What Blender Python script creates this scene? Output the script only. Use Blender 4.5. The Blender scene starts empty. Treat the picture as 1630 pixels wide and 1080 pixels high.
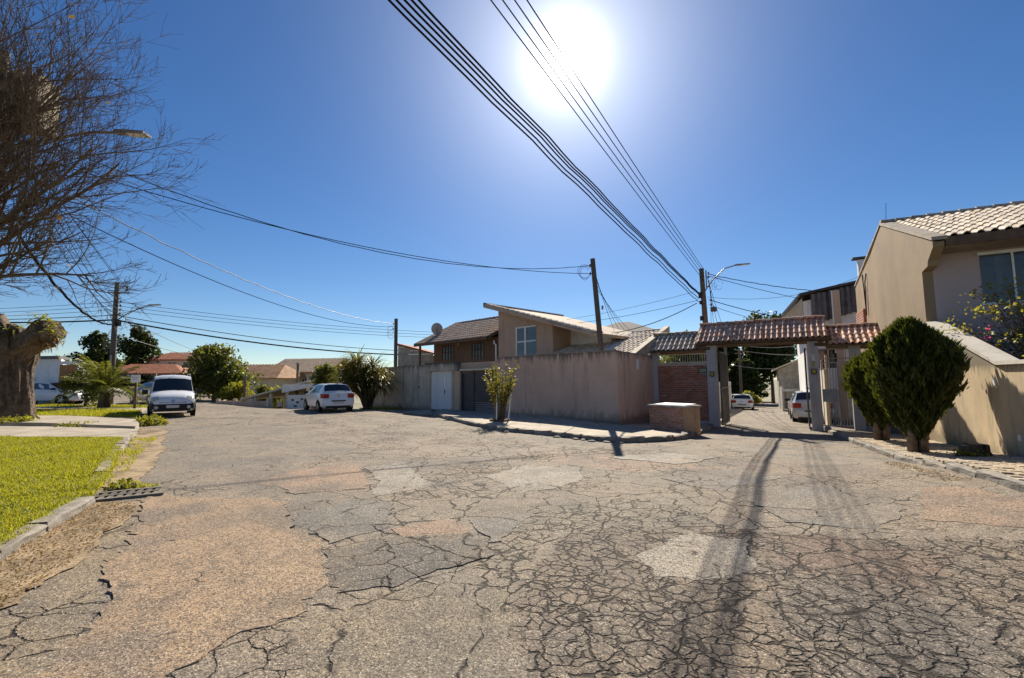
import bpy, bmesh, math, random
import numpy as np
from mathutils import Vector, Matrix

random.seed(7)
rng = np.random.default_rng(11)
R = math.radians
scene = bpy.context.scene
col = scene.collection

# ------------------------------------------------------------------ camera
cam_d = bpy.data.cameras.new('camera')
cam = bpy.data.objects.new('camera', cam_d)
col.objects.link(cam)
cam_d.sensor_width = 36.0
cam_d.lens = 16.0
cam_d.clip_start = 0.05
cam_d.clip_end = 6000
_p, _r = R(5.25), R(0.4)
_F = Vector((0, math.cos(_p), math.sin(_p)))
_U0 = Vector((0, -math.sin(_p), math.cos(_p)))
_R0 = Vector((1, 0, 0))
_Rv = _R0 * math.cos(_r) - _U0 * math.sin(_r)
_Uv = _U0 * math.cos(_r) + _R0 * math.sin(_r)
cam.matrix_world = Matrix((( _Rv.x, _Uv.x, -_F.x, 0), (_Rv.y, _Uv.y, -_F.y, 0), (_Rv.z, _Uv.z, -_F.z, 1.6), (0, 0, 0, 1)))
scene.camera = cam
scene.render.resolution_x = 1024
scene.render.resolution_y = 678

# ------------------------------------------------------------------ light
SUN_AZ, SUN_EL = R(7.4), R(36.5)
sdir = Vector((math.sin(SUN_AZ) * math.cos(SUN_EL), math.cos(SUN_AZ) * math.cos(SUN_EL), math.sin(SUN_EL)))
world = bpy.data.worlds.new('World')
scene.world = world
world.use_nodes = True
wn, wl = world.node_tree.nodes, world.node_tree.links
wn.clear()
w_out = wn.new('ShaderNodeOutputWorld')
w_bg = wn.new('ShaderNodeBackground')
w_sky = wn.new('ShaderNodeTexSky')
w_sky.sky_type = 'NISHITA'
w_sky.sun_disc = False
w_sky.sun_elevation = SUN_EL
w_sky.sun_rotation = SUN_AZ
w_sky.altitude = 900
w_sky.air_density = 1.0
w_sky.dust_density = 0.12
w_sky.ozone_density = 3.0
w_bg.inputs['Strength'].default_value = 0.05
# the sun itself and its aureole, by angle from the sun's direction
w_tc = wn.new('ShaderNodeTexCoord')
w_dot = wn.new('ShaderNodeVectorMath'); w_dot.operation = 'DOT_PRODUCT'
w_dot.inputs[1].default_value = sdir
wl.new(w_tc.outputs['Generated'], w_dot.inputs[0])
w_ac = wn.new('ShaderNodeMath'); w_ac.operation = 'ARCCOSINE'
w_cl = wn.new('ShaderNodeClamp'); w_cl.inputs['Min'].default_value = -1.0
wl.new(w_dot.outputs['Value'], w_cl.inputs['Value'])
wl.new(w_cl.outputs[0], w_ac.inputs[0])
def w_exp(scale, gain, power=1.0):
    m0 = wn.new('ShaderNodeMath'); m0.operation = 'POWER'; m0.inputs[1].default_value = power
    m = wn.new('ShaderNodeMath'); m.operation = 'MULTIPLY'; m.inputs[1].default_value = -1.0 / (scale ** power)
    e = wn.new('ShaderNodeMath'); e.operation = 'EXPONENT'
    g = wn.new('ShaderNodeMath'); g.operation = 'MULTIPLY'; g.inputs[1].default_value = gain
    wl.new(w_ac.outputs[0], m0.inputs[0]); wl.new(m0.outputs[0], m.inputs[0]); wl.new(m.outputs[0], e.inputs[0]); wl.new(e.outputs[0], g.inputs[0])
    return g
g1 = w_exp(R(1.8), 70.0, 1.4)
g2 = w_exp(R(7.5), 14.0)
w_add = wn.new('ShaderNodeMath'); w_add.operation = 'ADD'
wl.new(g1.outputs[0], w_add.inputs[0]); wl.new(g2.outputs[0], w_add.inputs[1])
w_mix = wn.new('ShaderNodeVectorMath'); w_mix.operation = 'ADD'
w_hs = wn.new('ShaderNodeHueSaturation'); w_hs.inputs['Saturation'].default_value = 1.24; w_hs.inputs['Hue'].default_value = 0.506
wl.new(w_sky.outputs[0], w_hs.inputs['Color'])
wl.new(w_hs.outputs[0], w_mix.inputs[0]); wl.new(w_add.outputs[0], w_mix.inputs[1])
wl.new(w_mix.outputs[0], w_bg.inputs['Color'])
wl.new(w_bg.outputs[0], w_out.inputs['Surface'])

sun_d = bpy.data.lights.new('sun', 'SUN')
sun_d.energy = 4.6
sun_d.angle = R(0.5)
sun_d.color = (1.0, 0.91, 0.77)
sun = bpy.data.objects.new('sun', sun_d)
col.objects.link(sun)
sun.rotation_euler = sdir.to_track_quat('Z', 'Y').to_euler()
sun.location = (0, 0, 40)

scene.view_settings.view_transform = 'Standard'
scene.view_settings.look = 'None'
scene.view_settings.gamma = 1.0
scene.view_settings.exposure = 0.95
scene.view_settings.use_curve_mapping = False

# ------------------------------------------------------------------ terrain height
def sm(t):
    t = np.clip(t, 0, 1)
    return t * t * (3 - 2 * t)
def hz(x, y):
    s = 0.485 * x + 0.875 * y
    z = 0.012 * np.clip(-x - 3, 0, 30)
    w = sm((x - 1) / 5.0)
    z = z - w * (0.035 * np.clip(s - 10, 0, 11) + 0.03 * np.clip(s - 21, 0, 50))
    z = z + 0.2 * sm((x - 3) / 4.0) * sm((10 - y) / 4.0)
    z = z + 0.05 * np.clip(y - 32, 0, 50) * sm((-x - 0.55 * y - 4) / 10.0)
    z = z - 0.07 * np.clip(y - 26, 0, 36) * sm((x + 0.55 * y + 4) / 6.0) * sm((4 - x) / 8.0)
    return z
def H(x, y):
    return float(hz(np.float64(x), np.float64(y)))

# ------------------------------------------------------------------ mesh helpers
class MB:
    def __init__(s):
        s.v = []; s.f = []
    def add(s, vs, fs):
        o = len(s.v)
        s.v.extend([tuple(float(c) for c in v) for v in vs])
        s.f.extend([tuple(i + o for i in f) for f in fs])
        return s
    def obox(s, o, a, b, c):
        o, a, b, c = Vector(o), Vector(a), Vector(b), Vector(c)
        vs = [o, o + a, o + a + b, o + b, o + c, o + a + c, o + a + b + c, o + b + c]
        return s.add(vs, [(0, 3, 2, 1), (4, 5, 6, 7), (0, 1, 5, 4), (1, 2, 6, 5), (2, 3, 7, 6), (3, 0, 4, 7)])
    def box(s, x0, x1, y0, y1, z0, z1):
        return s.obox((x0, y0, z0), (x1 - x0, 0, 0), (0, y1 - y0, 0), (0, 0, z1 - z0))
    def cbox(s, c, size, rz=0.0):
        ca, sa = math.cos(rz), math.sin(rz)
        a = Vector((ca, sa, 0)) * size[0]; b = Vector((-sa, ca, 0)) * size[1]; d = Vector((0, 0, size[2]))
        return s.obox(Vector(c) - (a + b + d) / 2, a, b, d)
    def prism(s, pts, z0, z1):
        n = len(pts)
        z0 = z0 if hasattr(z0, '__len__') else [z0] * n
        z1 = z1 if hasattr(z1, '__len__') else [z1] * n
        vs = [(p[0], p[1], z) for p, z in zip(pts, z0)] + [(p[0], p[1], z) for p, z in zip(pts, z1)]
        fs = [tuple(range(n))[::-1], tuple(range(n, 2 * n))]
        for i in range(n):
            j = (i + 1) % n
            fs.append((i, j, n + j, n + i))
        return s.add(vs, fs)
    def xprism(s, pts, x0, x1):      # polygon in the y,z plane pushed along x
        n = len(pts)
        vs = [(x0, p[0], p[1]) for p in pts] + [(x1, p[0], p[1]) for p in pts]
        fs = [tuple(range(n))[::-1], tuple(range(n, 2 * n))]
        for i in range(n):
            j = (i + 1) % n
            fs.append((i, j, n + j, n + i))
        return s.add(vs, fs)
    def yprism(s, pts, y0, y1):      # polygon in the x,z plane pushed along y
        n = len(pts)
        vs = [(p[0], y0, p[1]) for p in pts] + [(p[0], y1, p[1]) for p in pts]
        fs = [tuple(range(n)), tuple(range(n, 2 * n))[::-1]]
        for i in range(n):
            j = (i + 1) % n
            fs.append((j, i, n + i, n + j))
        return s.add(vs, fs)
    def tube(s, pts, rs, n=6, cap=True):
        pts = [Vector(p) for p in pts]
        if not hasattr(rs, '__len__'):
            rs = [rs] * len(pts)
        o = len(s.v)
        up = None
        for i, p in enumerate(pts):
            d = (pts[min(i + 1, len(pts) - 1)] - pts[max(i - 1, 0)])
            if d.length < 1e-9: d = Vector((0, 0, 1))
            d.normalize()
            if up is None:
                up = Vector((1, 0, 0)) if abs(d.x) < 0.8 else Vector((0, 1, 0))
            a = up - d * up.dot(d)
            if a.length < 1e-6: a = d.orthogonal()
            a.normalize(); up = a
            b = d.cross(a)
            for k in range(n):
                t = 2 * math.pi * k / n
                q = p + a * (rs[i] * math.cos(t)) + b * (rs[i] * math.sin(t))
                s.v.append((q.x, q.y, q.z))
        for i in range(len(pts) - 1):
            for k in range(n):
                k2 = (k + 1) % n
                s.f.append((o + i * n + k, o + i * n + k2, o + (i + 1) * n + k2, o + (i + 1) * n + k))
        if cap:
            s.f.append(tuple(o + k for k in range(n))[::-1])
            e = o + (len(pts) - 1) * n
            s.f.append(tuple(e + k for k in range(n)))
        return s
    def lathe(s, prof, c, axis='z', n=16):
        # prof: list of (radius, height along axis)
        o = len(s.v); c = Vector(c)
        for r, h in prof:
            for k in range(n):
                t = 2 * math.pi * k / n
                if axis == 'z': q = Vector((r * math.cos(t), r * math.sin(t), h))
                elif axis == 'y': q = Vector((r * math.cos(t), h, -r * math.sin(t)))
                else: q = Vector((h, r * math.cos(t), r * math.sin(t)))
                q += c; s.v.append((q.x, q.y, q.z))
        for i in range(len(prof) - 1):
            for k in range(n):
                k2 = (k + 1) % n
                s.f.append((o + i * n + k, o + i * n + k2, o + (i + 1) * n + k2, o + (i + 1) * n + k))
        s.f.append(tuple(o + k for k in range(n))[::-1])
        e = o + (len(prof) - 1) * n
        s.f.append(tuple(e + k for k in range(n)))
        return s
    def mesh(s, name, m, smooth=False, angle=None):
        me = bpy.data.meshes.new(name)
        me.from_pydata(s.v, [], s.f)
        if m: me.materials.append(m)
        if smooth:
            me.polygons.foreach_set('use_smooth', [True] * len(me.polygons))
            if angle: me.set_sharp_from_angle(angle=R(angle))
        me.update()
        return me
    def build(s, name, m, parent=None, smooth=False, angle=None, kind=None, label=None):
        o = bpy.data.objects.new(name, s.mesh(name, m, smooth, angle))
        col.objects.link(o)
        if parent is not None: o.parent = parent
        if kind: o['kind'] = kind
        if label: o['label'] = label
        return o

def link(name, me, parent=None, loc=(0, 0, 0), rot=(0, 0, 0), kind=None):
    o = bpy.data.objects.new(name, me)
    col.objects.link(o)
    if parent is not None: o.parent = parent
    o.location = loc; o.rotation_euler = rot
    if kind: o['kind'] = kind
    return o
def thing(name, label, cat, loc=(0, 0, 0), rz=0.0, group=None):
    o = bpy.data.objects.new(name, None)
    o.empty_display_size = 0.3
    col.objects.link(o)
    o.location = loc; o.rotation_euler = (0, 0, rz)
    o['label'] = label; o['category'] = cat
    if group: o['group'] = group
    return o
def tag(o, label, cat, group=None):
    o['label'] = label; o['category'] = cat
    if group: o['group'] = group
    return o
def fast(name, V, F, m, parent=None, smooth=False, kind=None):
    V = np.asarray(V, np.float32); F = np.asarray(F, np.int32)
    k = F.shape[1]
    me = bpy.data.meshes.new(name)
    me.vertices.add(len(V)); me.vertices.foreach_set('co', V.ravel())
    me.loops.add(F.size); me.loops.foreach_set('vertex_index', F.ravel())
    me.polygons.add(len(F))
    me.polygons.foreach_set('loop_start', np.arange(0, F.size, k, dtype=np.int32))
    me.polygons.foreach_set('loop_total', np.full(len(F), k, np.int32))
    if smooth: me.polygons.foreach_set('use_smooth', np.ones(len(F), bool))
    me.update(calc_edges=True)
    if m: me.materials.append(m)
    o = bpy.data.objects.new(name, me)
    col.objects.link(o)
    if parent is not None: o.parent = parent
    if kind: o['kind'] = kind
    return o

# ------------------------------------------------------------------ materials
def c4(c): return (c[0], c[1], c[2], 1.0)
class NT:
    def __init__(s, name):
        s.m = bpy.data.materials.new(name); s.m.use_nodes = True
        s.n = s.m.node_tree.nodes; s.l = s.m.node_tree.links
        s.n.clear()
        s.out = s.n.new('ShaderNodeOutputMaterial')
    def new(s, t, **kw):
        nd = s.n.new(t)
        for k, v in kw.items(): setattr(nd, k, v)
        return nd
    def set(s, inp, v):
        if hasattr(v, 'is_linked') or hasattr(v, 'links'): s.l.new(v, inp)
        else: inp.default_value = v
    def math(s, op, a, b=None, c=None, clamp=False):
        nd = s.new('ShaderNodeMath', operation=op); nd.use_clamp = clamp
        s.set(nd.inputs[0], a)
        if b is not None: s.set(nd.inputs[1], b)
        if c is not None: s.set(nd.inputs[2], c)
        return nd.outputs[0]
    def vmath(s, op, a, b):
        nd = s.new('ShaderNodeVectorMath', operation=op)
        s.set(nd.inputs[0], a); s.set(nd.inputs[1], b)
        return nd.outputs[0]
    def mix(s, f, a, b, mode='MIX'):
        nd = s.new('ShaderNodeMix', data_type='RGBA', blend_type=mode)
        s.set(nd.inputs[0], f)
        s.set(nd.inputs[6], c4(a) if isinstance(a, (tuple, list)) else a)
        s.set(nd.inputs[7], c4(b) if isinstance(b, (tuple, list)) else b)
        return nd.outputs[2]
    def noise(s, vec, scale, detail=4, rough=0.6, out=0):
        nd = s.new('ShaderNodeTexNoise')
        nd.inputs['Scale'].default_value = scale; nd.inputs['Detail'].default_value = detail
        nd.inputs['Roughness'].default_value = rough
        s.l.new(vec, nd.inputs['Vector'])
        return nd.outputs[out]
    def vor(s, vec, scale, feature='F1', out='Distance'):
        nd = s.new('ShaderNodeTexVoronoi', feature=feature)
        nd.inputs['Scale'].default_value = scale
        s.l.new(vec, nd.inputs['Vector'])
        return nd.outputs[out]
    def ramp(s, f, a, b, lo=0.0, hi=1.0, smooth=True):
        nd = s.new('ShaderNodeMapRange')
        if smooth: nd.interpolation_type = 'SMOOTHSTEP'
        s.set(nd.inputs[0], f)
        nd.inputs[1].default_value = a; nd.inputs[2].default_value = b
        nd.inputs[3].default_value = lo; nd.inputs[4].default_value = hi
        return nd.outputs[0]
    def coord(s, which='Object', scale=None):
        o = s.new('ShaderNodeTexCoord').outputs[which]
        if scale:
            mp = s.new('ShaderNodeMapping'); mp.inputs['Scale'].default_value = scale
            s.l.new(o, mp.inputs['Vector']); o = mp.outputs[0]
        return o
    def bump(s, h, strength=0.4, dist=0.01, normal=None):
        nd = s.new('ShaderNodeBump')
        nd.inputs['Strength'].default_value = strength; nd.inputs['Distance'].default_value = dist
        s.l.new(h, nd.inputs['Height'])
        if normal is not None: s.l.new(normal, nd.inputs['Normal'])
        return nd.outputs[0]
    def pbr(s, colr, rough=0.8, metal=0.0, spec=0.3, normal=None, coat=0.0, trans=0.0, alpha=None):
        b = s.new('ShaderNodeBsdfPrincipled')
        s.set(b.inputs['Base Color'], c4(colr) if isinstance(colr, (tuple, list)) else colr)
        s.set(b.inputs['Roughness'], rough)
        b.inputs['Metallic'].default_value = metal
        b.inputs['Specular IOR Level'].default_value = spec
        b.inputs['Coat Weight'].default_value = coat
        if trans: b.inputs['Transmission Weight'].default_value = trans
        if normal is not None: s.l.new(normal, b.inputs['Normal'])
        s.l.new(b.outputs[0], s.out.inputs['Surface'])
        return b

def M(name, c, rough=0.85, var=0.22, scale=2.5, bump=0.25, bscale=45.0, bdist=0.006, streak=None, streak_amt=0.5,
      rnd=0.0, metal=0.0, spec=0.25, coat=0.0, speck=0.0, top=None, blotch=None, blotch_amt=0.4, base=None):
    t = NT(name)
    co = t.coord('Object')
    n1 = t.noise(co, scale, 5, 0.65)
    lo = tuple(x * (1 - var) for x in c); hi = tuple(min(1, x * (1 + var)) for x in c)
    cc = t.mix(t.ramp(n1, 0.3, 0.7), lo, hi)
    n2 = t.noise(co, bscale, 3, 0.7)
    if speck: cc = t.mix(t.ramp(n2, 0.55, 0.75, 0, speck), cc, tuple(x * 0.35 for x in c))
    if blotch:
        n4 = t.noise(co, scale * 0.37, 6, 0.7)
        cc = t.mix(t.ramp(n4, 0.5, 0.66, 0, blotch_amt), cc, blotch)
    if streak:
        cs = t.coord('Object', (1.9, 1.9, 0.2))
        n3 = t.noise(cs, 1.6, 5, 0.7)
        cc = t.mix(t.ramp(n3, 0.5, 0.68, 0, streak_amt), cc, streak)
    if top:
        # mould creeping down from the top edge: (height of the top, reach, colour)
        ztop, reach, tc = top
        sep = t.new('ShaderNodeSeparateXYZ'); t.l.new(co, sep.inputs[0])
        cs = t.coord('Object', (4.0, 4.0, 0.35))
        n5 = t.noise(cs, 1.5, 6, 0.75)
        edge = t.math('SUBTRACT', ztop, sep.outputs[2])
        lim = t.math('MULTIPLY', t.ramp(n5, 0.35, 0.8, 0.02, 1.0), reach)
        fac = t.math('SUBTRACT', 1.0, t.math('DIVIDE', edge, lim), clamp=True)
        cc = t.mix(t.math('MULTIPLY', fac, 0.85), cc, tc)
    if base:
        # damp splash staining rising from the foot: (height of the foot, reach, colour)
        zf, reach, tc = base
        sep = t.new('ShaderNodeSeparateXYZ'); t.l.new(co, sep.inputs[0])
        n6 = t.noise(t.coord('Object', (2.2, 2.2, 0.6)), 1.7, 5, 0.75)
        lim = t.math('MULTIPLY', t.ramp(n6, 0.3, 0.75, 0.05, 1.0), reach)
        fac = t.math('SUBTRACT', 1.0, t.math('DIVIDE', t.math('SUBTRACT', sep.outputs[2], zf), lim), clamp=True)
        cc = t.mix(t.math('MULTIPLY', fac, 0.75), cc, tc)
    if rnd:
        oi = t.new('ShaderNodeObjectInfo')
        v = t.ramp(oi.outputs['Random'], 0, 1, 1 - rnd, 1 + rnd, False)
        hs = t.new('ShaderNodeHueSaturation')
        t.l.new(v, hs.inputs['Value']); t.l.new(cc, hs.inputs['Color'])
        t.l.new(t.ramp(t.math('FRACT', t.math('MULTIPLY', oi.outputs['Random'], 7.3)), 0, 1, 1 - rnd * 0.9, 1 + rnd * 0.5, False), hs.inputs['Saturation'])
        cc = hs.outputs[0]
    nrm = t.bump(n2, bump, bdist) if bump else None
    t.pbr(cc, rough, metal, spec, nrm, coat)
    return t.m

def leafmat(name, c1, c2, trans=0.5, rough=0.5, c3=None, c3amt=0.1):
    t = NT(name)
    g = t.new('ShaderNodeNewGeometry')
    rp = g.outputs['Random Per Island']
    co = t.coord('Object')
    n = t.noise(co, 1.3, 3)
    f = t.math('ADD', t.math('MULTIPLY', rp, 0.65), t.math('MULTIPLY', n, 0.35))
    cc = t.mix(f, c1, c2)
    if c3:
        f3 = t.ramp(t.math('FRACT', t.math('MULTIPLY', rp, 17.7)), 1 - c3amt, 1 - c3amt + 0.01)
        cc = t.mix(f3, cc, c3)
    b = t.new('ShaderNodeBsdfPrincipled')
    t.l.new(cc, b.inputs['Base Color']); b.inputs['Roughness'].default_value = rough
    b.inputs['Specular IOR Level'].default_value = 0.3
    tr = t.new('ShaderNodeBsdfTranslucent')
    tc = t.mix(0.5, cc, tuple(min(1, v) for v in (c2[0] * 1.9, c2[1] * 1.7, c2[2] * 0.6)))
    t.l.new(tc, tr.inputs['Color'])
    ms = t.new('ShaderNodeMixShader'); ms.inputs[0].default_value = trans
    t.l.new(b.outputs[0], ms.inputs[1]); t.l.new(tr.outputs[0], ms.inputs[2])
    t.l.new(ms.outputs[0], t.out.inputs['Surface'])
    return t.m

def glassmat(name, c=(0.02, 0.025, 0.03), rough=0.04):
    t = NT(name)
    co = t.coord('Object')
    n = t.noise(co, 3.0, 3)
    t.pbr(t.mix(n, tuple(x * 0.7 for x in c), tuple(x * 1.4 for x in c)), rough, 0, 0.6, None)
    return t.m

MT = {}
MT['concrete'] = M('concrete', (0.36, 0.34, 0.30), streak=(0.10, 0.09, 0.08), blotch=(0.22, 0.2, 0.17))
MT['kerb'] = M('kerb_stone', (0.25, 0.22, 0.18), scale=4, bump=0.7, bscale=28, bdist=0.015, rnd=0.18, blotch=(0.12, 0.11, 0.09), blotch_amt=0.6)
MT['slab'] = M('pavement_concrete', (0.37, 0.315, 0.24), scale=1.6, bump=0.5, bscale=60, speck=0.4, blotch=(0.24, 0.21, 0.16), blotch_amt=0.55)
MT['paver'] = M('paver_stone', (0.42, 0.34, 0.24), scale=6, bump=0.6, bscale=60, bdist=0.008, rnd=0.22, speck=0.3)
MT['joint'] = M('joint_sand', (0.20, 0.17, 0.12), scale=6, bump=0.6, bscale=80)
MT['dirt'] = M('gutter_dirt', (0.30, 0.22, 0.13), scale=3, bump=0.9, bscale=35, bdist=0.02, var=0.4, speck=0.6, blotch=(0.12, 0.085, 0.05), blotch_amt=0.7)
MT['soil'] = M('ground_soil', (0.20, 0.17, 0.10), scale=0.3, var=0.4, bump=0.5, bscale=10, blotch=(0.10, 0.13, 0.03), blotch_amt=0.9)
MT['pink_wall'] = M('pink_render', (0.64, 0.43, 0.325), scale=0.7, var=0.09, bump=0.12, bscale=90, bdist=0.003, streak=(0.20, 0.15, 0.13), streak_amt=0.35, top=(2.72, 0.95, (0.055, 0.048, 0.043)), base=(0.05, 0.7, (0.12, 0.095, 0.075)), blotch=(0.44, 0.31, 0.25), blotch_amt=0.45)
MT['grey_wall'] = M('old_grey_concrete', (0.50, 0.43, 0.35), scale=1.0, var=0.16, bump=0.3, bscale=50, streak=(0.12, 0.105, 0.09), streak_amt=0.6, top=(2.55, 0.9, (0.05, 0.046, 0.04)), base=(0.0, 0.7, (0.11, 0.1, 0.075)))
MT['tan_wall'] = M('tan_render', (0.27, 0.19, 0.11), scale=0.8, var=0.12, bump=0.25, bscale=50, bdist=0.004, streak=(0.26, 0.215, 0.15), streak_amt=0.5, blotch=(0.34, 0.29, 0.21))
MT['low_wall'] = M('tan_low_wall', (0.52, 0.40, 0.25), scale=0.9, var=0.14, bump=0.35, bscale=40, bdist=0.006, streak=(0.27, 0.235, 0.14), streak_amt=0.6, blotch=(0.30, 0.25, 0.16), blotch_amt=0.45, base=(0.1, 0.6, (0.15, 0.13, 0.08)), top=(1.85, 0.5, (0.14, 0.12, 0.08)))
MT['lilac_wall'] = M('grey_lilac_paint', (0.44, 0.355, 0.34), scale=0.6, var=0.07, bump=0.1, bscale=90, bdist=0.002)
MT['brown_wall'] = M('brown_paint', (0.50, 0.36, 0.265), scale=0.8, var=0.08, bump=0.1, bscale=80, bdist=0.003, streak=(0.2, 0.14, 0.1), streak_amt=0.3)
MT['dark_brown'] = M('dark_brown_wall', (0.135, 0.085, 0.057), scale=0.8, var=0.15, bump=0.1)
MT['white'] = M('white_paint', (0.78, 0.77, 0.74), var=0.06, bump=0.08, bscale=60, bdist=0.002, streak=(0.5, 0.48, 0.44), streak_amt=0.3)
MT['cream'] = M('cream_paint', (0.62, 0.55, 0.42), var=0.08, bump=0.08, streak=(0.4, 0.34, 0.25), streak_amt=0.35)
MT['white_metal'] = M('white_sheet_metal', (0.66, 0.68, 0.70), rough=0.5, var=0.04, bump=0.05, streak=(0.5, 0.48, 0.45), streak_amt=0.25)
MT['grey_paint'] = M('grey_pillar_paint', (0.46, 0.42, 0.41), rough=0.7, var=0.08, bump=0.12, bscale=70, bdist=0.003, streak=(0.18, 0.18, 0.19), streak_amt=0.35)
MT['dark_metal'] = M('dark_sheet_metal', (0.085, 0.078, 0.075), rough=0.55, var=0.15, bump=0.05)
MT['grey_metal'] = M('grey_metal', (0.30, 0.30, 0.30), rough=0.5, metal=0.5, var=0.1, bump=0.05)
MT['rust_metal'] = M('galvanised_bar', (0.33, 0.31, 0.28), rough=0.55, metal=0.3, var=0.25, bump=0.1, blotch=(0.16, 0.09, 0.05))
MT['black'] = M('black_plastic', (0.02, 0.02, 0.021), rough=0.6, var=0.2, bump=0.05)
MT['cable'] = M('cable_black', (0.02, 0.02, 0.021), rough=0.95, spec=0.0, var=0.1, bump=0.0)
MT['cable_grey'] = M('cable_twisted', (0.16, 0.16, 0.17), rough=0.5, var=0.3, scale=30, bump=0.0)
MT['brick'] = M('red_brick', (0.34, 0.125, 0.08), var=0.2, scale=9, bump=0.5, bscale=60, rnd=0.22, blotch=(0.16, 0.075, 0.055))
MT['brick_box'] = M('box_brick', (0.42, 0.185, 0.115), var=0.2, scale=9, bump=0.5, bscale=60, rnd=0.2, blotch=(0.25, 0.13, 0.09))
MT['mortar'] = M('mortar', (0.50, 0.40, 0.32), var=0.12, bump=0.4, bscale=80)
MT['box_side'] = M('box_side_render', (0.45, 0.30, 0.19), var=0.15, bump=0.3, streak=(0.18, 0.12, 0.08))
MT['tile'] = M('clay_tile', (0.60, 0.37, 0.26), var=0.2, scale=7, bump=0.4, bscale=60, rnd=0.28, blotch=(0.16, 0.12, 0.09), blotch_amt=0.55)
MT['tile_pale'] = M('weathered_tile', (0.52, 0.425, 0.32), var=0.2, scale=6, bump=0.4, bscale=60, rnd=0.25, blotch=(0.14, 0.12, 0.095), blotch_amt=0.6)
MT['tile_brown'] = M('brown_roof_tile', (0.40, 0.295, 0.225), var=0.22, scale=3, bump=0.4, bscale=40, rnd=0.2, blotch=(0.11, 0.085, 0.065), blotch_amt=0.6)
MT['tile_red'] = M('red_roof_tile', (0.32, 0.125, 0.07), var=0.25, scale=2, bump=0.4, bscale=20, blotch=(0.15, 0.08, 0.05), blotch_amt=0.6)
MT['tile_orange'] = M('orange_roof_tile', (0.40, 0.235, 0.13), var=0.25, scale=2, bump=0.4, bscale=20, blotch=(0.17, 0.11, 0.07), blotch_amt=0.7)
MT['tile_annex'] = M('pale_annex_tile', (0.70, 0.60, 0.47), var=0.2, scale=6, bump=0.4, bscale=60, rnd=0.2, blotch=(0.2, 0.17, 0.13), blotch_amt=0.5)
MT['transformer'] = M('tan_transformer', (0.30, 0.25, 0.17), var=0.15)
MT['dark_roof'] = M('dark_roof', (0.085, 0.078, 0.082), var=0.15, scale=2, bump=0.3)
MT['corrugated'] = M('old_corrugated_sheet', (0.15, 0.145, 0.15), rough=0.7, var=0.25, scale=2, bump=0.3, streak=(0.06, 0.055, 0.055), streak_amt=0.7)
MT['rust_sheet'] = M('rusty_sheet', (0.42, 0.22, 0.09), var=0.25, scale=2, bump=0.3, streak=(0.15, 0.07, 0.03), streak_amt=0.8)
MT['wood'] = M('dark_wood', (0.13, 0.085, 0.055), var=0.25, scale=5, bump=0.3, bscale=30)
MT['soffit'] = M('soffit_boards', (0.30, 0.235, 0.17), var=0.12, scale=4, bump=0.2)
MT['pole'] = M('pole_concrete', (0.125, 0.102, 0.085), var=0.15, scale=4, bump=0.4, bscale=50, streak=(0.09, 0.08, 0.07), streak_amt=0.5)
MT['bark'] = M('bare_bark', (0.15, 0.108, 0.075), var=0.35, scale=8, bump=0.5, bscale=40)
MT['bark_big'] = M('old_trunk_bark', (0.135, 0.098, 0.066), var=0.4, scale=5, bump=1.0, bscale=9, bdist=0.08, streak=(0.04, 0.03, 0.02), streak_amt=0.9, speck=0.5)
MT['cut_wood'] = M('sawn_wood', (0.46, 0.30, 0.17), var=0.25, scale=9, bump=0.4, bscale=40, blotch=(0.22, 0.13, 0.08))
MT['glass'] = glassmat('window_glass')
MT['glass_blue'] = glassmat('window_glass_blue', (0.10, 0.14, 0.18), 0.08)
MT['curtain'] = M('curtained_glass', (0.06, 0.062, 0.06), rough=0.12, spec=0.5, var=0.3, scale=4, bump=0.0, streak=(0.15, 0.155, 0.15), streak_amt=0.6)
MT['tyre'] = M('tyre_rubber', (0.022, 0.021, 0.02), rough=0.85, var=0.2)
MT['rim'] = M('wheel_rim', (0.42, 0.42, 0.43), rough=0.35, metal=0.7, var=0.1, bump=0.0)
MT['car_white'] = M('white_car_paint', (0.74, 0.75, 0.77), rough=0.28, var=0.03, bump=0.0, coat=0.6, spec=0.5)
MT['car_silver'] = M('silver_car_paint', (0.52, 0.53, 0.55), rough=0.3, metal=0.35, var=0.04, bump=0.0, coat=0.6, spec=0.5)
MT['car_blue'] = M('blue_car_paint', (0.10, 0.13, 0.3), rough=0.3, var=0.05, bump=0.0, coat=0.5, spec=0.5)
MT['lamp_red'] = M('tail_lamp', (0.30, 0.02, 0.015), rough=0.15, var=0.2, bump=0.0, spec=0.5)
MT['lamp_clear'] = M('head_lamp', (0.45, 0.44, 0.42), rough=0.12, var=0.3, scale=20, bump=0.0, spec=0.6)
MT['plate'] = M('licence_plate', (0.62, 0.58, 0.56), rough=0.5, var=0.05, bump=0.0)
MT['chrome'] = M('chrome', (0.6, 0.6, 0.62), rough=0.15, metal=1.0, var=0.05, bump=0.0)
MT['yellow'] = M('yellow_print', (0.42, 0.33, 0.06), var=0.1, bump=0.0)
MT['leaf_dark'] = leafmat('leaf_dark', (0.02, 0.032, 0.008), (0.06, 0.082, 0.018), 0.3)
MT['leaf_mid'] = leafmat('leaf_mid', (0.045, 0.06, 0.012), (0.15, 0.165, 0.035), 0.42)
MT['leaf_bright'] = leafmat('leaf_bright', (0.10, 0.13, 0.015), (0.25, 0.25, 0.035), 0.5)
MT['leaf_shrub'] = leafmat('leaf_shrub', (0.06, 0.075, 0.015), (0.2, 0.19, 0.03), 0.5, c3=(0.42, 0.36, 0.05), c3amt=0.14)
MT['leaf_boug'] = leafmat('leaf_bougainvillea', (0.07, 0.10, 0.015), (0.28, 0.27, 0.04), 0.5, c3=(0.22, 0.13, 0.07), c3amt=0.3)
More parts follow.
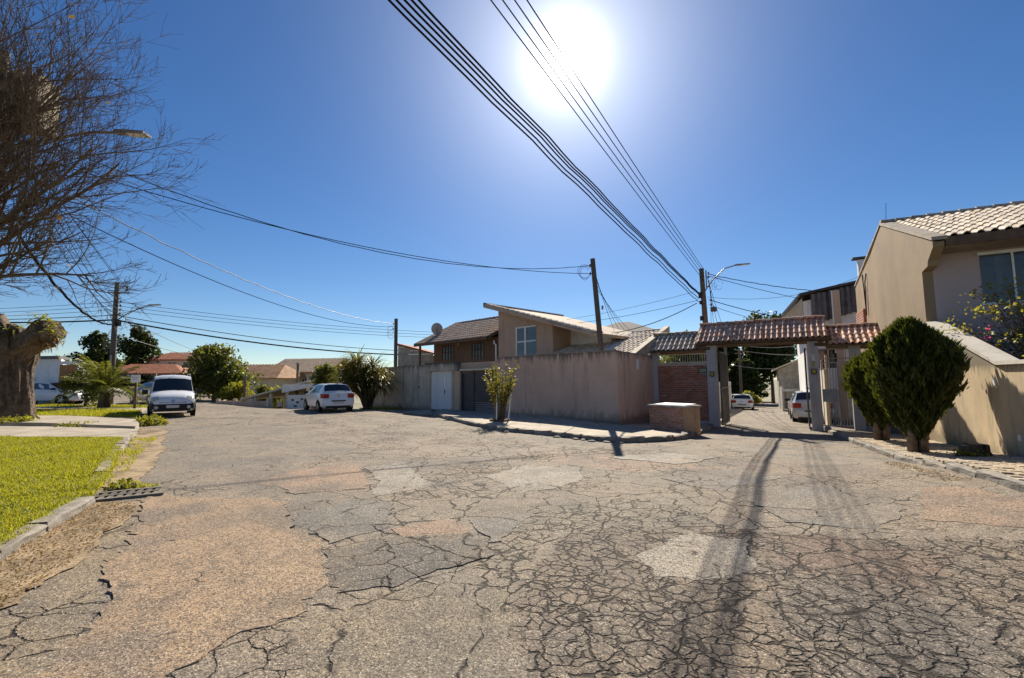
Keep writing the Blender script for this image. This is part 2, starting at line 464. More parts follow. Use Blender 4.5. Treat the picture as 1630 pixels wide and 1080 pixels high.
MT['leaf_palm'] = leafmat('leaf_strap', (0.05, 0.065, 0.015), (0.17, 0.17, 0.035), 0.4, rough=0.35, c3=(0.32, 0.20, 0.05), c3amt=0.2)
MT['leaf_dry'] = leafmat('leaf_dry', (0.13, 0.08, 0.035), (0.3, 0.2, 0.09), 0.3)
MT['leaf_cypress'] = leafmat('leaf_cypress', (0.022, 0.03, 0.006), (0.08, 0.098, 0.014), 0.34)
MT['grass'] = leafmat('grass_blade', (0.07, 0.115, 0.01), (0.37, 0.37, 0.035), 0.5, c3=(0.42, 0.36, 0.13), c3amt=0.07)
MT['flower'] = leafmat('flower_magenta', (0.5, 0.03, 0.25), (0.62, 0.06, 0.35), 0.4)

# asphalt: tone comes from the 'tone' attribute (patches laid at different times), cracks from voronoi edges
def asphalt(name, use_attr=True, c=(0.27, 0.245, 0.21), crack=0.5):
    t = NT(name)
    co = t.coord('Object')
    if use_attr:
        at = t.new('ShaderNodeAttribute', attribute_name='tone')
        base, ck = at.outputs['Color'], at.outputs['Alpha']
    else:
        rgb = t.new('ShaderNodeRGB'); rgb.outputs[0].default_value = c4(c)
        base = rgb.outputs[0]
        vv = t.new('ShaderNodeValue'); vv.outputs[0].default_value = crack
        ck = vv.outputs[0]
    # warp
    wv = t.noise(co, 2.6, 2, 0.65, out=1)
    warp = t.new('ShaderNodeVectorMath', operation='MULTIPLY_ADD')
    t.l.new(wv, warp.inputs[0]); warp.inputs[1].default_value = (0.34, 0.34, 0.0); t.l.new(co, warp.inputs[2])
    flat = t.new('ShaderNodeVectorMath', operation='MULTIPLY'); t.l.new(warp.outputs[0], flat.inputs[0]); flat.inputs[1].default_value = (1, 1, 0)
    wc = flat.outputs[0]
    big = t.new('ShaderNodeSeparateColor'); t.l.new(t.noise(co, 0.8, 2, 0.6, out=1), big.inputs[0])
    m1, m2, m3 = big.outputs[0], big.outputs[1], big.outputs[2]
    warps = t.new('ShaderNodeVectorMath', operation='MULTIPLY_ADD')
    t.l.new(t.noise(co, 6.0, 3, 0.65, out=1), warps.inputs[0]); warps.inputs[1].default_value = (0.14, 0.14, 0.0); t.l.new(co, warps.inputs[2])
    flat2 = t.new('ShaderNodeVectorMath', operation='MULTIPLY'); t.l.new(warps.outputs[0], flat2.inputs[0]); flat2.inputs[1].default_value = (1, 1, 0)
    e_s = t.vor(flat2.outputs[0], 8.0, 'DISTANCE_TO_EDGE')
    e_m = t.vor(flat2.outputs[0], 3.1, 'DISTANCE_TO_EDGE')
    e_l = t.vor(wc, 0.7, 'DISTANCE_TO_EDGE')
    sepm = t.new('ShaderNodeSeparateColor'); t.l.new(t.noise(co, 5.0, 4, 0.7, out=1), sepm.inputs[0])
    wid, mid = sepm.outputs[0], sepm.outputs[1]
    wid2 = t.ramp(wid, 0.33, 0.66, 0.02, 1.6, False)
    wid3 = t.ramp(mid, 0.36, 0.64, 0.02, 1.5, False)
    def crackmask(e, w, v=None):
        return t.math('SUBTRACT', 1.0, t.math('DIVIDE', e, t.math('MULTIPLY', v or wid2, w)), clamp=True)
    ks = t.math('MULTIPLY', crackmask(e_s, 0.07, wid3), t.ramp(t.math('ADD', ck, t.math('MULTIPLY', t.math('SUBTRACT', m1, 0.5), 1.9)), 0.6, 0.85))
    km = t.math('MULTIPLY', crackmask(e_m, 0.034), t.ramp(t.math('ADD', ck, t.math('MULTIPLY', t.math('SUBTRACT', m2, 0.5), 1.9)), 0.38, 0.62))
    kl = t.math('MULTIPLY', crackmask(e_l, 0.009), t.ramp(t.math('ADD', ck, t.math('MULTIPLY', t.math('SUBTRACT', wid, 0.5), 1.1)), 0.15, 0.35))
    k = t.math('MAXIMUM', t.math('MAXIMUM', ks, km), kl)
    kk = t.math('POWER', k, 0.65)
    # aggregate
    vcol = t.new('ShaderNodeTexVoronoi', feature='F1'); vcol.inputs['Scale'].default_value = 105.0
    t.l.new(co, vcol.inputs['Vector'])
    sepc = t.new('ShaderNodeSeparateColor'); t.l.new(vcol.outputs['Color'], sepc.inputs[0])
    grain = t.noise(co, 38.0, 3, 0.85)
    cc = t.mix(t.ramp(m1, 0.4, 0.65, 0.0, 0.35), base, (0.40, 0.29, 0.18))
    cc = t.mix(t.ramp(m3, 0.45, 0.65, 0.0, 0.55), cc, (0.15, 0.138, 0.12))
    cc = t.mix(t.ramp(mid, 0.42, 0.66, 0.0, 0.65), cc, t.mix(0.55, cc, (0.09, 0.08, 0.07)))
    cc = t.mix(t.ramp(grain, 0.47, 0.62, 0.0, 0.75), cc, (0.085, 0.072, 0.058))
    cc = t.mix(t.ramp(sepc.outputs[0], 0.82, 0.97, 0.0, 0.5), cc, (0.60, 0.51, 0.40))
    cc = t.mix(t.ramp(sepc.outputs[1], 0.66, 0.92, 0.0, 0.85), cc, (0.055, 0.047, 0.04))
    cc = t.mix(t.math('MULTIPLY', kk, 0.95), cc, (0.026, 0.021, 0.016))
    dome = t.math('MULTIPLY', t.ramp(e_s, 0.0, 0.3, 0.0, 1.0), t.math('MULTIPLY', ck, 0.004))
    hgt = t.math('ADD', t.math('MULTIPLY', vcol.outputs['Distance'], 0.004), t.math('MULTIPLY', grain, 0.009))
    hgt = t.math('ADD', t.math('MULTIPLY', mid, 0.02), hgt)
    hgt = t.math('ADD', hgt, dome)
    hgt = t.math('SUBTRACT', hgt, t.math('MULTIPLY', kk, 0.02))
    nrm = t.bump(hgt, 0.85, 1.0)
    t.pbr(cc, 0.85, 0, 0.2, nrm)
    return t.m
MT['asphalt'] = asphalt('asphalt')

# ================================================================== the setting
def axis(lo, hi, flo, fhi, step, grow):
    a = list(np.arange(flo, fhi + 1e-6, step))
    s = step; x = flo; left = []
    while x > lo:
        s *= grow; x -= s; left.append(max(x, lo))
    s = step; x = a[-1]; right = []
    while x < hi:
        s *= grow; x += s; right.append(min(x, hi))
    return np.array(left[::-1] + a + right)
def grid(name, xs, ys, zf, m, keep=None):
    X, Y = np.meshgrid(xs, ys)
    Z = zf(X, Y)
    V = np.stack([X, Y, Z], -1).reshape(-1, 3)
    nx = len(xs)
    i, j = np.meshgrid(np.arange(nx - 1), np.arange(len(ys) - 1))
    a = (j * nx + i).ravel()
    F = np.stack([a, a + 1, a + nx + 1, a + nx], -1)
    if keep is not None:
        cx = (X[:-1, :-1] + X[1:, 1:]).ravel() / 2; cy = (Y[:-1, :-1] + Y[1:, 1:]).ravel() / 2
        F = F[keep(cx, cy)]
    o = fast(name, V, F, m, smooth=True)
    return o, V

# far ground, reaching the horizon
gx = axis(-2500, 2500, -70, 70, 2.0, 1.25)
gy = axis(-300, 3500, -10, 110, 2.0, 1.25)
ground, _ = grid('ground', gx, gy, lambda x, y: hz(x, y) - 0.12, MT['soil'])
ground['kind'] = 'structure'

def inpoly(px, py, poly):
    inside = np.zeros(px.shape, bool)
    n = len(poly)
    for i in range(n):
        x0, y0 = poly[i]; x1, y1 = poly[(i + 1) % n]
        c = ((y0 > py) != (y1 > py)) & (px < (x1 - x0) * (py - y0) / (y1 - y0 + 1e-12) + x0)
        inside ^= c
    return inside
def wob(x, y, f, s):
    return (np.sin(x * f + 1.3 * s + 1.7 * np.sin(y * f * 0.7 + s)) + np.sin(y * f * 1.13 + 2.1 * s + 1.5 * np.sin(x * f * 0.83 - s))
            + 0.6 * np.sin((x + y) * f * 2.1 + s) + 0.5 * np.sin((x - y) * f * 2.7 + 3 * s)) / 3.0

def drive(x, y):
    main = (y < 33) & (y > -8) & (np.abs(x) < 48)
    d = (x - 10.2) * 0.875 - (y - 18.4) * 0.485          # distance across the gated street
    s = (x - 10.2) * 0.485 + (y - 18.4) * 0.875
    right = (s > -1) & (s < 60) & (d > -3.2) & (d < 6)
    d2 = (x + 21) * 0.77 + (y - 28) * 0.637
    s2 = -(x + 21) * 0.637 + (y - 28) * 0.77
    left = (s2 > -3) & (s2 < 45) & (np.abs(d2) < 4.2)
    return main | right | left
rx = axis(-48, 48, -9, 9, 0.06, 1.06)
ry = axis(-8, 85, 1.6, 13, 0.06, 1.05)
def road_z(x, y):
    near = np.clip(1 - np.abs(x) / 14, 0, 1) * np.clip(1 - (y - 4) / 16, 0, 1)
    return hz(x, y) + 0.006 * wob(x, y, 1.7, 0.4) * near
road, RV = grid('road', rx, ry, road_z, MT['asphalt'], drive)
road['kind'] = 'structure'
tone = np.zeros((len(RV), 4), np.float32)
X, Y = RV[:, 0], RV[:, 1]
Xw = X + 0.10 * wob(X, Y, 5.5, 1.0) + 0.03 * wob(X, Y, 19, 2.0)
Yw = Y + 0.10 * wob(X, Y, 6.1, 3.0) + 0.03 * wob(X, Y, 23, 4.0)
tone[:] = (0.285, 0.25, 0.205, 0.46)
def paint(poly, c, k):
    tone[inpoly(Xw, Yw, poly)] = (*c, k)
# older and newer areas of asphalt, as they lie on the crossing
paint([(-14, 13), (-9.5, 17), (-5.8, 14.5), (-3.8, 11.1), (-4.1, 8.7), (-5.4, 7.7), (-6, 7.2), (-8.7, 10.8)], (0.25, 0.23, 0.20), 0.18)
paint([(2.28, 4.9), (4.68, 4.5), (7, 3), (3.5, 1.6), (0.2, 1.6), (0.0, 3.45), (0.55, 4.94), (1.25, 5.13)], (0.195, 0.165, 0.135), 0.95)
paint([(-0.1, 3.5), (0.4, 4.9), (1.3, 5.3), (2.3, 4.9), (2.2, 6.4), (0.4, 5.9), (-0.4, 5.0)], (0.27, 0.245, 0.20), 0.82)
paint([(0.7, 2.9), (1.6, 3.3), (2.3, 4.2), (3.0, 4.0), (2.3, 2.9), (1.4, 2.0)], (0.17, 0.14, 0.115), 0.85)
paint([(2.2, 5.0), (3.3, 4.9), (4.0, 4.2), (3.2, 3.6), (2.4, 4.0)], (0.20, 0.145, 0.115), 0.95)
paint([(-1.36, 3.25), (-0.89, 3.77), (-0.09, 3.65), (0.05, 3.23), (-0.21, 2.73), (-0.85, 2.2), (-1.3, 2.5)], (0.27, 0.235, 0.18), 0.25)
paint([(-3, 8.9), (-1.2, 9.5), (0.2, 8.9), (1.2, 8.7), (1.3, 7.2), (0.2, 6.4), (-2.0, 6.4)], (0.29, 0.255, 0.205), 0.7)
paint([(-8, 18), (-3, 14), (0, 12.5), (2, 10.5), (3.5, 10.8), (2.5, 8.9), (-2, 10), (-5, 12)], (0.31, 0.265, 0.215), 0.6)
paint([(0.8, 10.4), (3.0, 9.6), (3.6, 8.5), (2.0, 8.2), (0.9, 9.0)], (0.33, 0.245, 0.19), 0.45)
paint([(3.2, 8.4), (5.6, 9.0), (6.2, 7.5), (4.4, 6.8), (3.2, 7.2)], (0.29, 0.235, 0.19), 0.5)
paint([(5.2, 12.4), (8.6, 11.4), (7.0, 8.6), (5.6, 9.2)], (0.275, 0.26, 0.23), 0.15)
paint([(6, 14), (8.2, 19), (11.4, 17.4), (9, 12.2)], (0.25, 0.235, 0.21), 0.15)
paint([(-5.7, 6.3), (-4.7, 4.4), (-4.2, 3.2), (-3.5, 1.7), (-2.6, 1.7), (-2.7, 2.9), (-3.3, 3.8), (-4.2, 5.2), (-4.9, 6.3)], (0.33, 0.265, 0.175), 0.35)
tone[:, :3] *= np.array([1.06, 0.99, 0.89], np.float32)
attr = road.data.attributes.new('tone', 'FLOAT_COLOR', 'POINT')
attr.data.foreach_set('color', tone.ravel())

# patches of newer asphalt lying on the old surface, with broken edges
def jag(poly, seg=0.07, amp=0.022):
    out = []
    n = len(poly)
    for i in range(n):
        a = np.array(poly[i], float); b = np.array(poly[(i + 1) % n], float)
        L = np.linalg.norm(b - a); k = max(2, int(L / seg))
        nrm = np.array([b[1] - a[1], a[0] - b[0]]) / (L + 1e-9)
        walk = np.cumsum(rng.normal(0, 1, k)); walk -= np.linspace(0, 1, k) * walk[-1]
        for j in range(k):
            q = a + (b - a) * (j + rng.uniform(-0.25, 0.25) * (j > 0)) / k + nrm * (walk[j] * amp * 0.8 + rng.normal(0, amp * 0.55) * (j > 0))
            out.append((q[0], q[1]))
    return out
def patch(poly, m, th, amp=0.022):
    pts = jag(poly, amp=amp)
    zs = [H(x, y) for x, y in pts]
    b = MB()
    n = len(pts)
    ph = rng.uniform(0, 6.28, 3)
    top = [z + th * (0.25 + 0.75 * abs(math.sin(0.045 * i + ph[0]) * math.sin(0.11 * i + ph[1]) + 0.3 * math.sin(0.31 * i + ph[2]))) for i, z in enumerate(zs)]
    ins = []
    cx = sum(p[0] for p in pts) / n; cy = sum(p[1] for p in pts) / n
    vs = [(p[0], p[1], z - 0.03) for p, z in zip(pts, zs)] + [(p[0] + (cx - p[0]) * 0.006, p[1] + (cy - p[1]) * 0.006, z) for p, z in zip(pts, top)]
    fs = [tuple(range(n, 2 * n))]
    for i in range(n):
        j = (i + 1) % n
        fs.append((i, j, n + j, n + i))
    b.add(vs, fs)
    return b.build('asphalt_patch', m, road)
pm = [asphalt('asphalt_beige', False, (0.40, 0.272, 0.165), 0.05), asphalt('asphalt_grey', False, (0.25, 0.23, 0.195), 0.25),
      asphalt('asphalt_dark', False, (0.135, 0.122, 0.102), 0.45), asphalt('asphalt_pink', False, (0.40, 0.265, 0.175), 0.1),
      asphalt('asphalt_pale', False, (0.40, 0.365, 0.30), 0.2)]
patch([(-5.2, 6.6), (-4.3, 6.5), (-2.96, 6.27), (-2.42, 5.1), (-1.84, 4.59), (-1.45, 3.78), (-1.49, 3.26), (-1.83, 2.86), (-1.95, 2.4), (-2.2, 1.9), (-2.72, 2.6), (-2.96, 3.5), (-3.57, 4.12), (-4.1, 5.04), (-4.6, 5.8)], pm[0], 0.016, 0.04)
patch([(-1.8, 4.49), (-1.17, 4.93), (-0.55, 5.06), (-0.16, 4.35), (-0.62, 4.01), (-0.9, 3.83), (-1.33, 3.62)], pm[2], 0.010, 0.026)
patch([(-1.34, 5.14), (-0.75, 5.49), (-0.52, 5.17), (-0.48, 4.96), (-1.15, 4.86)], pm[3], 0.010, 0.01)
patch([(-2.66, 5.82), (-2.21, 6.41), (-1.6, 6.23), (-1.37, 5.14), (-1.82, 4.68), (-2.35, 5.12)], pm[1], 0.010, 0.026)
patch([(-2.78, 8.69), (-2.23, 9.34), (-1.21, 7.12), (-1.91, 6.57)], pm[4], 0.010, 0.026)
patch([(-0.44, 7.78), (0.16, 8.77), (1.25, 8.54), (1.02, 7.35), (0.12, 6.69)], pm[4], 0.010, 0.026)
patch([(5.5, 6.26), (6.0, 6.1), (6.0, 5.2), (5.1, 4.66), (4.51, 5.1)], pm[3], 0.010, 0.026)
patch([(3.1, 6.11), (4.39, 6.76), (4.6, 5.51), (3.81, 4.91), (3.04, 5.26)], pm[1], 0.010, 0.026)
patch([(1.11, 4.32), (1.85, 4.91), (2.34, 4.71), (2.07, 4.03), (1.52, 3.79), (1.14, 3.88)], pm[4], 0.010, 0.026)
patch([(-0.5, 5.42), (0.41, 5.83), (-0.14, 4.75), (-0.26, 4.67)], pm[1], 0.010, 0.026)
patch([(2.0, 9.6), (3.4, 10.3), (4.4, 9.6), (3.1, 8.8)], pm[4], 0.010, 0.026)
patch([(-4.1, 8.4), (-3.0, 9.0), (-2.2, 7.0), (-3.1, 6.7), (-4.0, 7.3)], pm[3], 0.010, 0.026)
patch([(2.4, 7.6), (3.9, 8.3), (4.5, 7.4), (3.0, 6.7)], pm[1], 0.010, 0.026)

# ---- kerb stones
def stone(b, p, d, L, w, h, z, jit=0.012):
    d = Vector((d[0], d[1], 0)); n = Vector((-d.y, d.x, 0))
    o = Vector((p[0], p[1], z))
    nu, base = 4, len(b.v)
    rings = []
    for i in range(nu + 1):
        u = L * i / nu
        ring = []
        for (a, c) in ((0, -0.12), (0, h * 0.5), (0.004, h * 0.86), (0.03, h), (w, h), (w, -0.12)):
            q = o + d * u + n * a + Vector((0, 0, c))
            q += Vector((random.gauss(0, jit), random.gauss(0, jit), random.gauss(0, jit * 0.7)))
            ring.append(tuple(q))
        rings.append(ring)
    vs = [q for r_ in rings for q in r_]
    m = 6; fs = []
    for i in range(nu):
        for k in range(m):
            k2 = (k + 1) % m
            fs.append((i * m + k, (i + 1) * m + k, (i + 1) * m + k2, i * m + k2))
    fs.append(tuple(range(m))); fs.append(tuple(nu * m + k for k in range(m))[::-1])
    b.add(vs, fs)
def kerb_line(pts, parent, L=0.75, w=0.15, h=0.13, jit=0.01, mat=None, hfun=None):
    # pts run so that the pavement lies to the left of the walking direction
    pts = [Vector((p[0], p[1])) for p in pts]
    for i in range(len(pts) - 1):
        a, c = pts[i], pts[i + 1]
        d = c - a; T = d.length; d.normalize()
        k = max(1, round(T / L)); s = T / k
        for j in range(k):
            g = random.uniform(0.012, 0.035)
            q = a + d * (j * s + g / 2)
            b = MB()
            z = H(q.x, q.y) + random.gauss(0, 0.006)
            stone(b, q, d, s - g, w, (hfun(q) if hfun else h) + random.gauss(0, jit * 0.6), z, jit)
            b.build('kerb_stone', mat or MT['kerb'], parent, smooth=False)

# ---- right-hand pavement of stone pavers
RK = [(11.7, 17.3), (10.4, 14.7), (9.1, 12.1), (7.95, 9.7), (7.3, 8.3), (6.6, 6.65), (6.25, 5.7), (5.7, 4.2), (5.2, 2.5)]
sw = bpy.data.objects.new('right_pavement', None); col.objects.link(sw); sw['kind'] = 'structure'
def rk_dist(x, y):
    best = np.full(np.shape(x), 1e9)
    for i in range(len(RK) - 1):
        ax, ay = RK[i]; bx, by = RK[i + 1]
        dx, dy = bx - ax, by - ay; L = math.hypot(dx, dy)
        t = np.clip(((x - ax) * dx + (y - ay) * dy) / L / L, 0, 1)
        best = np.minimum(best, np.hypot(x - ax - t * dx, y - ay - t * dy))
    return best
def sw_z(x, y):
    return hz(x, y) + 0.115 + 0.045 * rk_dist(np.asarray(x, float), np.asarray(y, float)) * sm((14 - np.asarray(y, float)) / 4)
SWZ = lambda x, y: float(sw_z(np.float64(x), np.float64(y)))
kerb_line(RK[::-1], sw, 0.8, 0.14, 0.125, 0.007) if False else None
# walking away from the camera the pavement is on the right, so walk towards the camera
kerb_line([(RK[i][0], RK[i][1]) for i in range(len(RK))], sw, 0.85, 0.14, 0.125, 0.007)
# bedding under the pavers
S2 = np.array([0.485, 0.875]); T2 = np.array([0.875, -0.485])
bed_b = MB()
poly = [(p[0] + 0.12, p[1] - 0.05) for p in RK] + [(9.5, 0.5), (9.9, 4.0), (8.72, 7.7), (11.15, 12.1), (13.4, 16.1), (12.3, 17.0)]
bx = np.arange(4.5, 15, 0.25); by = np.arange(0.5, 18, 0.25)
Xb, Yb = np.meshgrid(bx, by)
bed, _ = grid('paver_bed', bx, by, lambda x, y: sw_z(x, y) - 0.035, MT['joint'], lambda x, y: inpoly(x, y, poly))
bed.parent = sw
pav_me = []
for k in range(4):
    b = MB()
    l, w, h = 0.235, 0.105, 0.05
    j = lambda a: random.uniform(-a, a)
    top = [(j(.008), j(.008), 0), (l + j(.008), j(.008), 0), (l + j(.008), w + j(.008), 0), (j(.008), w + j(.008), 0)]
    up = [(x * 0.94 + l * 0.03, y * 0.9 + w * 0.05, j(.004)) for x, y, _ in top]
    b.add([(x, y, -h) for x, y, _ in top] + [(x, y, -0.008) for x, y, _ in top] + up,
          [(4, 5, 9, 8), (5, 6, 10, 9), (6, 7, 11, 10), (7, 4, 8, 11), (8, 9, 10, 11), (0, 1, 5, 4), (1, 2, 6, 5), (2, 3, 7, 6), (3, 0, 4, 7)])
    pav_me.append(b.mesh('paver', MT['paver']))
pieces = []
o0 = np.array([8.7, 9.0])
for r_ in range(-70, 60):
    for c_ in range(-22, 40):
        u = r_ * 0.118; v = (c_ + 0.5 * (r_ % 2)) * 0.25
        p = o0 + S2 * u + T2 * v
        ctr = p + T2 * 0.12 + S2 * 0.05
        if inpoly(np.array([ctr[0]]), np.array([ctr[1]]), poly)[0] and rk_dist(ctr[0], ctr[1]) > 0.16:
            pieces.append((ctr[0] ** 2 + ctr[1] ** 2, p))
def visible(p):
    return p[0] / max(p[1], 0.1) < 1.22
pieces = [q for q in pieces if visible(q[1])] 
pieces.sort(key=lambda q: q[0])
rest = MB()
for k, (d2, p) in enumerate(pieces):
    z = SWZ(p[0], p[1]) + random.gauss(0, 0.0035)
    rz = math.atan2(T2[1], T2[0]) + random.gauss(0, 0.025)
    if k < 300:
        link('paver', pav_me[k % 4], sw, (p[0], p[1], z), (random.gauss(0, 0.012), random.gauss(0, 0.012), rz))
    else:
        me = pav_me[k % 4]
        M4 = Matrix.Translation((p[0], p[1], z)) @ Matrix.Rotation(rz, 4, 'Z')
        rest.add([M4 @ v.co for v in me.vertices], [tuple(f.vertices) for f in me.polygons])
rest.build('paver_field', MT['paver'], sw, kind='stuff')

# ---- pavement before the long pink wall, with its broken kerb
isl = bpy.data.objects.new('corner_pavement', None); col.objects.link(isl); isl['kind'] = 'structure'
IK = [(8.25, 18.95), (6.9, 16.5), (5.75, 14.6), (4.95, 13.35), (4.1, 12.55), (3.5, 12.2), (2.82, 12.0), (2.23, 12.3), (1.48, 13.0), (0.63, 13.85), (-0.33, 14.7), (-1.52, 16.7), (-2.6, 19.1), (-3.5, 20.9), (-3.95, 22.0)]
# slabs of concrete between expansion joints
wall_line = [(6.35, 20.6), (3.9, 16.94), (0.0, 20.9), (-4.4, 25.3)]
def slab(pts, name='pavement_slab', dz=0.12, m='slab', par=isl):
    b = MB()
    zt = [H(x, y) + dz for x, y in pts]
    b.prism(pts, [z - 0.3 for z in zt], zt)
    return b.build(name, MT[m], par)
inner = [(IK[i][0] * 0.985 + 0.04 * (i < 5), IK[i][1] + 0.12) for i in range(len(IK))]
W = lambda t: (3.9 - 0.7048 * t, 16.94 + 0.7094 * t)
V_ = lambda t: (3.9 + 0.544 * t, 16.94 + 0.839 * t)
cuts = [([inner[0], inner[1], inner[2], (5.35, 15.3), V_(2.0), V_(4.4), (7.9, 19.4)]),
        ([inner[2], inner[3], inner[4], (3.9, 14.6), (3.95, 16.8), V_(2.0), (5.35, 15.3)]),
        ([inner[4], inner[5], inner[6], (2.95, 14.2), W(1.2), (3.9, 16.86), (3.9, 14.6)]),
        ([inner[6], inner[7], inner[8], (1.95, 14.7), W(2.6), W(1.2), (2.95, 14.2)]),
        ([inner[8], inner[9], (0.95, 15.6), W(4.0), W(2.6), (1.95, 14.7)]),
        ([inner[9], inner[10], (0.15, 16.6), W(5.4), W(4.0), (0.95, 15.6)]),
        ([inner[10], inner[11], (-0.6, 18.2), W(7.0), W(5.4), (0.15, 16.6)]),
        ([inner[11], inner[12], (-1.7, 20.0), W(8.6), W(7.0), (-0.6, 18.2)]),
        ([inner[12], inner[13], inner[14], W(10.8), W(8.6), (-1.7, 20.0)])]
for pts in cuts:
    c = np.mean(np.array(pts), 0)
    slab([tuple(np.array(p) + (c - np.array(p)) / (np.linalg.norm(c - np.array(p)) + 1e-6) * 0.012) for p in pts], dz=0.12 + random.gauss(0, 0.006))
kerb_line([IK[i] for i in range(len(IK))][::-1], isl, 0.6, 0.16, 0.125, 0.013)
# rubble broken off the kerb
for (x, y) in [(1.9, 12.45), (2.1, 12.2), (1.7, 12.62), (2.45, 12.02), (1.25, 13.05), (2.7, 11.85), (-0.2, 14.45)]:
    b = MB()
    bm = bmesh.new(); bmesh.ops.create_icosphere(bm, subdivisions=1, radius=0.09)
    for v in bm.verts: v.co *= random.uniform(0.7, 1.25); v.co.z *= 0.45; v.co.x *= 1.5
    b.add([v.co for v in bm.verts], [tuple(v.index for v in f.verts) for f in bm.faces]); bm.free()
    link('kerb_rubble', b.mesh('kerb_rubble', MT['kerb']), isl, (x, y, H(x, y) + 0.01), (0, 0, random.uniform(0, 3)))
# dropped crossing before the garages, level with the road
slab([(-3.95, 22.0), (-4.4, 25.2), (-8.5, 29.3), (-9.6, 28.9), (-7.2, 25.2), (-5.2, 22.9)], 'dropped_kerb_slab', 0.03)

# ---- left-hand verge: kerb, drain, grass, paths
vg = bpy.data.objects.new('left_verge', None); col.objects.link(vg); vg['kind'] = 'structure'
LKA = [(-3.6, 1.6), (-4.15, 3.2), (-4.55, 4.2), (-4.95, 5.0), (-5.45, 6.1)]
LKB = [(-6.2, 7.05), (-7.2, 8.35), (-8.15, 9.6), (-10.25, 12.4)]
kerb_line(LKA, vg, 0.85, 0.17, 0.11, 0.009)
kerb_line(LKB, vg, 0.9, 0.17, 0.11, 0.009)
vpoly = [(-3.75, 1.6), (-4.3, 3.2), (-4.7, 4.2), (-5.1, 5.0), (-5.6, 6.15), (-6.3, 7.15), (-7.3, 8.45), (-8.25, 9.7), (-10.25, 12.2), (-12.0, 12.35), (-14, 12.2), (-20, 12.1), (-20, 1.6)]
t = NT('lawn_soil'); co = t.coord('Object')
cc = t.mix(t.ramp(t.noise(co, 2.0, 5), 0.35, 0.65), (0.07, 0.085, 0.015), (0.15, 0.155, 0.03))
cc = t.mix(t.ramp(t.noise(co, 0.9, 5), 0.55, 0.7, 0, 0.7), cc, (0.19, 0.14, 0.07))
t.pbr(cc, 0.95, 0, 0.1, t.bump(t.noise(co, 30, 4), 0.8, 0.03)); MT['lawn'] = t.m
vx = np.arange(-20, -3.4, 0.2); vy = np.arange(1.6, 12.8, 0.2)
vz = lambda x, y: hz(x, y) + 0.085 + 0.02 * wob(x, y, 1.9, 2.2)
b = MB()
def VZ(x, y): return float(vz(np.float64(x), np.float64(y)))
vb = MB()
n = len(vpoly)
lawn, _ = grid('lawn', np.arange(-20, -3.4, 0.06), np.arange(1.6, 12.7, 0.06), vz, MT['lawn'], lambda x, y: inpoly(x, y, vpoly))
lawn.parent = vg
# grass blades
def blades(name, poly, n, hfun, wid, zf, m, parent, lean=0.5, clump=0.0):
    xs = [p[0] for p in poly]; ys = [p[1] for p in poly]
    P = np.zeros((0, 2))
    while len(P) < n:
        q = np.stack([rng.uniform(min(xs), max(xs), n * 2), rng.uniform(min(ys), max(ys), n * 2)], -1)
        q = q[inpoly(q[:, 0], q[:, 1], poly)]
        if clump:
            w = wob(q[:, 0], q[:, 1], 3.1, 1.1) + 0.6 * wob(q[:, 0], q[:, 1], 9.0, 5.1)
            q = q[rng.uniform(-1.2, 1.0, len(q)) < w + clump]
        P = np.concatenate([P, q])
    P = P[:n]
    h = hfun(P[:, 0], P[:, 1]) * rng.uniform(0.5, 1.3, n)
    a = rng.uniform(0, 2 * np.pi, n); l = rng.uniform(0, lean, n) * h; la = rng.uniform(0, 2 * np.pi, n)
    z = zf(P[:, 0], P[:, 1]) - 0.005
    w = wid * rng.uniform(0.6, 1.4, n)
    B0 = np.stack([P[:, 0] - np.cos(a) * w, P[:, 1] - np.sin(a) * w, z], -1)
    B1 = np.stack([P[:, 0] + np.cos(a) * w, P[:, 1] + np.sin(a) * w, z], -1)
    Tp = np.stack([P[:, 0] + np.cos(la) * l, P[:, 1] + np.sin(la) * l, z + h], -1)
    V = np.stack([B0, B1, Tp], 1).reshape(-1, 3)
    F = np.arange(3 * n).reshape(-1, 3)
    o = fast(name, V, F, m, parent, kind='stuff')
    return o
gpoly = [(-4.05, 3.4), (-4.7, 4.35), (-5.1, 5.15), (-5.6, 6.25), (-6.3, 7.25), (-7.3, 8.55), (-8.25, 9.75), (-10.25, 12.15), (-12.0, 12.2), (-14.2, 12.1), (-14.6, 11.8), (-5.2, 3.8)]
g = blades('grass', gpoly, 95000, lambda x, y: 0.05 + 0.022 * wob(x, y, 2.3, 0.7) + 0.014 * wob(x, y, 7.3, 1.7), 0.007, vz, MT['grass'], None, 1.5, clump=1.15)
tag(g, 'bright green mown grass on the verge behind the left kerb', 'grass')
MT['grate'] = M('grate_concrete', (0.19, 0.165, 0.13), scale=8, bump=0.6, bscale=60, blotch=(0.12, 0.09, 0.055), blotch_amt=0.7)
# drain grate in the gutter
dr = thing('drain_grate', 'concrete slotted drain grate in the gutter by the grass', 'drain', (-5.45, 6.62, H(-5.45, 6.62)), R(32))
b = MB()
b.box(-0.42, 0.42, -0.27, -0.2, -0.05, 0.03); b.box(-0.42, 0.42, 0.2, 0.27, -0.05, 0.03)
b.box(-0.42, -0.35, -0.2, 0.2, -0.05, 0.03); b.box(0.35, 0.42, -0.2, 0.2, -0.05, 0.03); b.box(-0.35, 0.35, -0.03, 0.03, -0.05, 0.028)
b.build('frame', MT['grate'], dr)
for k in range(7):
    b = MB(); x = -0.3 + k * 0.1
    b.obox((x - 0.028, -0.2, -0.04), (0.05, 0, 0), (0.03, 0.17, 0), (0, 0, 0.062))
    b.obox((x - 0.028, 0.03, -0.04), (0.05, 0, 0), (0.03, 0.17, 0), (0, 0, 0.062))
    b.build('slat', MT['grate'], dr)
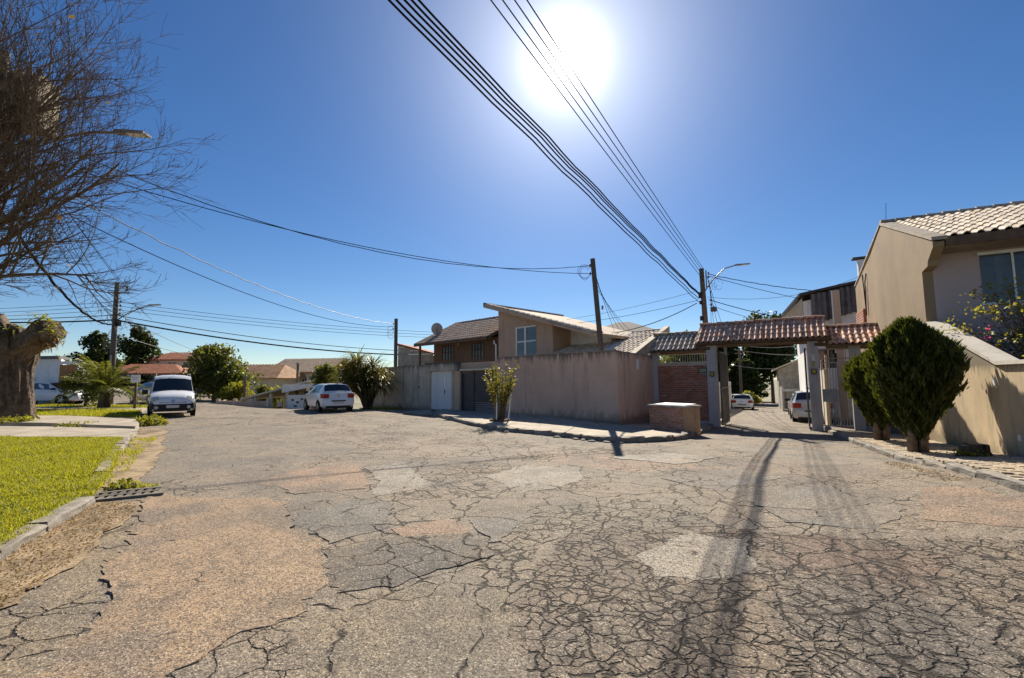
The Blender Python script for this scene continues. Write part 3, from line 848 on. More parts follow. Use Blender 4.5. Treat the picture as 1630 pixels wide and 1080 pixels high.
b = MB(); b.box(-0.36, 0.36, -0.21, 0.21, -0.06, 0.004); b.build('dark_pit', MT['black'], dr)
# dirt and leaf litter lying in the gutter
b = MB()
dp = [(-4.4, 3.6), (-4.75, 4.4), (-5.05, 5.0), (-5.35, 5.7), (-5.5, 6.15), (-5.0, 6.2), (-4.6, 5.7), (-4.35, 5.1), (-4.0, 4.4), (-3.7, 3.6), (-3.3, 2.4), (-2.9, 1.8), (-3.6, 1.8), (-4.0, 2.8)]
pts = jag(dp, 0.08, 0.03)
b.add([(x, y, H(x, y) + 0.012) for x, y in pts], [tuple(range(len(pts)))])
b.build('gutter_dirt', MT['dirt'], vg)
dp2 = [(-10.2, 12.3), (-8.1, 9.5), (-6.15, 7.0), (-5.7, 7.1), (-7.4, 9.7), (-9.7, 12.9), (-11.5, 15.3), (-12.1, 15.0)]
pts = jag(dp2, 0.1, 0.03)
b = MB(); b.add([(x, y, H(x, y) + 0.012) for x, y in pts], [tuple(range(len(pts)))])
b.build('gutter_dirt', MT['dirt'], vg)
def litter(name, poly, n, size, m, zf, label):
    P = np.zeros((0, 2)); xs = [p[0] for p in poly]; ys = [p[1] for p in poly]
    while len(P) < n:
        q = np.stack([rng.uniform(min(xs), max(xs), n * 3), rng.uniform(min(ys), max(ys), n * 3)], -1)
        P = np.concatenate([P, q[inpoly(q[:, 0], q[:, 1], poly)]])
    P = P[:n]
    z = zf(P[:, 0], P[:, 1]) + 0.015
    C = np.stack([P[:, 0], P[:, 1], z + rng.uniform(0, 0.02, n)], -1)
    u = rng.normal(0, 1, (n, 3)); u[:, 2] *= 0.35; u /= np.linalg.norm(u, axis=1)[:, None]
    v = rng.normal(0, 1, (n, 3)); v[:, 2] *= 0.35; v -= u * (u * v).sum(1)[:, None]; v /= np.linalg.norm(v, axis=1)[:, None]
    s = (size * rng.uniform(0.5, 1.5, n))[:, None]
    V = np.stack([C - u * s, C - v * s * 0.45, C + u * s, C + v * s * 0.45], 1).reshape(-1, 3)
    o = fast(name, V, np.arange(4 * n).reshape(-1, 4), m, None, kind='stuff')
    return tag(o, label, 'leaves')
litter('leaf_litter', dp, 5000, 0.011, MT['leaf_dry'], hz, 'brown leaf litter and crumbs along the left gutter')
litter('leaf_litter', [(6.3, 6.5), (6.6, 7.5), (7.1, 8.5), (6.8, 8.6), (6.3, 7.6), (6.0, 6.5)], 600, 0.013, MT['leaf_dry'], hz, 'dry leaves gathered against the right kerb')
def pebbles(n, label):
    V = []; F = []
    x = rng.uniform(-6, 7, n); y = 2 + rng.uniform(0, 1, n) ** 1.6 * 11
    base = np.array([(1, 0, 0), (-0.5, 0.87, 0), (-0.5, -0.87, 0), (0, 0, 0.9)])
    s = rng.uniform(0.003, 0.009, n); a = rng.uniform(0, 6.28, n)
    for k in range(n):
        c, sn = math.cos(a[k]), math.sin(a[k])
        q = base * s[k]
        V.append(np.stack([q[:, 0] * c - q[:, 1] * sn + x[k], q[:, 0] * sn + q[:, 1] * c + y[k], q[:, 2] + H(x[k], y[k]) + 0.006], -1))
        o = 4 * k
        F += [(o, o + 1, o + 3), (o + 1, o + 2, o + 3), (o + 2, o, o + 3)]
    return tag(fast('loose_gravel', np.concatenate(V), F, MT['mortar'], None, kind='stuff'), label, 'gravel')
pebbles(1500, 'loose gravel grains scattered over the cracked road')
# concrete path and slabs beyond the lawn
slab([(-20, 12.15), (-13.4, 12.25), (-10.3, 12.3), (-10.9, 13.4), (-11.6, 14.25), (-14.7, 14.8), (-20, 15.0)], 'path_slab', 0.1, 'slab', vg)
slab([(-20, 15.4), (-15.7, 15.35), (-11.75, 14.35), (-12.4, 15.3), (-13.9, 16.95), (-17.6, 18.3), (-22, 18.5)], 'path_slab', 0.17, 'slab', vg)
slab([(-24, 19.3), (-18.0, 19.1), (-14.9, 18.2), (-16.4, 20.3), (-18.2, 22.6), (-26, 22.9)], 'verge_soil', 0.09, 'soil', vg)
g = blades('grass', [(-24, 19.3), (-18.0, 19.1), (-15.0, 18.4), (-16.4, 20.2), (-18.2, 22.5), (-26, 22.8)], 14000, lambda x, y: 0.1 + 0.04 * wob(x, y, 1.3, 0.2), 0.014, lambda x, y: hz(x, y) + 0.09, MT['grass'], None, 0.8)
tag(g, 'rough green grass strip between path and side street by the palm', 'grass')
slab([(-26.5, 22.9), (-18.3, 22.7), (-19.6, 24.6), (-27, 25.2)], 'path_slab', 0.1, 'slab', vg)
g = blades('grass', [(-27, 25.3), (-19.9, 24.9), (-21.5, 27.2), (-28, 27.5)], 7000, lambda x, y: 0.13 + 0.05 * wob(x, y, 1.3, 0.2), 0.018, lambda x, y: hz(x, y), MT['grass'], None, 0.8)
tag(g, 'narrow green strip at the foot of the pole and palm', 'grass')
g = blades('grass', [(-9.6, 28.6), (-7.4, 25.6), (-6.6, 25.8), (-6.4, 26.9), (-8.7, 29.1)], 3500, lambda x, y: 0.08 + 0.03 * wob(x, y, 1.3, 0.2), 0.014, lambda x, y: hz(x, y) + 0.03, MT['grass'], None, 0.8)
tag(g, 'small patch of grass under the strap leaved palm', 'grass')
g = blades('grass', [(-10.3, 12.5), (-8.3, 9.75), (-6.3, 7.2), (-5.5, 6.95), (-5.3, 7.1), (-6.2, 7.4), (-8.0, 9.9), (-9.9, 12.9)], 1500, lambda x, y: 0.07 + 0.03 * wob(x, y, 3.3, 0.2), 0.008, hz, MT['grass'], None, 0.9, clump=-0.5)
tag(g, 'weeds sprouting in the gutter along the left kerb', 'weeds')

# ================================================================== shared pieces
# a clay roof tile: flat channel and barrel, lower edge at y=0, running up along +y
def tile_mesh(name, m, pitch, L):
    p = pitch
    prof = [(-0.5 * p, 0.012), (-0.12 * p, 0.010), (0.0, 0.05), (0.18 * p, 0.072), (0.36 * p, 0.058), (0.53 * p, 0.012)]
    vs = []; fs = []
    n = len(prof)
    for y, s, dz in ((0.0, 1.0, 0.022), (L, 0.9, 0.0)):
        for x, z in prof: vs.append((x * s, y, z * s + dz))
    for x, z in prof: vs.append((x, 0.0, z + 0.022 - 0.02))
    for x, z in prof: vs.append((x * 0.9, L, z * 0.9 - 0.02))
    for i in range(n - 1):
        fs.append((i, i + 1, n + i + 1, n + i))
        fs.append((2 * n + i, 2 * n + i + 1, i + 1, i))
    fs.append((0, n, 3 * n, 2 * n)); fs.append((n - 1, 3 * n - 1, 4 * n - 1, 2 * n - 1))
    b = MB(); b.add(vs, fs)
    return b.mesh(name, m, True, 50)
def tile_roof(parent, x0, x1, eave, ridge, pitch, rows, m, right_to=None, name='tile', limit=300, skip=None):
    # eave=(y,z) ridge=(y,z) in the parent's local y,z plane; columns spread along x
    ey, ez = eave; ry_, rz_ = ridge
    sl = math.hypot(ry_ - ey, rz_ - ez); ang = math.atan2(rz_ - ez, ry_ - ey)
    L = sl / rows
    me = tile_mesh(name, m, pitch, L * 1.12)
    nc = int(round((x1 - x0) / pitch)); k = 0
    pitch = (x1 - x0) / nc
    rest = MB()
    for r_ in range(rows):
        for c_ in range(nc):
            x = x0 + (c_ + 0.5) * pitch
            y = ey + (ry_ - ey) * r_ / rows; z = ez + (rz_ - ez) * r_ / rows
            if skip and skip(x, y): continue
            if k < limit:
                o = link(name, me, parent, (x + random.gauss(0, 0.004), y, z + random.gauss(0, 0.003)), (ang, random.gauss(0, 0.01), random.gauss(0, 0.014)))
            else:
                M4 = Matrix.Translation((x + random.gauss(0, 0.004), y, z + random.gauss(0, 0.003))) @ Matrix.Rotation(ang, 4, 'X') @ Matrix.Rotation(random.gauss(0, 0.014), 4, 'Z')
                rest.add([M4 @ v.co for v in me.vertices], [tuple(f.vertices) for f in me.polygons])
            k += 1
    if rest.v: rest.build('tile_field', m, parent, kind='stuff', smooth=True)
def ridge_caps(parent, x0, x1, y, z, L, m, r=0.085):
    n = max(1, round((x1 - x0) / L)); L = (x1 - x0) / n
    b = MB()
    vs = []; fs = []
    k = 6
    for xx, rr, dz in ((0, r * 1.12, 0.012), (L * 1.05, r * 0.92, 0.0)):
        for i in range(k + 1):
            a = math.pi * i / k
            vs.append((xx, -rr * math.cos(a), rr * math.sin(a) * 0.85 + dz))
    for i in range(k): fs.append((i, k + 1 + i, k + 2 + i, i + 1))
    fs.append(tuple(range(k + 1)))
    b.add(vs, fs)
    me = b.mesh('ridge_tile', m, True, 50)
    for i in range(n):
        link('ridge_tile', me, parent, (x0 + i * L, y, z + random.gauss(0, 0.004)), (0, random.gauss(0, 0.01), random.gauss(0, 0.02)))
def bricks(parent, o, ux, uz_h, n_out, width, height, bl, bh, m, joint=0.012, depth=0.02, limit=300):
    # running bond on a face: o lower left corner, ux unit dir along, n_out outward unit
    ux = Vector(ux).normalized(); no = Vector(n_out).normalized()
    b = MB()
    L, Hh = bl - joint, bh - joint
    def mesh(Lx):
        q = MB()
        vs = [(0, 0, 0), (Lx, 0, 0), (Lx, 0, Hh), (0, 0, Hh), (0.004, -depth, 0.004), (Lx - 0.004, -depth, 0.004), (Lx - 0.004, -depth, Hh - 0.004), (0.004, -depth, Hh - 0.004)]
        q.add(vs, [(4, 5, 6, 7), (0, 1, 5, 4), (1, 2, 6, 5), (2, 3, 7, 6), (3, 0, 4, 7)])
        return q.mesh('brick', m)
    full = mesh(L); cache = {}
    rz = math.atan2(ux.y, ux.x)
    rows = int(height / bh)
    for r_ in range(rows):
        x = -(bl / 2 if r_ % 2 else 0)
        while x < width - 0.02:
            a = max(x, 0); e = min(x + L, width)
            if e - a > 0.03:
                if e - a > L - 0.005: me = full
                else:
                    key = round(e - a, 3)
                    if key not in cache: cache[key] = mesh(e - a)
                    me = cache[key]
                p = Vector(o) + ux * a + Vector((0, 0, r_ * bh + joint / 2)) - no * random.uniform(0, 0.006)
                link('brick', me, parent, p, (0, 0, rz))
            x += bl

# ================================================================== long boundary wall with garage doors
WB = (-8.47, 29.39); WRZ = math.atan2(-0.7094, 0.7048)
# old concrete wall (left)
cw = thing('concrete_wall', 'stained grey concrete wall behind the strap leaved palm', 'wall', (WB[0], WB[1], 0), WRZ)
for k in range(7):
    b = MB(); x0 = -1.2 + k * 0.93
    b.box(x0 + 0.006, x0 + 0.924, random.uniform(-0.004, 0.004), 0.16, -0.3, 2.52 + 0.012 * math.sin(k * 2.1))
    b.build('wall_panel', MT['grey_wall'], cw)
b = MB(); b.box(4.4, 4.52, -0.06, 0, 1.2, 1.34); b.box(4.44, 4.48, -0.14, -0.06, 1.26, 1.30); b.build('wall_lamp', MT['grey_metal'], cw)
# garage front with a white two-leaf door
gf = thing('garage_front', 'grey concrete garage front with white two leaf metal door', 'garage', (WB[0], WB[1], 0), WRZ)
b = MB(); b.box(5.33, 5.6, -0.12, 0.2, -0.3, 2.15); b.build('pillar', MT['grey_wall'], gf)
b = MB(); b.box(7.62, 7.78, -0.12, 0.2, -0.3, 2.15); b.build('pillar', MT['grey_wall'], gf)
b = MB(); b.box(7.80, 8.28, -0.1, 0.22, -0.3, 2.13); b.build('side_wall', MT['brown_wall'], gf)
b = MB(); b.box(5.3, 7.95, -0.2, 0.3, 2.153, 2.62); b.build('lintel', MT['grey_wall'], gf)
for x0, x1 in ((5.61, 6.82), (6.84, 7.61)):
    b = MB(); b.box(x0, x1, 0.02, 0.06, 0.08, 2.14)
    d = b.build('door_leaf', MT['white_metal'], gf)
    for zz in (0.1, 1.1, 2.06):
        b = MB(); b.box(x0 + 0.02, x1 - 0.02, 0.008, 0.018, zz, zz + 0.06); b.build('door_rail', MT['white_metal'], d)
b = MB(); b.box(6.86, 6.89, -0.02, 0.015, 0.95, 1.15); b.build('door_handle', MT['black'], gf)
# dark slatted driveway gate under a thin beam
dg = thing('driveway_gate', 'dark grey sheet metal driveway gate beside the garage door', 'gate', (WB[0], WB[1], 0), WRZ)
b = MB(); b.box(8.3, 9.25, 0.1, 0.15, 0.05, 2.0); b.build('leaf', MT['dark_metal'], dg)
b = MB(); b.box(9.28, 11.0, 0.06, 0.11, 0.62, 2.0); b.build('leaf', MT['dark_metal'], dg)
for k in range(17):
    b = MB(); z = 0.66 + k * 0.078
    b.box(9.32, 10.95, 0.04, 0.058, z, z + 0.055); b.build('slat', MT['dark_metal'], dg)
for k in range(5):
    b = MB(); z = 0.12 + k * 0.1
    b.obox((9.32, 0.02, z), (1.63, 0, 0), (0, 0.06, 0.03), (0, -0.01, 0.03)); b.build('louvre', MT['grey_metal'], dg)
for x in (8.28, 9.24, 10.94):
    b = MB(); b.box(x, x + 0.05, 0.0, 0.07, -0.1, 2.12); b.build('post', MT['dark_metal'], dg)
b = MB(); b.box(8.3, 11.0, -0.12, 0.0, 2.13, 2.21); b.build('beam', MT['cream'], dg)
b = MB(); b.box(7.96, 11.0, 0.23, 0.4, 2.2, 2.55); b.build('band_wall', MT['brown_wall'], dg)
b = MB(); b.box(8.6, 10.9, -0.1, 0.5, 0.02, 0.07); b.build('threshold', MT['slab'], dg)
# pink rendered wall with return
pw = thing('pink_wall', 'long pinkish brown rendered wall turning the corner beside the gate', 'wall', (WB[0], WB[1], 0), WRZ)
b = MB(); b.box(11.0, 17.55, 0, 0.18, -0.35, 2.70); b.build('wall_face', MT['pink_wall'], pw)
loc = lambda x, y: ((x - WB[0]) * 0.7048 + (y - WB[1]) * -0.7094, (x - WB[0]) * 0.7094 + (y - WB[1]) * 0.7048)
a_ = Vector(loc(3.9, 16.94)); c_ = Vector(loc(6.43, 20.86)); d_ = (c_ - a_).normalized(); n_ = Vector((-d_.y, d_.x))
b = MB(); b.prism([a_ + Vector((0.003, 0.002)), c_, c_ + n_ * 0.18, a_ + n_ * 0.18 + d_ * 0.18], -0.5, 2.703); b.build('return_wall', MT['pink_wall'], pw)
b = MB()
q = a_ + d_ * 2.2 - n_ * 0.02
b.prism([q, q + d_ * 0.22, q + d_ * 0.22 - n_ * 0.05, q - n_ * 0.05], 2.02, 2.45); b.build('meter_glass', MT['white'], pw)
# broken coping bricks and glass on top of the wall
for k in range(48):
    b = MB(); x = 11.05 + k * 0.135 + random.uniform(-0.03, 0.03)
    b.cbox((x, 0.09 + random.uniform(-0.03, 0.03), 2.71), (0.11, 0.12, 0.05 + random.random() * 0.03), random.uniform(-0.2, 0.2)); b.build('coping_stone', MT['slab'], pw)
b = MB(); b.lathe([(0.03, 0), (0.03, 0.02)], (14.55, -0.021, 1.55), 'y', 8); b.build('outlet', MT['cream'], pw)

# ================================================================== houses behind the wall
h1 = thing('brown_house', 'dark brown house with tiled roof and satellite dish behind the garage', 'house', (WB[0], WB[1], 0), WRZ)
b = MB(); b.box(0.15, 6.8, 4.0, 11.0, -0.3, 4.25); b.build('wall', MT['dark_brown'], h1)
b = MB(); b.yprism([(0, 0)] * 0 or [(0.15, 4.25), (6.8, 4.25), (6.8, 4.26)], 4, 4.01)
rf = bpy.data.objects.new('roof', None); col.objects.link(rf); rf.parent = h1
b = MB(); b.xprism([(3.2, 4.18), (6.9, 6.0), (10.8, 4.18), (10.8, 4.08), (6.9, 5.88), (3.2, 4.08)], -1.05, 6.75); b.build('roof_deck', MT['wood'], rf)
tile_roof(rf, -1.02, 6.75, (3.15, 4.2), (6.9, 6.04), 0.235, 10, MT['tile_brown'])
b = MB(); b.obox((-1.12, 3.15, 4.08), (0.06, 0, 0), (0, 3.75, 1.84), (0, 0, 0.2)); b.build('barge_board', MT['wood'], rf)
b = MB(); b.box(-1.05, 6.75, 3.1, 3.16, 4.06, 4.2); b.build('fascia', MT['wood'], rf)
ridge_caps(rf, -1.05, 6.75, 6.9, 6.03, 0.4, MT['tile_brown'], 0.11)
b = MB(); b.box(0.15, 6.8, 4.5, 4.6, 4.25, 4.5); b.xprism([(4.02, 4.25), (10.9, 4.25), (6.9, 5.85)], 0.15, 0.25); b.build('gable_wall', MT['dark_brown'], h1)
for x in (-0.75,):
    b = MB(); b.box(x, x + 0.12, 3.35, 3.47, 2.0, 4.1); b.build('veranda_post', MT['wood'], h1)
b = MB(); b.box(-0.9, 0.15, 3.3, 6, 2.55, 2.7); b.build('veranda_floor', MT['wood'], h1)
for x0, x1 in ((1.2, 2.45), (4.35, 5.5)):
    w = MB(); w.box(x0, x1, 3.985, 3.996, 3.0, 4.0); w_ = w.build('window', MT['glass'], h1)
    for k in range(5):
        b = MB(); xx = x0 + (x1 - x0) * k / 4
        b.box(xx - 0.03, xx + 0.03, 3.94, 3.98, 3.0, 4.0); b.build('window_bar', MT['wood'], w_)
b = MB(); b.tube([(6.55, 3.9, 4.05), (6.55, 3.9, 3.9), (6.7, 3.92, 3.75), (6.7, 3.92, 2.3)], 0.055, 8); b.build('downpipe', MT['white'], h1, smooth=True)
b = MB(); b.lathe([(0.055, 0), (0.065, 0.03), (0.03, 0.06)], (3.3, 3.7, 4.0), 'z', 8); b.build('bulb', MT['white'], h1)
dish = thing('satellite_dish', 'round grey satellite dish on the brown roof edge', 'dish', (WB[0] + -0.35 * 0.7048 + 4.6 * 0.7094, WB[1] - 0.35 * -0.7094 + 4.6 * 0.7048, 4.85), R(18))
b = MB(); prof = [(0.0, 0.10)]
vs = []; fs = []; nr, na = 5, 20
for i in range(nr + 1):
    r_ = 0.42 * i / nr
    for k in range(na):
        a = 2 * math.pi * k / na; vs.append((r_ * math.cos(a), 0.5 * r_ * r_ - 0.12, r_ * math.sin(a) * 1.05 + 0.55))
for i in range(nr):
    for k in range(na): k2 = (k + 1) % na; fs.append((i * na + k, i * na + k2, (i + 1) * na + k2, (i + 1) * na + k))
b.add(vs, fs); b.build('reflector', MT['concrete'], dish, smooth=True)
b = MB(); b.tube([(0.0, 0.0, 0.0), (0, 0.05, 0.4), (0, -0.1, 0.55)], 0.03, 6); b.build('mast', MT['grey_metal'], dish)
b = MB(); b.tube([(0, -0.1, 0.3), (0, -0.45, 0.5)], 0.015, 5); b.cbox((0, -0.45, 0.52), (0.07, 0.1, 0.08)); b.build('receiver_arm', MT['grey_metal'], dish)

h2 = thing('tall_house', 'tall brown house with single pitch tiled roof and white window frame', 'house', (WB[0], WB[1], 0), WRZ)
top = lambda x: 6.02 - 0.294 * (x - 7.0)
b = MB(); b.yprism([(6.83, -0.3), (11.1, -0.3), (11.1, top(11.1) - 0.12), (6.83, top(6.83) - 0.12)], 4.0, 5.55); b.build('front_wall', MT['brown_wall'], h2)
b = MB(); b.yprism([(6.83, -0.3), (13.7, -0.3), (13.7, top(13.7) - 0.12), (6.83, top(6.83) - 0.12)], 5.56, 10.5); b.build('rear_block', MT['white'], h2)
rf = bpy.data.objects.new('roof', None); col.objects.link(rf); rf.parent = h2
b = MB(); b.yprism([(6.4, top(6.4) - 0.2), (14.4, top(14.4) - 0.16), (14.4, top(14.4)), (6.4, top(6.4))], 3.25, 10.8); b.build('roof_deck', MT['soffit'], rf)
b = MB(); b.yprism([(6.4, top(6.4) - 0.18), (14.4, top(14.4) - 0.18), (14.4, top(14.4) + 0.02), (6.4, top(6.4) + 0.02)], 3.2, 3.245); b.build('verge_board', MT['brown_wall'], rf)
me = tile_mesh('verge_tile', MT['tile_pale'], 0.24, 0.42)
for k in range(20):
    x = 14.35 - 0.4 * k
    for y in (3.32, 3.56, 3.8):
        link('verge_tile', me, rf, (x, y, top(x) + 0.01), (math.atan(0.294), 0, R(90)))
b = MB(); b.box(6.35, 6.45, 3.2, 10.8, top(6.4) - 0.18, top(6.4) + 0.1); b.build('ridge_cap', MT['tile_brown'], rf)
w = MB(); w.box(8.42, 9.9, 3.985, 3.996, 2.5, 4.62); w_ = w.build('window', MT['glass_blue'], h2)
for (x0, x1, z0, z1) in ((8.36, 8.46, 2.5, 4.68), (9.05, 9.17, 2.5, 4.6), (8.465, 9.95, 4.605, 4.68), (8.465, 9.045, 3.78, 3.86), (9.175, 9.9, 3.78, 3.86)):
    b = MB(); b.box(x0, x1, 3.93, 3.984, z0, z1); b.build('window_frame', MT['white'], w_)
b = MB(); b.tube([(11.4, 3.2, top(11.4) - 0.02), (14.4, 3.2, top(14.4) - 0.02)], 0.05, 6); b.build('gutter', MT['concrete'], h2)

# annex roof behind the pink wall
an = thing('annex_roof', 'low annex with pale clay tile roof behind the pink corner wall', 'annex', (WB[0], WB[1], 0), WRZ)
ax = lambda y: 17.42 - 0.216 * y
zr = lambda y: 1.95 + 0.30 * (y - 0.35)
b = MB(); b.add([(10.9, 0.35, 1.95), (ax(0.35), 0.35, 1.95), (ax(7.7), 7.7, zr(7.7)), (10.9, 7.7, zr(7.7)), (10.9, 0.35, 1.85), (ax(0.35), 0.35, 1.85), (ax(7.7), 7.7, zr(7.7) - 0.1), (10.9, 7.7, zr(7.7) - 0.1)],
            [(0, 1, 2, 3), (7, 6, 5, 4), (0, 4, 5, 1), (1, 5, 6, 2), (2, 6, 7, 3), (3, 7, 4, 0)]); b.build('roof_deck', MT['wood'], an)
tile_roof(an, 11.15, 17.3, (2.15, zr(2.15) + 0.01), (7.7, zr(7.7) + 0.01), 0.25, 13, MT['tile_annex'], skip=lambda x, y: x > ax(y) - 0.22 or (x < 13.7 and y > 5.5))
ridge_caps(an, 13.75, ax(7.7), 7.72, zr(7.7) + 0.03, 0.4, MT['tile_pale'], 0.11)
b = MB(); p0, p1 = Vector((ax(1.5), 1.5, 0)), Vector((ax(7.9), 7.9, 0)); dd = (p1 - p0)
b.obox((p0.x - 0.2, p0.y, zr(1.5) - 0.3), (0.3, 0, 0), (dd.x, dd.y, zr(7.9) - zr(1.5)), (0, 0, 0.5)); b.build('coping', MT['slab'], an)
b = MB(); b.box(10.95, 16.0, 0.6, 7.0, -0.3, 1.85); b.build('wall', MT['brown_wall'], an)

# dark roofed house further back
h3 = thing('dark_roof_house', 'house with dark grey hipped roof peeking above the annex tiles', 'house', (8.6, 36.0, 0), R(-20))
b = MB(); b.box(-2.6, 2.6, 0, 5, -1, 5.3); b.build('wall', MT['brown_wall'], h3)
b = MB(); b.add([(-3.1, -0.5, 5.3), (3.1, -0.5, 5.3), (3.1, 5.5, 5.3), (-3.1, 5.5, 5.3), (-0.5, 2.5, 6.5), (0.5, 2.5, 6.5)], [(0, 1, 5, 4), (1, 2, 5), (2, 3, 4, 5), (3, 0, 4), (3, 2, 1, 0)]); b.build('roof', MT['dark_roof'], h3)
# wooden gable left of the brown house
h4 = thing('weathered_gable', 'weathered grey plank gable behind the old concrete wall', 'shed', (-9.05, 36.0, 0), R(-12))
for k in range(9):
    b = MB(); z0 = 2.0 + k * 0.29; z1 = z0 + 0.275
    xr = lambda z: 0.02 if z < 2.2 else min(3.2, 3.2)
    def xlim(z): return 3.0 if z < 3.7 else max(0.0, 3.0 * (4.55 - z) / 0.85)
    if xlim(z0) > 0.05:
        b.yprism([(0.0, z0), (xlim(z0), z0), (max(xlim(z1), 0.01), z1), (0.0, z1)], 0 + 0.01 * (k % 2), 0.1); b.build('plank', MT['concrete'], h4)
b = MB(); b.box(0, 3.0, 0.1, 3, -1, 3.6); b.build('wall', MT['concrete'], h4)
b = MB(); b.yprism([(-0.15, 4.5), (3.3, 3.62), (3.3, 3.74), (-0.15, 4.66)], -0.25, 3.2); b.build('roof', MT['tile_red'], h4)

# ================================================================== gated street entrance
GX = Vector((0.84815, -0.52976)); GP = (6.464, 20.891); GRZ = math.atan2(GX.y, GX.x)
gate = thing('entrance_gate', 'tiled entrance portal with grey pillars and brick panel over the street', 'gateway', (GP[0], GP[1], 0), GRZ)
def pillar(x0, x1, y0, y1, z0, z1, label=None):
    b = MB(); b.box(x0, x1, y0, y1, z0, z1); o = b.build('pillar', MT['grey_paint'], gate, label=label)
    return o
pillar(-0.12, 0.2, -0.02, 0.3, -0.6, 2.85)
pillar(2.29, 2.68, -0.03, 0.36, -0.7, 3.05)
pillar(5.96, 6.32, -0.03, 0.33, -0.8, 3.05)
pillar(7.28, 7.62, -0.02, 0.3, -0.6, 2.85)
# brick panel
pn = MB(); pn.box(0.2, 2.29, 0.06, 0.2, -0.5, 2.32); panel = pn.build('brick_panel', MT['mortar'], gate)
bricks(panel, (0.2, 0.06, -0.17), (1, 0, 0), None, (0, -1, 0), 2.09, 2.48, 0.235, 0.092, MT['brick'])
b = MB(); b.box(0.2, 2.29, 0.02, 0.06, -0.45, -0.17); b.build('plinth', MT['grey_paint'], gate)
b = MB(); b.box(0.2, 2.29, 0.06, 0.1, 2.33, 2.38); b.box(0.2, 2.29, 0.06, 0.1, 2.7, 2.74); b.build('grille_rail', MT['cream'], gate)
for k in range(20):
    b = MB(); x = 0.26 + k * 0.102
    b.box(x, x + 0.02, 0.07, 0.09, 2.38, 2.7); b.build('grille_bar', MT['cream'], gate)
b = MB(); b.box(1.98, 2.28, -0.06, 0.03, 1.8, 2.1); mb_ = b.build('mailbox', MT['dark_metal'], gate)
b = MB(); b.box(2.0, 2.26, -0.075, -0.062, 1.92, 2.06); b.build('mailbox_window', MT['glass'], mb_)
b = MB(); b.box(1.98, 2.28, -0.09, -0.061, 1.82, 1.86); b.build('mailbox_slot', MT['grey_metal'], mb_)
# beams
b = MB(); b.box(-0.2, 2.45, -0.05, 0.35, 2.86, 3.0); b.build('beam', MT['wood'], gate)
b = MB(); b.box(1.95, 6.75, -0.12, 0.42, 3.05, 3.24); b.build('beam', MT['wood'], gate)
b = MB(); b.box(6.2, 8.62, -0.05, 0.35, 2.86, 2.98); b.build('beam', MT['wood'], gate)
# three roofs
def gate_roof(x0, x1, ez, rz_, m, pitch=0.2):
    rf = bpy.data.objects.new('roof', None); col.objects.link(rf); rf.parent = gate
    ey, ry_ = -0.35, 0.98; by = 2.3
    b = MB(); b.xprism([(ey + 0.03, ez - 0.06), (ry_, rz_ - 0.05), (by, ez - 0.06), (by, ez - 0.12), (ry_, rz_ - 0.13), (ey + 0.03, ez - 0.12)], x0 + 0.02, x1 - 0.02); b.build('roof_deck', MT['wood'], rf)
    tile_roof(rf, x0, x1, (ey, ez - 0.05), (ry_, rz_ - 0.05), pitch, 4, m)
    me = tile_mesh('tile', m, pitch, 0.42)
    nc = int(round((x1 - x0) / pitch)); p_ = (x1 - x0) / nc
    ang = math.atan2(rz_ - ez, by - ry_)
    for r_ in range(4):
        for c_ in range(nc):
            link('tile', me, rf, (x0 + (c_ + 0.5) * p_, by - (by - ry_) * r_ / 4, ez - 0.05 + (rz_ - ez) * r_ / 4), (ang, 0, math.pi))
    ridge_caps(rf, x0, x1, ry_, rz_ - 0.01, 0.36, m, 0.1)
gate_roof(-0.2, 1.9, 2.93, 3.75, MT['tile_pale'])
gate_roof(1.92, 6.62, 3.22, 4.08, MT['tile'])
gate_roof(6.64, 8.62, 2.93, 3.66, MT['tile'])
# lower tile valley left of the right roof
# badges and house number on the pillars
def badge(x, z, y):
    b = MB(); b.box(x - 0.13, x + 0.13, y - 0.012, y - 0.002, z - 0.14, z + 0.14); bd = b.build('badge', MT['grey_metal'], gate)
    pts = [(x - 0.1, z + 0.1), (x + 0.1, z + 0.1), (x + 0.085, z + 0.03), (x + 0.105, z - 0.03), (x + 0.06, z - 0.1), (x, z - 0.125), (x - 0.06, z - 0.1), (x - 0.105, z - 0.03), (x - 0.085, z + 0.03)]
    b = MB(); b.yprism(pts, y - 0.02, y - 0.013); b.build('shield', MT['black'], bd)
    pts2 = [(x + (px - x) * 0.68, z + (pz - z) * 0.68) for px, pz in pts]
    b = MB(); b.yprism(pts2, y - 0.026, y - 0.021); b.build('shield_field', MT['yellow'], bd)
badge(2.49, 1.83, -0.03); badge(6.13, 1.88, -0.03)
SEG = {'0': 'abcdef', '2': 'abged', '3': 'abgcd'}
def digit(ch, x, z, w, h, y, m):
    b = MB(); t_ = 0.032
    R_ = {'a': (x, x + w, z + h - t_, z + h), 'd': (x, x + w, z, z + t_), 'g': (x, x + w, z + h / 2 - t_ / 2, z + h / 2 + t_ / 2),
          'b': (x + w - t_, x + w, z + h / 2 + t_ / 2, z + h - t_), 'c': (x + w - t_, x + w, z + t_, z + h / 2 - t_ / 2),
          'f': (x, x + t_, z + h / 2 - t_ / 2 * 1, z + h - t_), 'e': (x, x + t_, z + t_, z + h / 2 - t_ / 2)}
    for s in SEG[ch]:
        x0, x1, z0, z1 = R_[s]; b.box(x0, x1, y - 0.012, y - 0.002, z0, z1)
    b.build('house_digit', MT[m], gate)
for k, (ch, m) in enumerate((('0', 'white'), ('2', 'white'), ('3', 'yellow'), ('0', 'yellow'))):
    digit(ch, 6.09, 2.42 - k * 0.122, 0.09, 0.108, -0.03, m)
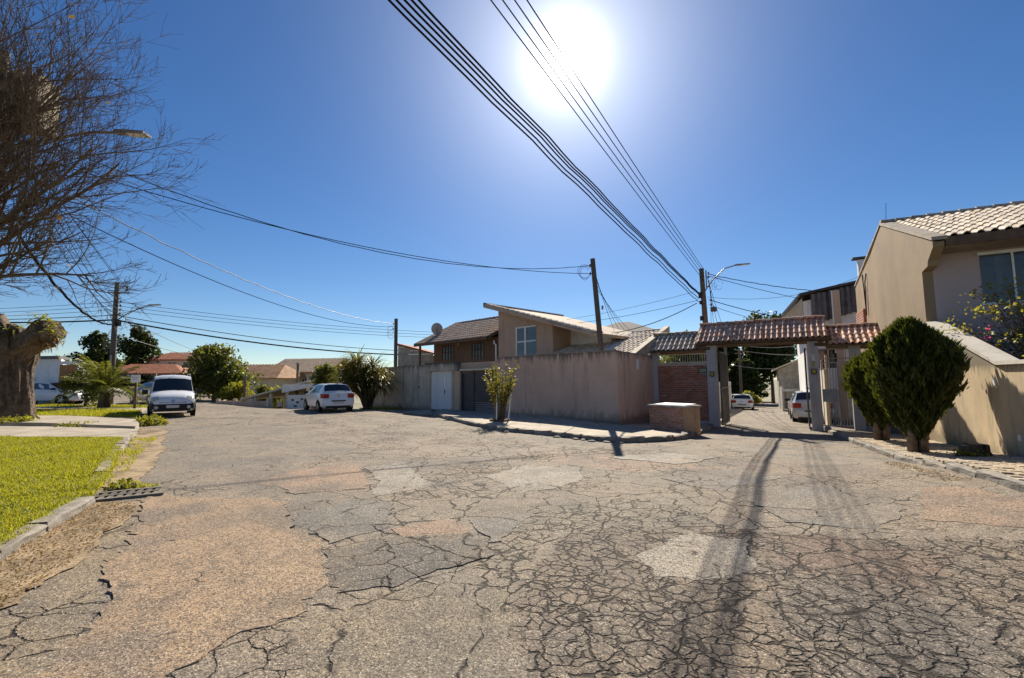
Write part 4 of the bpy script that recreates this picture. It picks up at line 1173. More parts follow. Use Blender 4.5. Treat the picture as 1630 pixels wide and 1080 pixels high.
# pedestrian gate of bars, right
pg = bpy.data.objects.new('pedestrian_gate', None); col.objects.link(pg); pg.parent = gate
for z in (-0.2, 2.2, 2.35, 2.72):
    b = MB(); b.box(6.33, 7.27, 0.12, 0.16, z, z + 0.035); b.build('rail', MT['rust_metal'], pg)
for k in range(11):
    b = MB(); x = 6.37 + k * 0.087
    b.box(x, x + 0.02, 0.13, 0.15, -0.165, 2.72 if k % 3 == 0 else 2.2); b.build('bar', MT['rust_metal'], pg)
b = MB(); b.box(6.36, 6.85, 0.085, 0.115, 0.72, 1.2); b.build('lock_plate', MT['grey_metal'], pg)
b = MB(); b.box(6.86, 6.92, 0.1, 0.17, -0.2, 2.2); b.build('leaf_post', MT['rust_metal'], pg)
# open vehicle gate leaf, seen edge-on, and its roller
lf = bpy.data.objects.new('gate_leaf', None); col.objects.link(lf); lf.parent = gate
for z in (-0.35, 1.2, 2.75):
    b = MB(); b.box(2.74, 2.8, 0.2, 2.6, z, z + 0.06); b.build('rail', MT['dark_metal'], lf)
for k in range(13):
    b = MB(); y = 0.2 + k * 0.197
    b.box(2.75, 2.79, y, y + 0.035, -0.29, 2.75); b.build('bar', MT['dark_metal'], lf)
lf = bpy.data.objects.new('gate_leaf', None); col.objects.link(lf); lf.parent = gate
for z in (-0.35, 1.2, 2.75):
    b = MB(); b.box(5.86, 5.92, 0.2, 2.6, z, z + 0.06); b.build('rail', MT['dark_metal'], lf)
for k in range(13):
    b = MB(); y = 0.2 + k * 0.197
    b.box(5.87, 5.91, y, y + 0.035, -0.29, 2.75); b.build('bar', MT['dark_metal'], lf)
b = MB(); b.lathe([(0.11, 0), (0.11, 0.06)], (6.45, -0.1, -0.28), 'y', 14); b.build('roller', MT['grey_metal'], gate)
b = MB(); b.lathe([(0.1, 0), (0.1, 0.06)], (2.2, -0.2, -0.3), 'y', 14); b.build('roller', MT['grey_metal'], gate)
# low wall with bricks right of the pedestrian gate
b = MB(); b.box(7.63, 8.55, 0.05, 0.25, -0.6, 1.3); lw = b.build('side_wall', MT['grey_paint'], gate)
bricks(lw, (7.63, 0.05, -0.15), (1, 0, 0), None, (0, -1, 0), 0.9, 0.62, 0.235, 0.085, MT['brick'])

# brick litter box at the corner
FB = Vector((0.55, -0.835)); 
bbx = thing('brick_box', 'low brick bin enclosure with pale sheet lid on the corner pavement', 'bin box', (4.72, 15.85, H(4.72, 15.85) + 0.08), math.atan2(FB.y, FB.x))
b = MB(); b.box(0, 1.36, 0, 0.8, -0.3, 0.80); b.build('core', MT['mortar'], bbx)
bricks(bbx, (0, 0, -0.08), (1, 0, 0), None, (0, -1, 0), 1.36, 0.88, 0.235, 0.088, MT['brick_box'])
b = MB(); b.box(1.36, 1.4, 0.0, 0.8, -0.2, 0.80); b.build('side_render', MT['box_side'], bbx)
b = MB(); b.box(-0.04, 1.44, -0.05, 0.85, 0.803, 0.86); b.build('rim', MT['concrete'], bbx)
b = MB(); b.obox((0.1, 0.12, 0.862), (1.22, 0, 0), (0, 0.62, 0.03), (0, 0, 0.012)); b.build('lid', MT['white_metal'], bbx)

# ================================================================== house on the right
HO = (11.1, 12.1); HRZ = math.atan2(-0.485, 0.875)
hr = thing('tan_house', 'tan gabled house with pale tiled roof and curtained window at right', 'house', (HO[0], HO[1], 0), HRZ)
b = MB(); b.xprism([(0, -0.6), (9.9, -0.6), (9.9, 5.75), (6.2, 6.42), (4.2, 6.98), (-1.05, 5.0), (-1.05, 4.88), (-0.55, 4.62), (-0.5, 4.5), (0, 4.45)], 0, 0.22); b.build('gable_wall', MT['tan_wall'], hr)
b = MB(); b.box(0.22, 9, 0.0, 0.2, -0.6, 5.0); b.build('front_wall', MT['lilac_wall'], hr)
b = MB(); b.box(0.22, 9, 9.6, 9.8, -0.6, 5.5); b.box(8.8, 9, 0.2, 9.6, -0.6, 5.0); b.build('rear_wall', MT['tan_wall'], hr)
rf = bpy.data.objects.new('roof', None); col.objects.link(rf); rf.parent = hr
b = MB(); b.xprism([(-0.95, 5.06), (4.15, 7.02), (9.9, 5.6), (9.9, 5.48), (4.15, 6.9), (-0.95, 4.94)], 0.23, 9.0); b.build('roof_deck', MT['wood'], rf)
tile_roof(rf, 0.25, 6.6, (-1.0, 5.1), (4.15, 7.08), 0.24, 13, MT['tile_pale'])
ridge_caps(rf, 0.0, 6.6, 4.15, 7.08, 0.4, MT['tile_pale'], 0.11)
b = MB(); b.obox((-0.03, -1.12, 5.03), (0.3, 0, 0), (0, 5.3, 1.99), (0, 0, 0.09)); b.build('verge_coping', MT['slab'], rf)
b = MB(); b.obox((-0.03, 4.2, 7.02), (0.3, 0, 0), (0, 5.7, -1.2), (0, 0, 0.07)); b.build('verge_coping', MT['concrete'], rf)
b = MB(); b.box(0.25, 8.9, -1.03, -0.96, 4.88, 5.1); b.build('fascia', MT['wood'], rf)
for k in range(12):
    b = MB(); y = -0.93 + k * 0.078
    b.box(0.24, 8.8, y, y + 0.066, 4.88, 4.92); b.build('soffit_board', MT['soffit'], rf)
b = MB(); b.box(1.15, 3.6, -0.02, -0.004, 3.5, 4.74); wi = b.build('window', MT['curtain'], hr)
for (x0, x1, z0, z1) in ((1.1, 3.65, 4.741, 4.82), (1.72, 1.76, 3.5, 4.74), (2.3, 2.36, 3.5, 4.74), (2.95, 2.99, 3.5, 4.74), (1.1, 3.65, 3.44, 3.499)):
    b = MB(); b.box(x0, x1, -0.05, -0.021, z0, z1); b.build('window_frame', MT['white'], wi)
b = MB(); b.box(1.7, 3.6, -0.02, -0.004, 1.45, 1.98); wi = b.build('window', MT['glass'], hr)
for (x0, x1, z0, z1) in ((1.6, 3.65, 1.981, 2.06), (2.12, 2.17, 1.45, 1.98)):
    b = MB(); b.box(x0, x1, -0.05, -0.021, z0, z1); b.build('window_frame', MT['white'], wi)
b = MB(); b.tube([(-0.02, 8.0, 6.0), (-0.06, 7.6, 5.4), (-0.05, 7.5, 4.2), (-0.06, 7.3, 5.5), (-0.02, 7.2, 5.9)], 0.02, 5); b.build('loose_cable', MT['cable'], hr)
b = MB(); b.box(-0.06, -0.004, 8.0, 9.8, 3.2, 4.55); bp = b.build('brick_patch', MT['brick'], hr)
for k in range(12):
    b = MB(); b.box(-0.08, -0.062, 8.02, 9.78, 3.25 + k * 0.11, 3.33 + k * 0.11); b.build('brick_course', MT['brick_box'], bp)
# chimney flue behind the gable
fl = thing('metal_flue', 'white metal flue with flat cap behind the tan gable', 'flue', (17.25, 22.0, 5.4))
b = MB(); b.cbox((0, 0, 1.0), (0.34, 0.34, 2.0), HRZ); b.build('duct', MT['white_metal'], fl)
b = MB(); b.cbox((0, 0, 2.1), (0.75, 0.6, 0.05), HRZ); b.cbox((0, 0, 2.03), (0.2, 0.2, 0.1), HRZ); b.build('cap', MT['dark_metal'], fl)

MT['coping'] = M('pale_coping', (0.55, 0.50, 0.42), var=0.12, bump=0.2, blotch=(0.36, 0.32, 0.25))
# sloping low wall in front of the house
lw = thing('low_wall', 'tan rendered garden wall with sloping pale coping at right', 'wall', (HO[0], HO[1], 0), HRZ)
b = MB(); b.xprism([(-0.02, -0.6), (-0.02, 3.0), (-0.25, 3.0), (-4.2, 1.83), (-9.5, 1.80), (-9.5, -0.6)], -0.03, 0.16); b.build('wall_face', MT['low_wall'], lw)
b = MB(); b.xprism([(-0.03, 3.003), (-0.03, 3.07), (-0.28, 3.07), (-4.2, 1.90), (-4.2, 1.833), (-0.25, 3.003)], -0.1, 0.26); b.build('coping', MT['coping'], lw)
b = MB(); b.xprism([(-4.205, 1.833), (-4.205, 1.9), (-9.5, 1.87), (-9.5, 1.803)], -0.1, 0.26); b.build('coping', MT['coping'], lw)
b = MB(); b.box(-0.036, -0.031, -3.95, -3.83, 1.45, 1.58); b.build('paint_chip', MT['white'], lw)
b = MB(); b.box(-0.036, -0.031, -4.7, -4.6, 0.5, 0.6); b.build('paint_chip', MT['white'], lw)

# ================================================================== vegetation helpers
def leaves(P, size, up=0.0, aspect=0.5, out=None, flat=0.0):
    n = len(P)
    u = rng.normal(0, 1, (n, 3))
    if out is not None: u = u * 0.6 + out * 1.0
    u[:, 2] += up
    u /= np.linalg.norm(u, axis=1)[:, None] + 1e-9
    v = rng.normal(0, 1, (n, 3)); v[:, 2] *= (1 - flat)
    v -= u * (u * v).sum(1)[:, None]; v /= np.linalg.norm(v, axis=1)[:, None] + 1e-9
    s = (size * rng.uniform(0.6, 1.4, n))[:, None]
    V = np.stack([P - u * s, P - v * s * aspect, P + u * s, P + v * s * aspect], 1).reshape(-1, 3)
    return V, np.arange(4 * n).reshape(-1, 4)
def cloud(clumps, n):
    # clumps: (cx,cy,cz, rx,ry,rz); leaves gather in each clump's outer shell
    w = np.array([c[3] * c[4] + c[3] * c[5] for c in clumps]); w = w / w.sum()
    idx = rng.choice(len(clumps), n, p=w)
    C = np.array(clumps)[idx]
    d = rng.normal(0, 1, (n, 3)); d /= np.linalg.norm(d, axis=1)[:, None]
    r = rng.uniform(0.15, 1.0, n) ** 0.45
    r *= 1 + 0.14 * rng.normal(0, 1, n)
    P = C[:, :3] + d * C[:, 3:6] * r[:, None]
    return P, d
def subclumps(c, k, f=0.42):
    out = []
    for _ in range(k):
        d = rng.normal(0, 1, 3); d /= np.linalg.norm(d); r = rng.uniform(0.35, 0.85)
        s = rng.uniform(0.7, 1.3) * f
        out.append((c[0] + d[0] * c[3] * r, c[1] + d[1] * c[4] * r, c[2] + d[2] * c[5] * r, c[3] * s, c[4] * s, c[5] * s))
    return out
def tree(name, label, loc, clumps, n, size, m, trunk_h, trunk_r, group=None, sub=14, cat='tree', limbs=5, f=0.42):
    t_ = thing(name, label, cat, loc, 0, group)
    cl = []
    for c in clumps: cl += subclumps(c, sub, f)
    P, d = cloud(cl, n)
    V, F = leaves(P, size, 0.1, 0.55)
    fast('crown', V, F, MT[m], t_)
    b = MB()
    b.tube([(0, 0, -0.3), (0.03, 0.02, trunk_h * 0.5), (-0.02, 0.03, trunk_h)], [trunk_r * 1.25, trunk_r, trunk_r * 0.75], 8)
    for k in range(limbs):
        c = cl[int(rng.integers(len(cl)))]
        b.tube([(0, 0, trunk_h * 0.85), (c[0] * 0.4, c[1] * 0.4, trunk_h * 0.85 + (c[2] - trunk_h * 0.85) * 0.6), (c[0], c[1], c[2])], [trunk_r * 0.55, trunk_r * 0.35, trunk_r * 0.1], 5)
    b.build('trunk', MT['bark'], t_, smooth=True)
    return t_
def strap(P0, d, L, w, droop, nseg=6):
    # one arching strap leaf as a folded strip
    pts = []; d = Vector(d).normalized(); p = Vector(P0)
    for i in range(nseg + 1):
        pts.append(p.copy())
        p = p + d * (L / nseg)
        d = (d + Vector((0, 0, -droop / nseg))).normalized()
    side = Vector((-d.y, d.x, 0))
    if side.length < 1e-4: side = Vector((1, 0, 0))
    side.normalize()
    vs = []; fs = []
    for i, q in enumerate(pts):
        t_ = i / nseg; ww = w * (0.55 + 0.9 * t_ if t_ < 0.4 else 0.91 * (1 - ((t_ - 0.4) / 0.6) ** 1.6)) + 0.002
        vs += [tuple(q - side * ww), tuple(q + Vector((0, 0, -ww * 0.35))), tuple(q + side * ww)]
    for i in range(nseg):
        a = 3 * i
        fs += [(a, a + 1, a + 4, a + 3), (a + 1, a + 2, a + 5, a + 4)]
    return vs, fs
def frond(b, P0, d, L, droop, leaf_l, leaf_w, n=22):
    # pinnate frond: rachis plus leaflets
    d = Vector(d).normalized(); p = Vector(P0); pts = []
    for i in range(9):
        pts.append(p.copy()); p = p + d * (L / 8); d = (d + Vector((0, 0, -droop / 8))).normalized()
    b.tube(pts, [0.02 - 0.0018 * i for i in range(9)], 4, False)
    for k in range(n):
        t_ = 0.15 + 0.83 * k / n
        i = min(7, int(t_ * 8)); q = pts[i].lerp(pts[i + 1], t_ * 8 - i)
        dd = (pts[i + 1] - pts[i]).normalized(); side = dd.cross(Vector((0, 0, 1)))
        if side.length < 1e-3: continue
        side.normalize()
        ll = leaf_l * (1 - 0.6 * abs(t_ - 0.45))
        for s in (-1, 1):
            e = q + side * s * ll * 0.8 + dd * ll * 0.5 + Vector((0, 0, -ll * random.uniform(0.1, 0.5)))
            w = dd * leaf_w
            m_ = (q + e) / 2 + Vector((0, 0, 0.02))
            b.add([q - w * 0.5, m_ - w, e, m_ + w], [(0, 1, 2, 3)])

# ================================================================== utility poles and lamps
def lampost_arm(t_, base, mid, tip, head_dir):
    b = MB(); b.tube([base, (base[0] * 0.6 + mid[0] * 0.4, base[1] * 0.6 + mid[1] * 0.4, base[2] * 0.5 + mid[2] * 0.5), mid, tip], 0.035, 7)
    a = b.build('lamp_arm', MT['grey_metal'], t_, smooth=True)
    hd = Vector(head_dir).normalized(); q = Vector(tip)
    s = Vector((-hd.y, hd.x, 0)).normalized()
    b = MB()
    b.obox(q - s * 0.06 - Vector((0, 0, 0.03)), hd * 0.28, s * 0.12, (0, 0, 0.09))
    b.obox(q + hd * 0.285 - s * 0.12 - Vector((0, 0, 0.02)), hd * 0.5, s * 0.24, (0, 0, 0.06))
    h = b.build('lamp_head', MT['grey_metal'], a)
    b = MB(); b.obox(q + hd * 0.32 - s * 0.09 - Vector((0, 0, 0.03)), hd * 0.42, s * 0.18, (0, 0, 0.008)); b.build('lamp_lens', MT['white'], a)
def insulators(t_, x, y, zs, r=0.05):
    for z in zs:
        b = MB(); b.lathe([(r * 0.5, -0.06), (r, -0.03), (r * 0.6, 0.0), (r, 0.03), (r * 0.5, 0.06)], (x, y, z), 'z', 8); b.build('insulator', MT['dark_brown'], t_, smooth=True)

p1 = thing('utility_pole', 'dark concrete utility pole with street lamp behind the entrance gate', 'pole', (11.2, 26.0, H(11.2, 26) - 0.1), 0, 'utility poles')
zb = p1.location.z
b = MB(); b.tube([(0.1, 0, 0), (-0.16, 0, 8.02 - zb)], [0.2, 0.13], 10); b.build('shaft', MT['pole'], p1, smooth=True, angle=40)
insulators(p1, 0.22, -0.05, [7.75 - zb, 7.5 - zb, 7.25 - zb, 6.98 - zb]); insulators(p1, 0.3, -0.05, [5.9 - zb, 6.15 - zb], 0.07)
b = MB(); b.box(0.05, 0.1, -0.1, -0.02, 6.85 - zb, 7.9 - zb); b.build('rack', MT['grey_metal'], p1)
lampost_arm(p1, (0.0, 0, 6.7 - zb), (1.15, -0.1, 8.0 - zb), (1.75, -0.15, 8.17 - zb), (1, -0.1, 0.06))
b = MB(); b.cbox((-0.32, -0.05, 6.45 - zb), (0.14, 0.14, 0.34)); b.build('junction_box', MT['black'], p1)
b = MB(); b.cbox((0.42, -0.05, 5.62 - zb), (0.28, 0.2, 0.26)); b.build('junction_box', MT['dark_metal'], p1)
b = MB(); b.cbox((-0.28, -0.05, 5.1 - zb), (0.16, 0.14, 0.26)); b.build('junction_box', MT['black'], p1)
b = MB(); b.cbox((-0.3, -0.05, 6.02 - zb), (0.12, 0.12, 0.2)); b.build('junction_box', MT['black'], p1)
# loops of slack cable
b = MB()
for (cx, cz, rr) in ((0.55, 7.2 - zb, 0.3), (0.75, 7.1 - zb, 0.35), (0.5, 6.95 - zb, 0.2)):
    b.tube([(cx + rr * math.cos(a) * 0.7, -0.1, cz + rr * math.sin(a)) for a in np.linspace(0, 5.6, 12)], 0.008, 4)
b.build('cable_loops', MT['cable'], p1)
KP = 0.877                                   # the pole stands close behind the portal roof
sc = lambda p: (p[0] * KP, p[1] * KP, 1.6 + (p[2] - 1.6) * KP)
p1.location = sc(p1.location); p1.scale = (KP, KP, KP)

p2 = thing('utility_pole', 'leaning slim concrete pole standing behind the pink wall', 'pole', (3.86, 18.8, 0), 0, 'utility poles')
b = MB(); b.tube([(0.05, 0, -0.3), (-0.44, 0, 6.7)], [0.125, 0.1], 8); b.build('shaft', MT['pole'], p2, smooth=True, angle=40)
insulators(p2, -0.56, -0.05, [6.4, 6.05], 0.04)
b = MB()
for k in range(3): b.tube([(-0.55 + 0.3 * math.cos(a) * (0.6 + 0.2 * k) - 0.25, -0.08, 6.05 + 0.28 * math.sin(a) + 0.05 * k) for a in np.linspace(0.5, 5.8, 12)], 0.007, 4)
b.build('cable_loops', MT['cable'], p2)
b = MB(); b.cbox((-0.1, -0.12, 4.6), (0.07, 0.07, 0.16)); b.build('clamp', MT['grey_metal'], p2)

p3 = thing('utility_pole', 'slim dark pole rising behind the old concrete wall', 'pole', (-7.93, 31.0, -0.2), 0, 'utility poles')
b = MB(); b.tube([(0, 0, 0), (-0.02, 0, 6.1)], [0.13, 0.12], 8); b.build('shaft', MT['pole'], p3, smooth=True, angle=40)
insulators(p3, -0.2, -0.05, [5.75, 5.4], 0.05)
b = MB()
for k in range(2): b.tube([(-0.35 + 0.22 * math.cos(a), -0.08, 5.3 - 0.3 * k + 0.3 * math.sin(a)) for a in np.linspace(0.5, 5.8, 12)], 0.01, 4)
b.build('cable_loops', MT['cable_grey'], p3)

p4 = thing('utility_pole', 'tall utility pole with lamp and many cables at the left corner', 'pole', (-25.0, 28.5, H(-25, 28.5) - 0.1), 0, 'utility poles')
zb = p4.location.z
b = MB(); b.tube([(0.0, 0, 0), (-0.1, 0, 8.0 - zb)], [0.18, 0.12], 10); b.build('shaft', MT['pole'], p4, smooth=True, angle=40)
for z in (7.75, 7.35):
    b = MB(); b.tube([(-0.1, -0.05, z - zb), (0.75, -0.05, z - zb)], 0.035, 6); b.build('cross_arm', MT['grey_metal'], p4)
insulators(p4, 0.6, -0.05, [7.5 - zb, 7.65 - zb], 0.08); insulators(p4, 0.25, -0.05, [6.75 - zb, 6.5 - zb, 6.25 - zb, 6.0 - zb], 0.07)
lampost_arm(p4, (0.0, 0, 5.55 - zb), (1.6, -0.1, 6.35 - zb), (2.1, -0.15, 6.48 - zb), (1, -0.1, 0.04))
b = MB(); b.cbox((0.2, -0.05, 5.35 - zb), (0.22, 0.2, 0.3)); b.build('junction_box', MT['black'], p4)
b = MB()
for k in range(5): b.tube([(0.0 + 0.5 * math.cos(a) * (0.5 + 0.15 * k), -0.2, 4.6 - zb - 0.15 * k + 0.4 * math.sin(a)) for a in np.linspace(0.3, 5.9, 12)], 0.014, 4)
b.build('cable_loops', MT['cable_grey'], p4)
b = MB(); b.tube([(0.06, -0.2, 0.2), (0.04, -0.22, 3.2)], 0.05, 6); b.build('conduit', MT['concrete'], p4)

# pole with transformer hidden in the bare tree, left
p5 = thing('utility_pole', 'pole with tan transformer and street lamp half hidden by bare branches', 'pole', (-12.3, 10.3, 0), 0, 'utility poles')
b = MB(); b.tube([(0, 0, 0), (0.05, 0, 9.6)], [0.2, 0.14], 10); b.build('shaft', MT['pole'], p5, smooth=True, angle=40)
b = MB(); b.cbox((1.15, -0.3, 8.05), (0.8, 0.62, 1.2), 0.3); tr = b.build('transformer', MT['transformer'], p5)
for k in range(6):
    b = MB(); b.cbox((1.15 + 0.28 * 1, -0.75 + 0 * k, 8.05), (0.03, 0.2, 0.95), 0.3); b.v = [(x - 0.42 + 0.14 * k, y + 0.043 * k - 0.06, z) for x, y, z in b.v]; b.build('cooling_fin', MT['transformer'], tr)
for k in range(3):
    b = MB(); b.lathe([(0.03, 0), (0.07, 0.05), (0.04, 0.1), (0.07, 0.15), (0.03, 0.25)], (0.9 + 0.24 * k, -0.35, 8.65), 'z', 8); b.build('bushing', MT['dark_brown'], tr)
b = MB(); b.tube([(0, 0, 8.5), (0.9, -0.2, 8.5)], 0.05, 6); b.tube([(0, 0, 7.6), (0.9, -0.2, 7.6)], 0.05, 6); b.build('bracket', MT['grey_metal'], p5)
lampost_arm(p5, (0.05, 0, 7.1), (2.6, -0.25, 7.4), (3.2, -0.3, 7.36), (1, -0.06, -0.12))

# ================================================================== overhead cables
def wire(pts, r, label, m='cable', group='overhead cables', n=28, sag=0.0, rip=0.0):
    pts = [Vector(p) for p in pts]
    out = []
    if len(pts) == 2:
        a, c = pts
        for i in range(n + 1):
            t_ = i / n; q = a.lerp(c, t_); q.z -= sag * 4 * t_ * (1 - t_)
            if rip: q.z += rip * math.sin(i * 1.9); q.x += rip * math.sin(i * 1.3 + 1)
            out.append(q)
    else:
        # quadratic through three points, the middle one at its own parameter
        a, m_, c = pts
        tm = (m_ - a).length / ((m_ - a).length + (c - m_).length)
        for i in range(n + 1):
            t_ = i / n
            l0 = (t_ - tm) * (t_ - 1) / (tm); l1 = t_ * (t_ - 1) / (tm * (tm - 1)); l2 = t_ * (t_ - tm) / (1 - tm)
            q = a * l0 + m_ * l1 + c * l2
            if rip: q.z += rip * math.sin(i * 1.9); q.x += rip * math.sin(i * 1.3 + 1)
            out.append(q)
    b = MB(); b.tube(out, r, 5)
    return tag(b.build('overhead_cable', MT[m], None, smooth=True), label, 'cable', group)
# bundle from the pole behind the gate over the camera
ORDN = {2: ['upper', 'lower'], 3: ['topmost', 'middle', 'lowest'], 4: ['first', 'second', 'third', 'fourth'], 5: ['lowest', 'second lowest', 'middle', 'second highest', 'highest']}
for k, (e, z) in enumerate((((-14.9, -14, 9.05), 6.05), ((-14.67, -14, 8.84), 6.25), ((-14.42, -14, 8.58), 6.5), ((-14.2, -14, 8.52), 6.55), ((-13.97, -14, 8.45), 6.6))):
    wire([sc((10.75, 25.9, z)), sc(e)], 0.017, ORDN[5][k] + ' dark cable of the thick bundle running from the gate pole overhead', sag=0.18, n=60, rip=0.015, group='bundle of cables from the gate pole overhead')
for k, (e, z) in enumerate((((-13.54, -14, 9.69), 7.25), ((-13.1, -14, 9.4), 7.5), ((-12.65, -14, 9.11), 7.75), ((-12.19, -14, 8.88), 7.95))):
    wire([sc((11.2, 26.0, z)), sc(e)], 0.011, ORDN[4][k] + ' from left of four thin power lines passing the sun', sag=0.15, n=50, group='power lines from the gate pole past the sun')
wire([(-12.25, 10.3, 7.9), (3.32, 18.75, 6.4)], 0.012, 'upper cable sagging across the sky to the leaning pole', sag=1.3, n=50, rip=0.006, m='cable')
wire([(-12.25, 10.3, 7.3), (3.38, 18.75, 6.05)], 0.012, 'lower cable sagging across the sky to the leaning pole', sag=0.75, n=50, rip=0.0)
wire([(-12.25, 10.3, 7.0), (-8.1, 31, 5.55)], 0.016, 'twisted grey cable descending to the slim pole by the palm', m='cable_grey', sag=0.8, n=60, rip=0.02)
wire([(-12.25, 10.3, 6.5), (-8.1, 31, 5.35)], 0.013, 'plain dark cable descending to the slim pole by the palm', sag=0.95, n=40)
# left corner pole
for k, (z0, z1, zr_) in enumerate(((6.9, 6.75, 5.0), (6.6, 6.5, 4.75), (6.3, 6.25, 4.5))):
    wire([(-60, 36, z0 + 1.2), (-25.0, 28.4, z1)], 0.014, ORDN[3][k] + ' of three thin lines running off left from the corner pole', sag=0.5, group='lines left of the corner pole')
    wire([(-25.0, 28.4, z1), (4, 48, zr_ + 1.6)], 0.014, ORDN[3][k] + ' of three thin lines running right from the corner pole', sag=0.7, group='lines right of the corner pole')
wire([(-60, 38, 8.2), (-25.0, 28.4, 5.6)], 0.05, 'thick bundled cable running off left from the corner pole', sag=0.6, n=40)
wire([(-25.0, 28.4, 5.6), (-8, 40, 3.9)], 0.05, 'thick bundled cable running right from the corner pole', sag=0.5, n=40)
wire([(-25.0, 28.4, 5.9), (-8, 41, 4.3)], 0.025, 'thinner cable beside the thick one right of the corner pole', sag=0.45, n=40)
wire([(-60, 37, 7.6), (-25.0, 28.4, 5.9)], 0.025, 'thinner cable beside the thick one left of the corner pole', sag=0.45, n=40)
wire([(-12.3, 10.3, 6.2), (-25.0, 28.4, 5.3)], 0.045, 'thick diagonal cable from the bare tree to the corner pole', m='cable', sag=0.9, n=40, rip=0.02)
for k in range(4):
    wire([(-12.3, 10.3, 8.9 - 0.35 * k), (-24.9, 28.4, 6.75 - 0.25 * k)], 0.011, ORDN[4][k] + ' from top of the lines from transformer pole to corner pole', sag=0.6 + 0.1 * k, group='lines between transformer pole and corner pole')
for k in range(2):
    wire([(-8.5, 2.0, 11 + 0.3 * k), (-24.4, 28.4, 7.62 - 0.2 * k)], 0.012, ORDN[2][k] + ' high line dropping steeply onto the corner pole cross arm', sag=0.3, group='high lines onto the cross arm')
wire([(-24.9, 28.4, 6.0), (-36, 62, 4.5)], 0.02, 'cable running from the corner pole up the side street', sag=0.8, m='cable_grey')
wire([(-24.9, 28.4, 4.7), (-30, 60, 4.2)], 0.02, 'low cable running from the corner pole to the red roofed house', sag=0.9, m='cable_grey')
# gate pole to the houses
wire([sc((11.4, 26, 7.7)), (17.7, 25.2, 6.45)], 0.02, 'wavy dark cable from gate pole to the corrugated building', sag=0.12, n=30, rip=0.012)
wire([sc((11.4, 26, 7.6)), (16.6, 25.6, 6.1)], 0.015, 'straight cable below the wavy one to the corrugated building', sag=0.05)
wire([sc((11.4, 26, 6.2)), (16.2, 25.6, 4.9)], 0.02, 'dark service cable falling from gate pole behind the portal roof', sag=0.1)
wire([sc((11.4, 26, 5.9)), (15.8, 25.6, 4.6)], 0.012, 'thin service cable falling from gate pole behind the portal roof', sag=0.15)
wire([sc((11.3, 26, 6.35)), (20.2, 26, 7.5)], 0.009, 'faint line rising from gate pole towards the tan gable', sag=0.55)
wire([(20.4, 24.5, 6.2), (17.0, 20, 9.5)], 0.009, 'faint line crossing the sky beside the metal flue')
wire([sc((10.7, 26, 6.0)), (5.2, 24.5, 4.1)], 0.02, 'dark cable drooping from gate pole to the annex roof', sag=0.25)
wire([sc((10.7, 26, 6.15)), (-2, 33, 5.6)], 0.012, 'long thin cable from gate pole behind the tall house', sag=0.5)
wire([sc((10.7, 26, 6.7)), (-4, 36, 6.0)], 0.009, 'faint long line from gate pole over the dark roof', sag=0.6)
for k in range(4):
    wire([(3.5, 18.8, 6.15 - 0.2 * k), (6.1 + 0.3 * k, 27, 4.6)], 0.011, ORDN[4][k] + ' from left of the service drops from leaning pole to roofs', sag=0.15, group='service drops from the leaning pole')
for k in range(4):
    wire([sc((11.35 + 0.06 * k, 26, 7.6 - 0.3 * k)), (26 - 0.8 * k, 54, 6.6 - 0.3 * k)], 0.014, ORDN[4][k] + ' from top of the lines running on down the gated street', sag=0.8, group='lines down the gated street')
wire([(24, 48, 5.2), (34, 50, 5.8)], 0.03, 'highest pale cable crossing over the gated street beneath the portal', m='cable_grey', sag=0.5, group='cables across the gated street')
wire([(22.5, 46, 4.6), (33, 48, 4.2)], 0.035, 'middle pale cable crossing over the gated street beneath the portal', m='cable_grey', sag=0.3, group='cables across the gated street')
wire([(24, 50, 3.2), (33.5, 49, 3.4)], 0.03, 'lowest pale cable crossing over the gated street beneath the portal', m='cable_grey', sag=0.6, group='cables across the gated street')

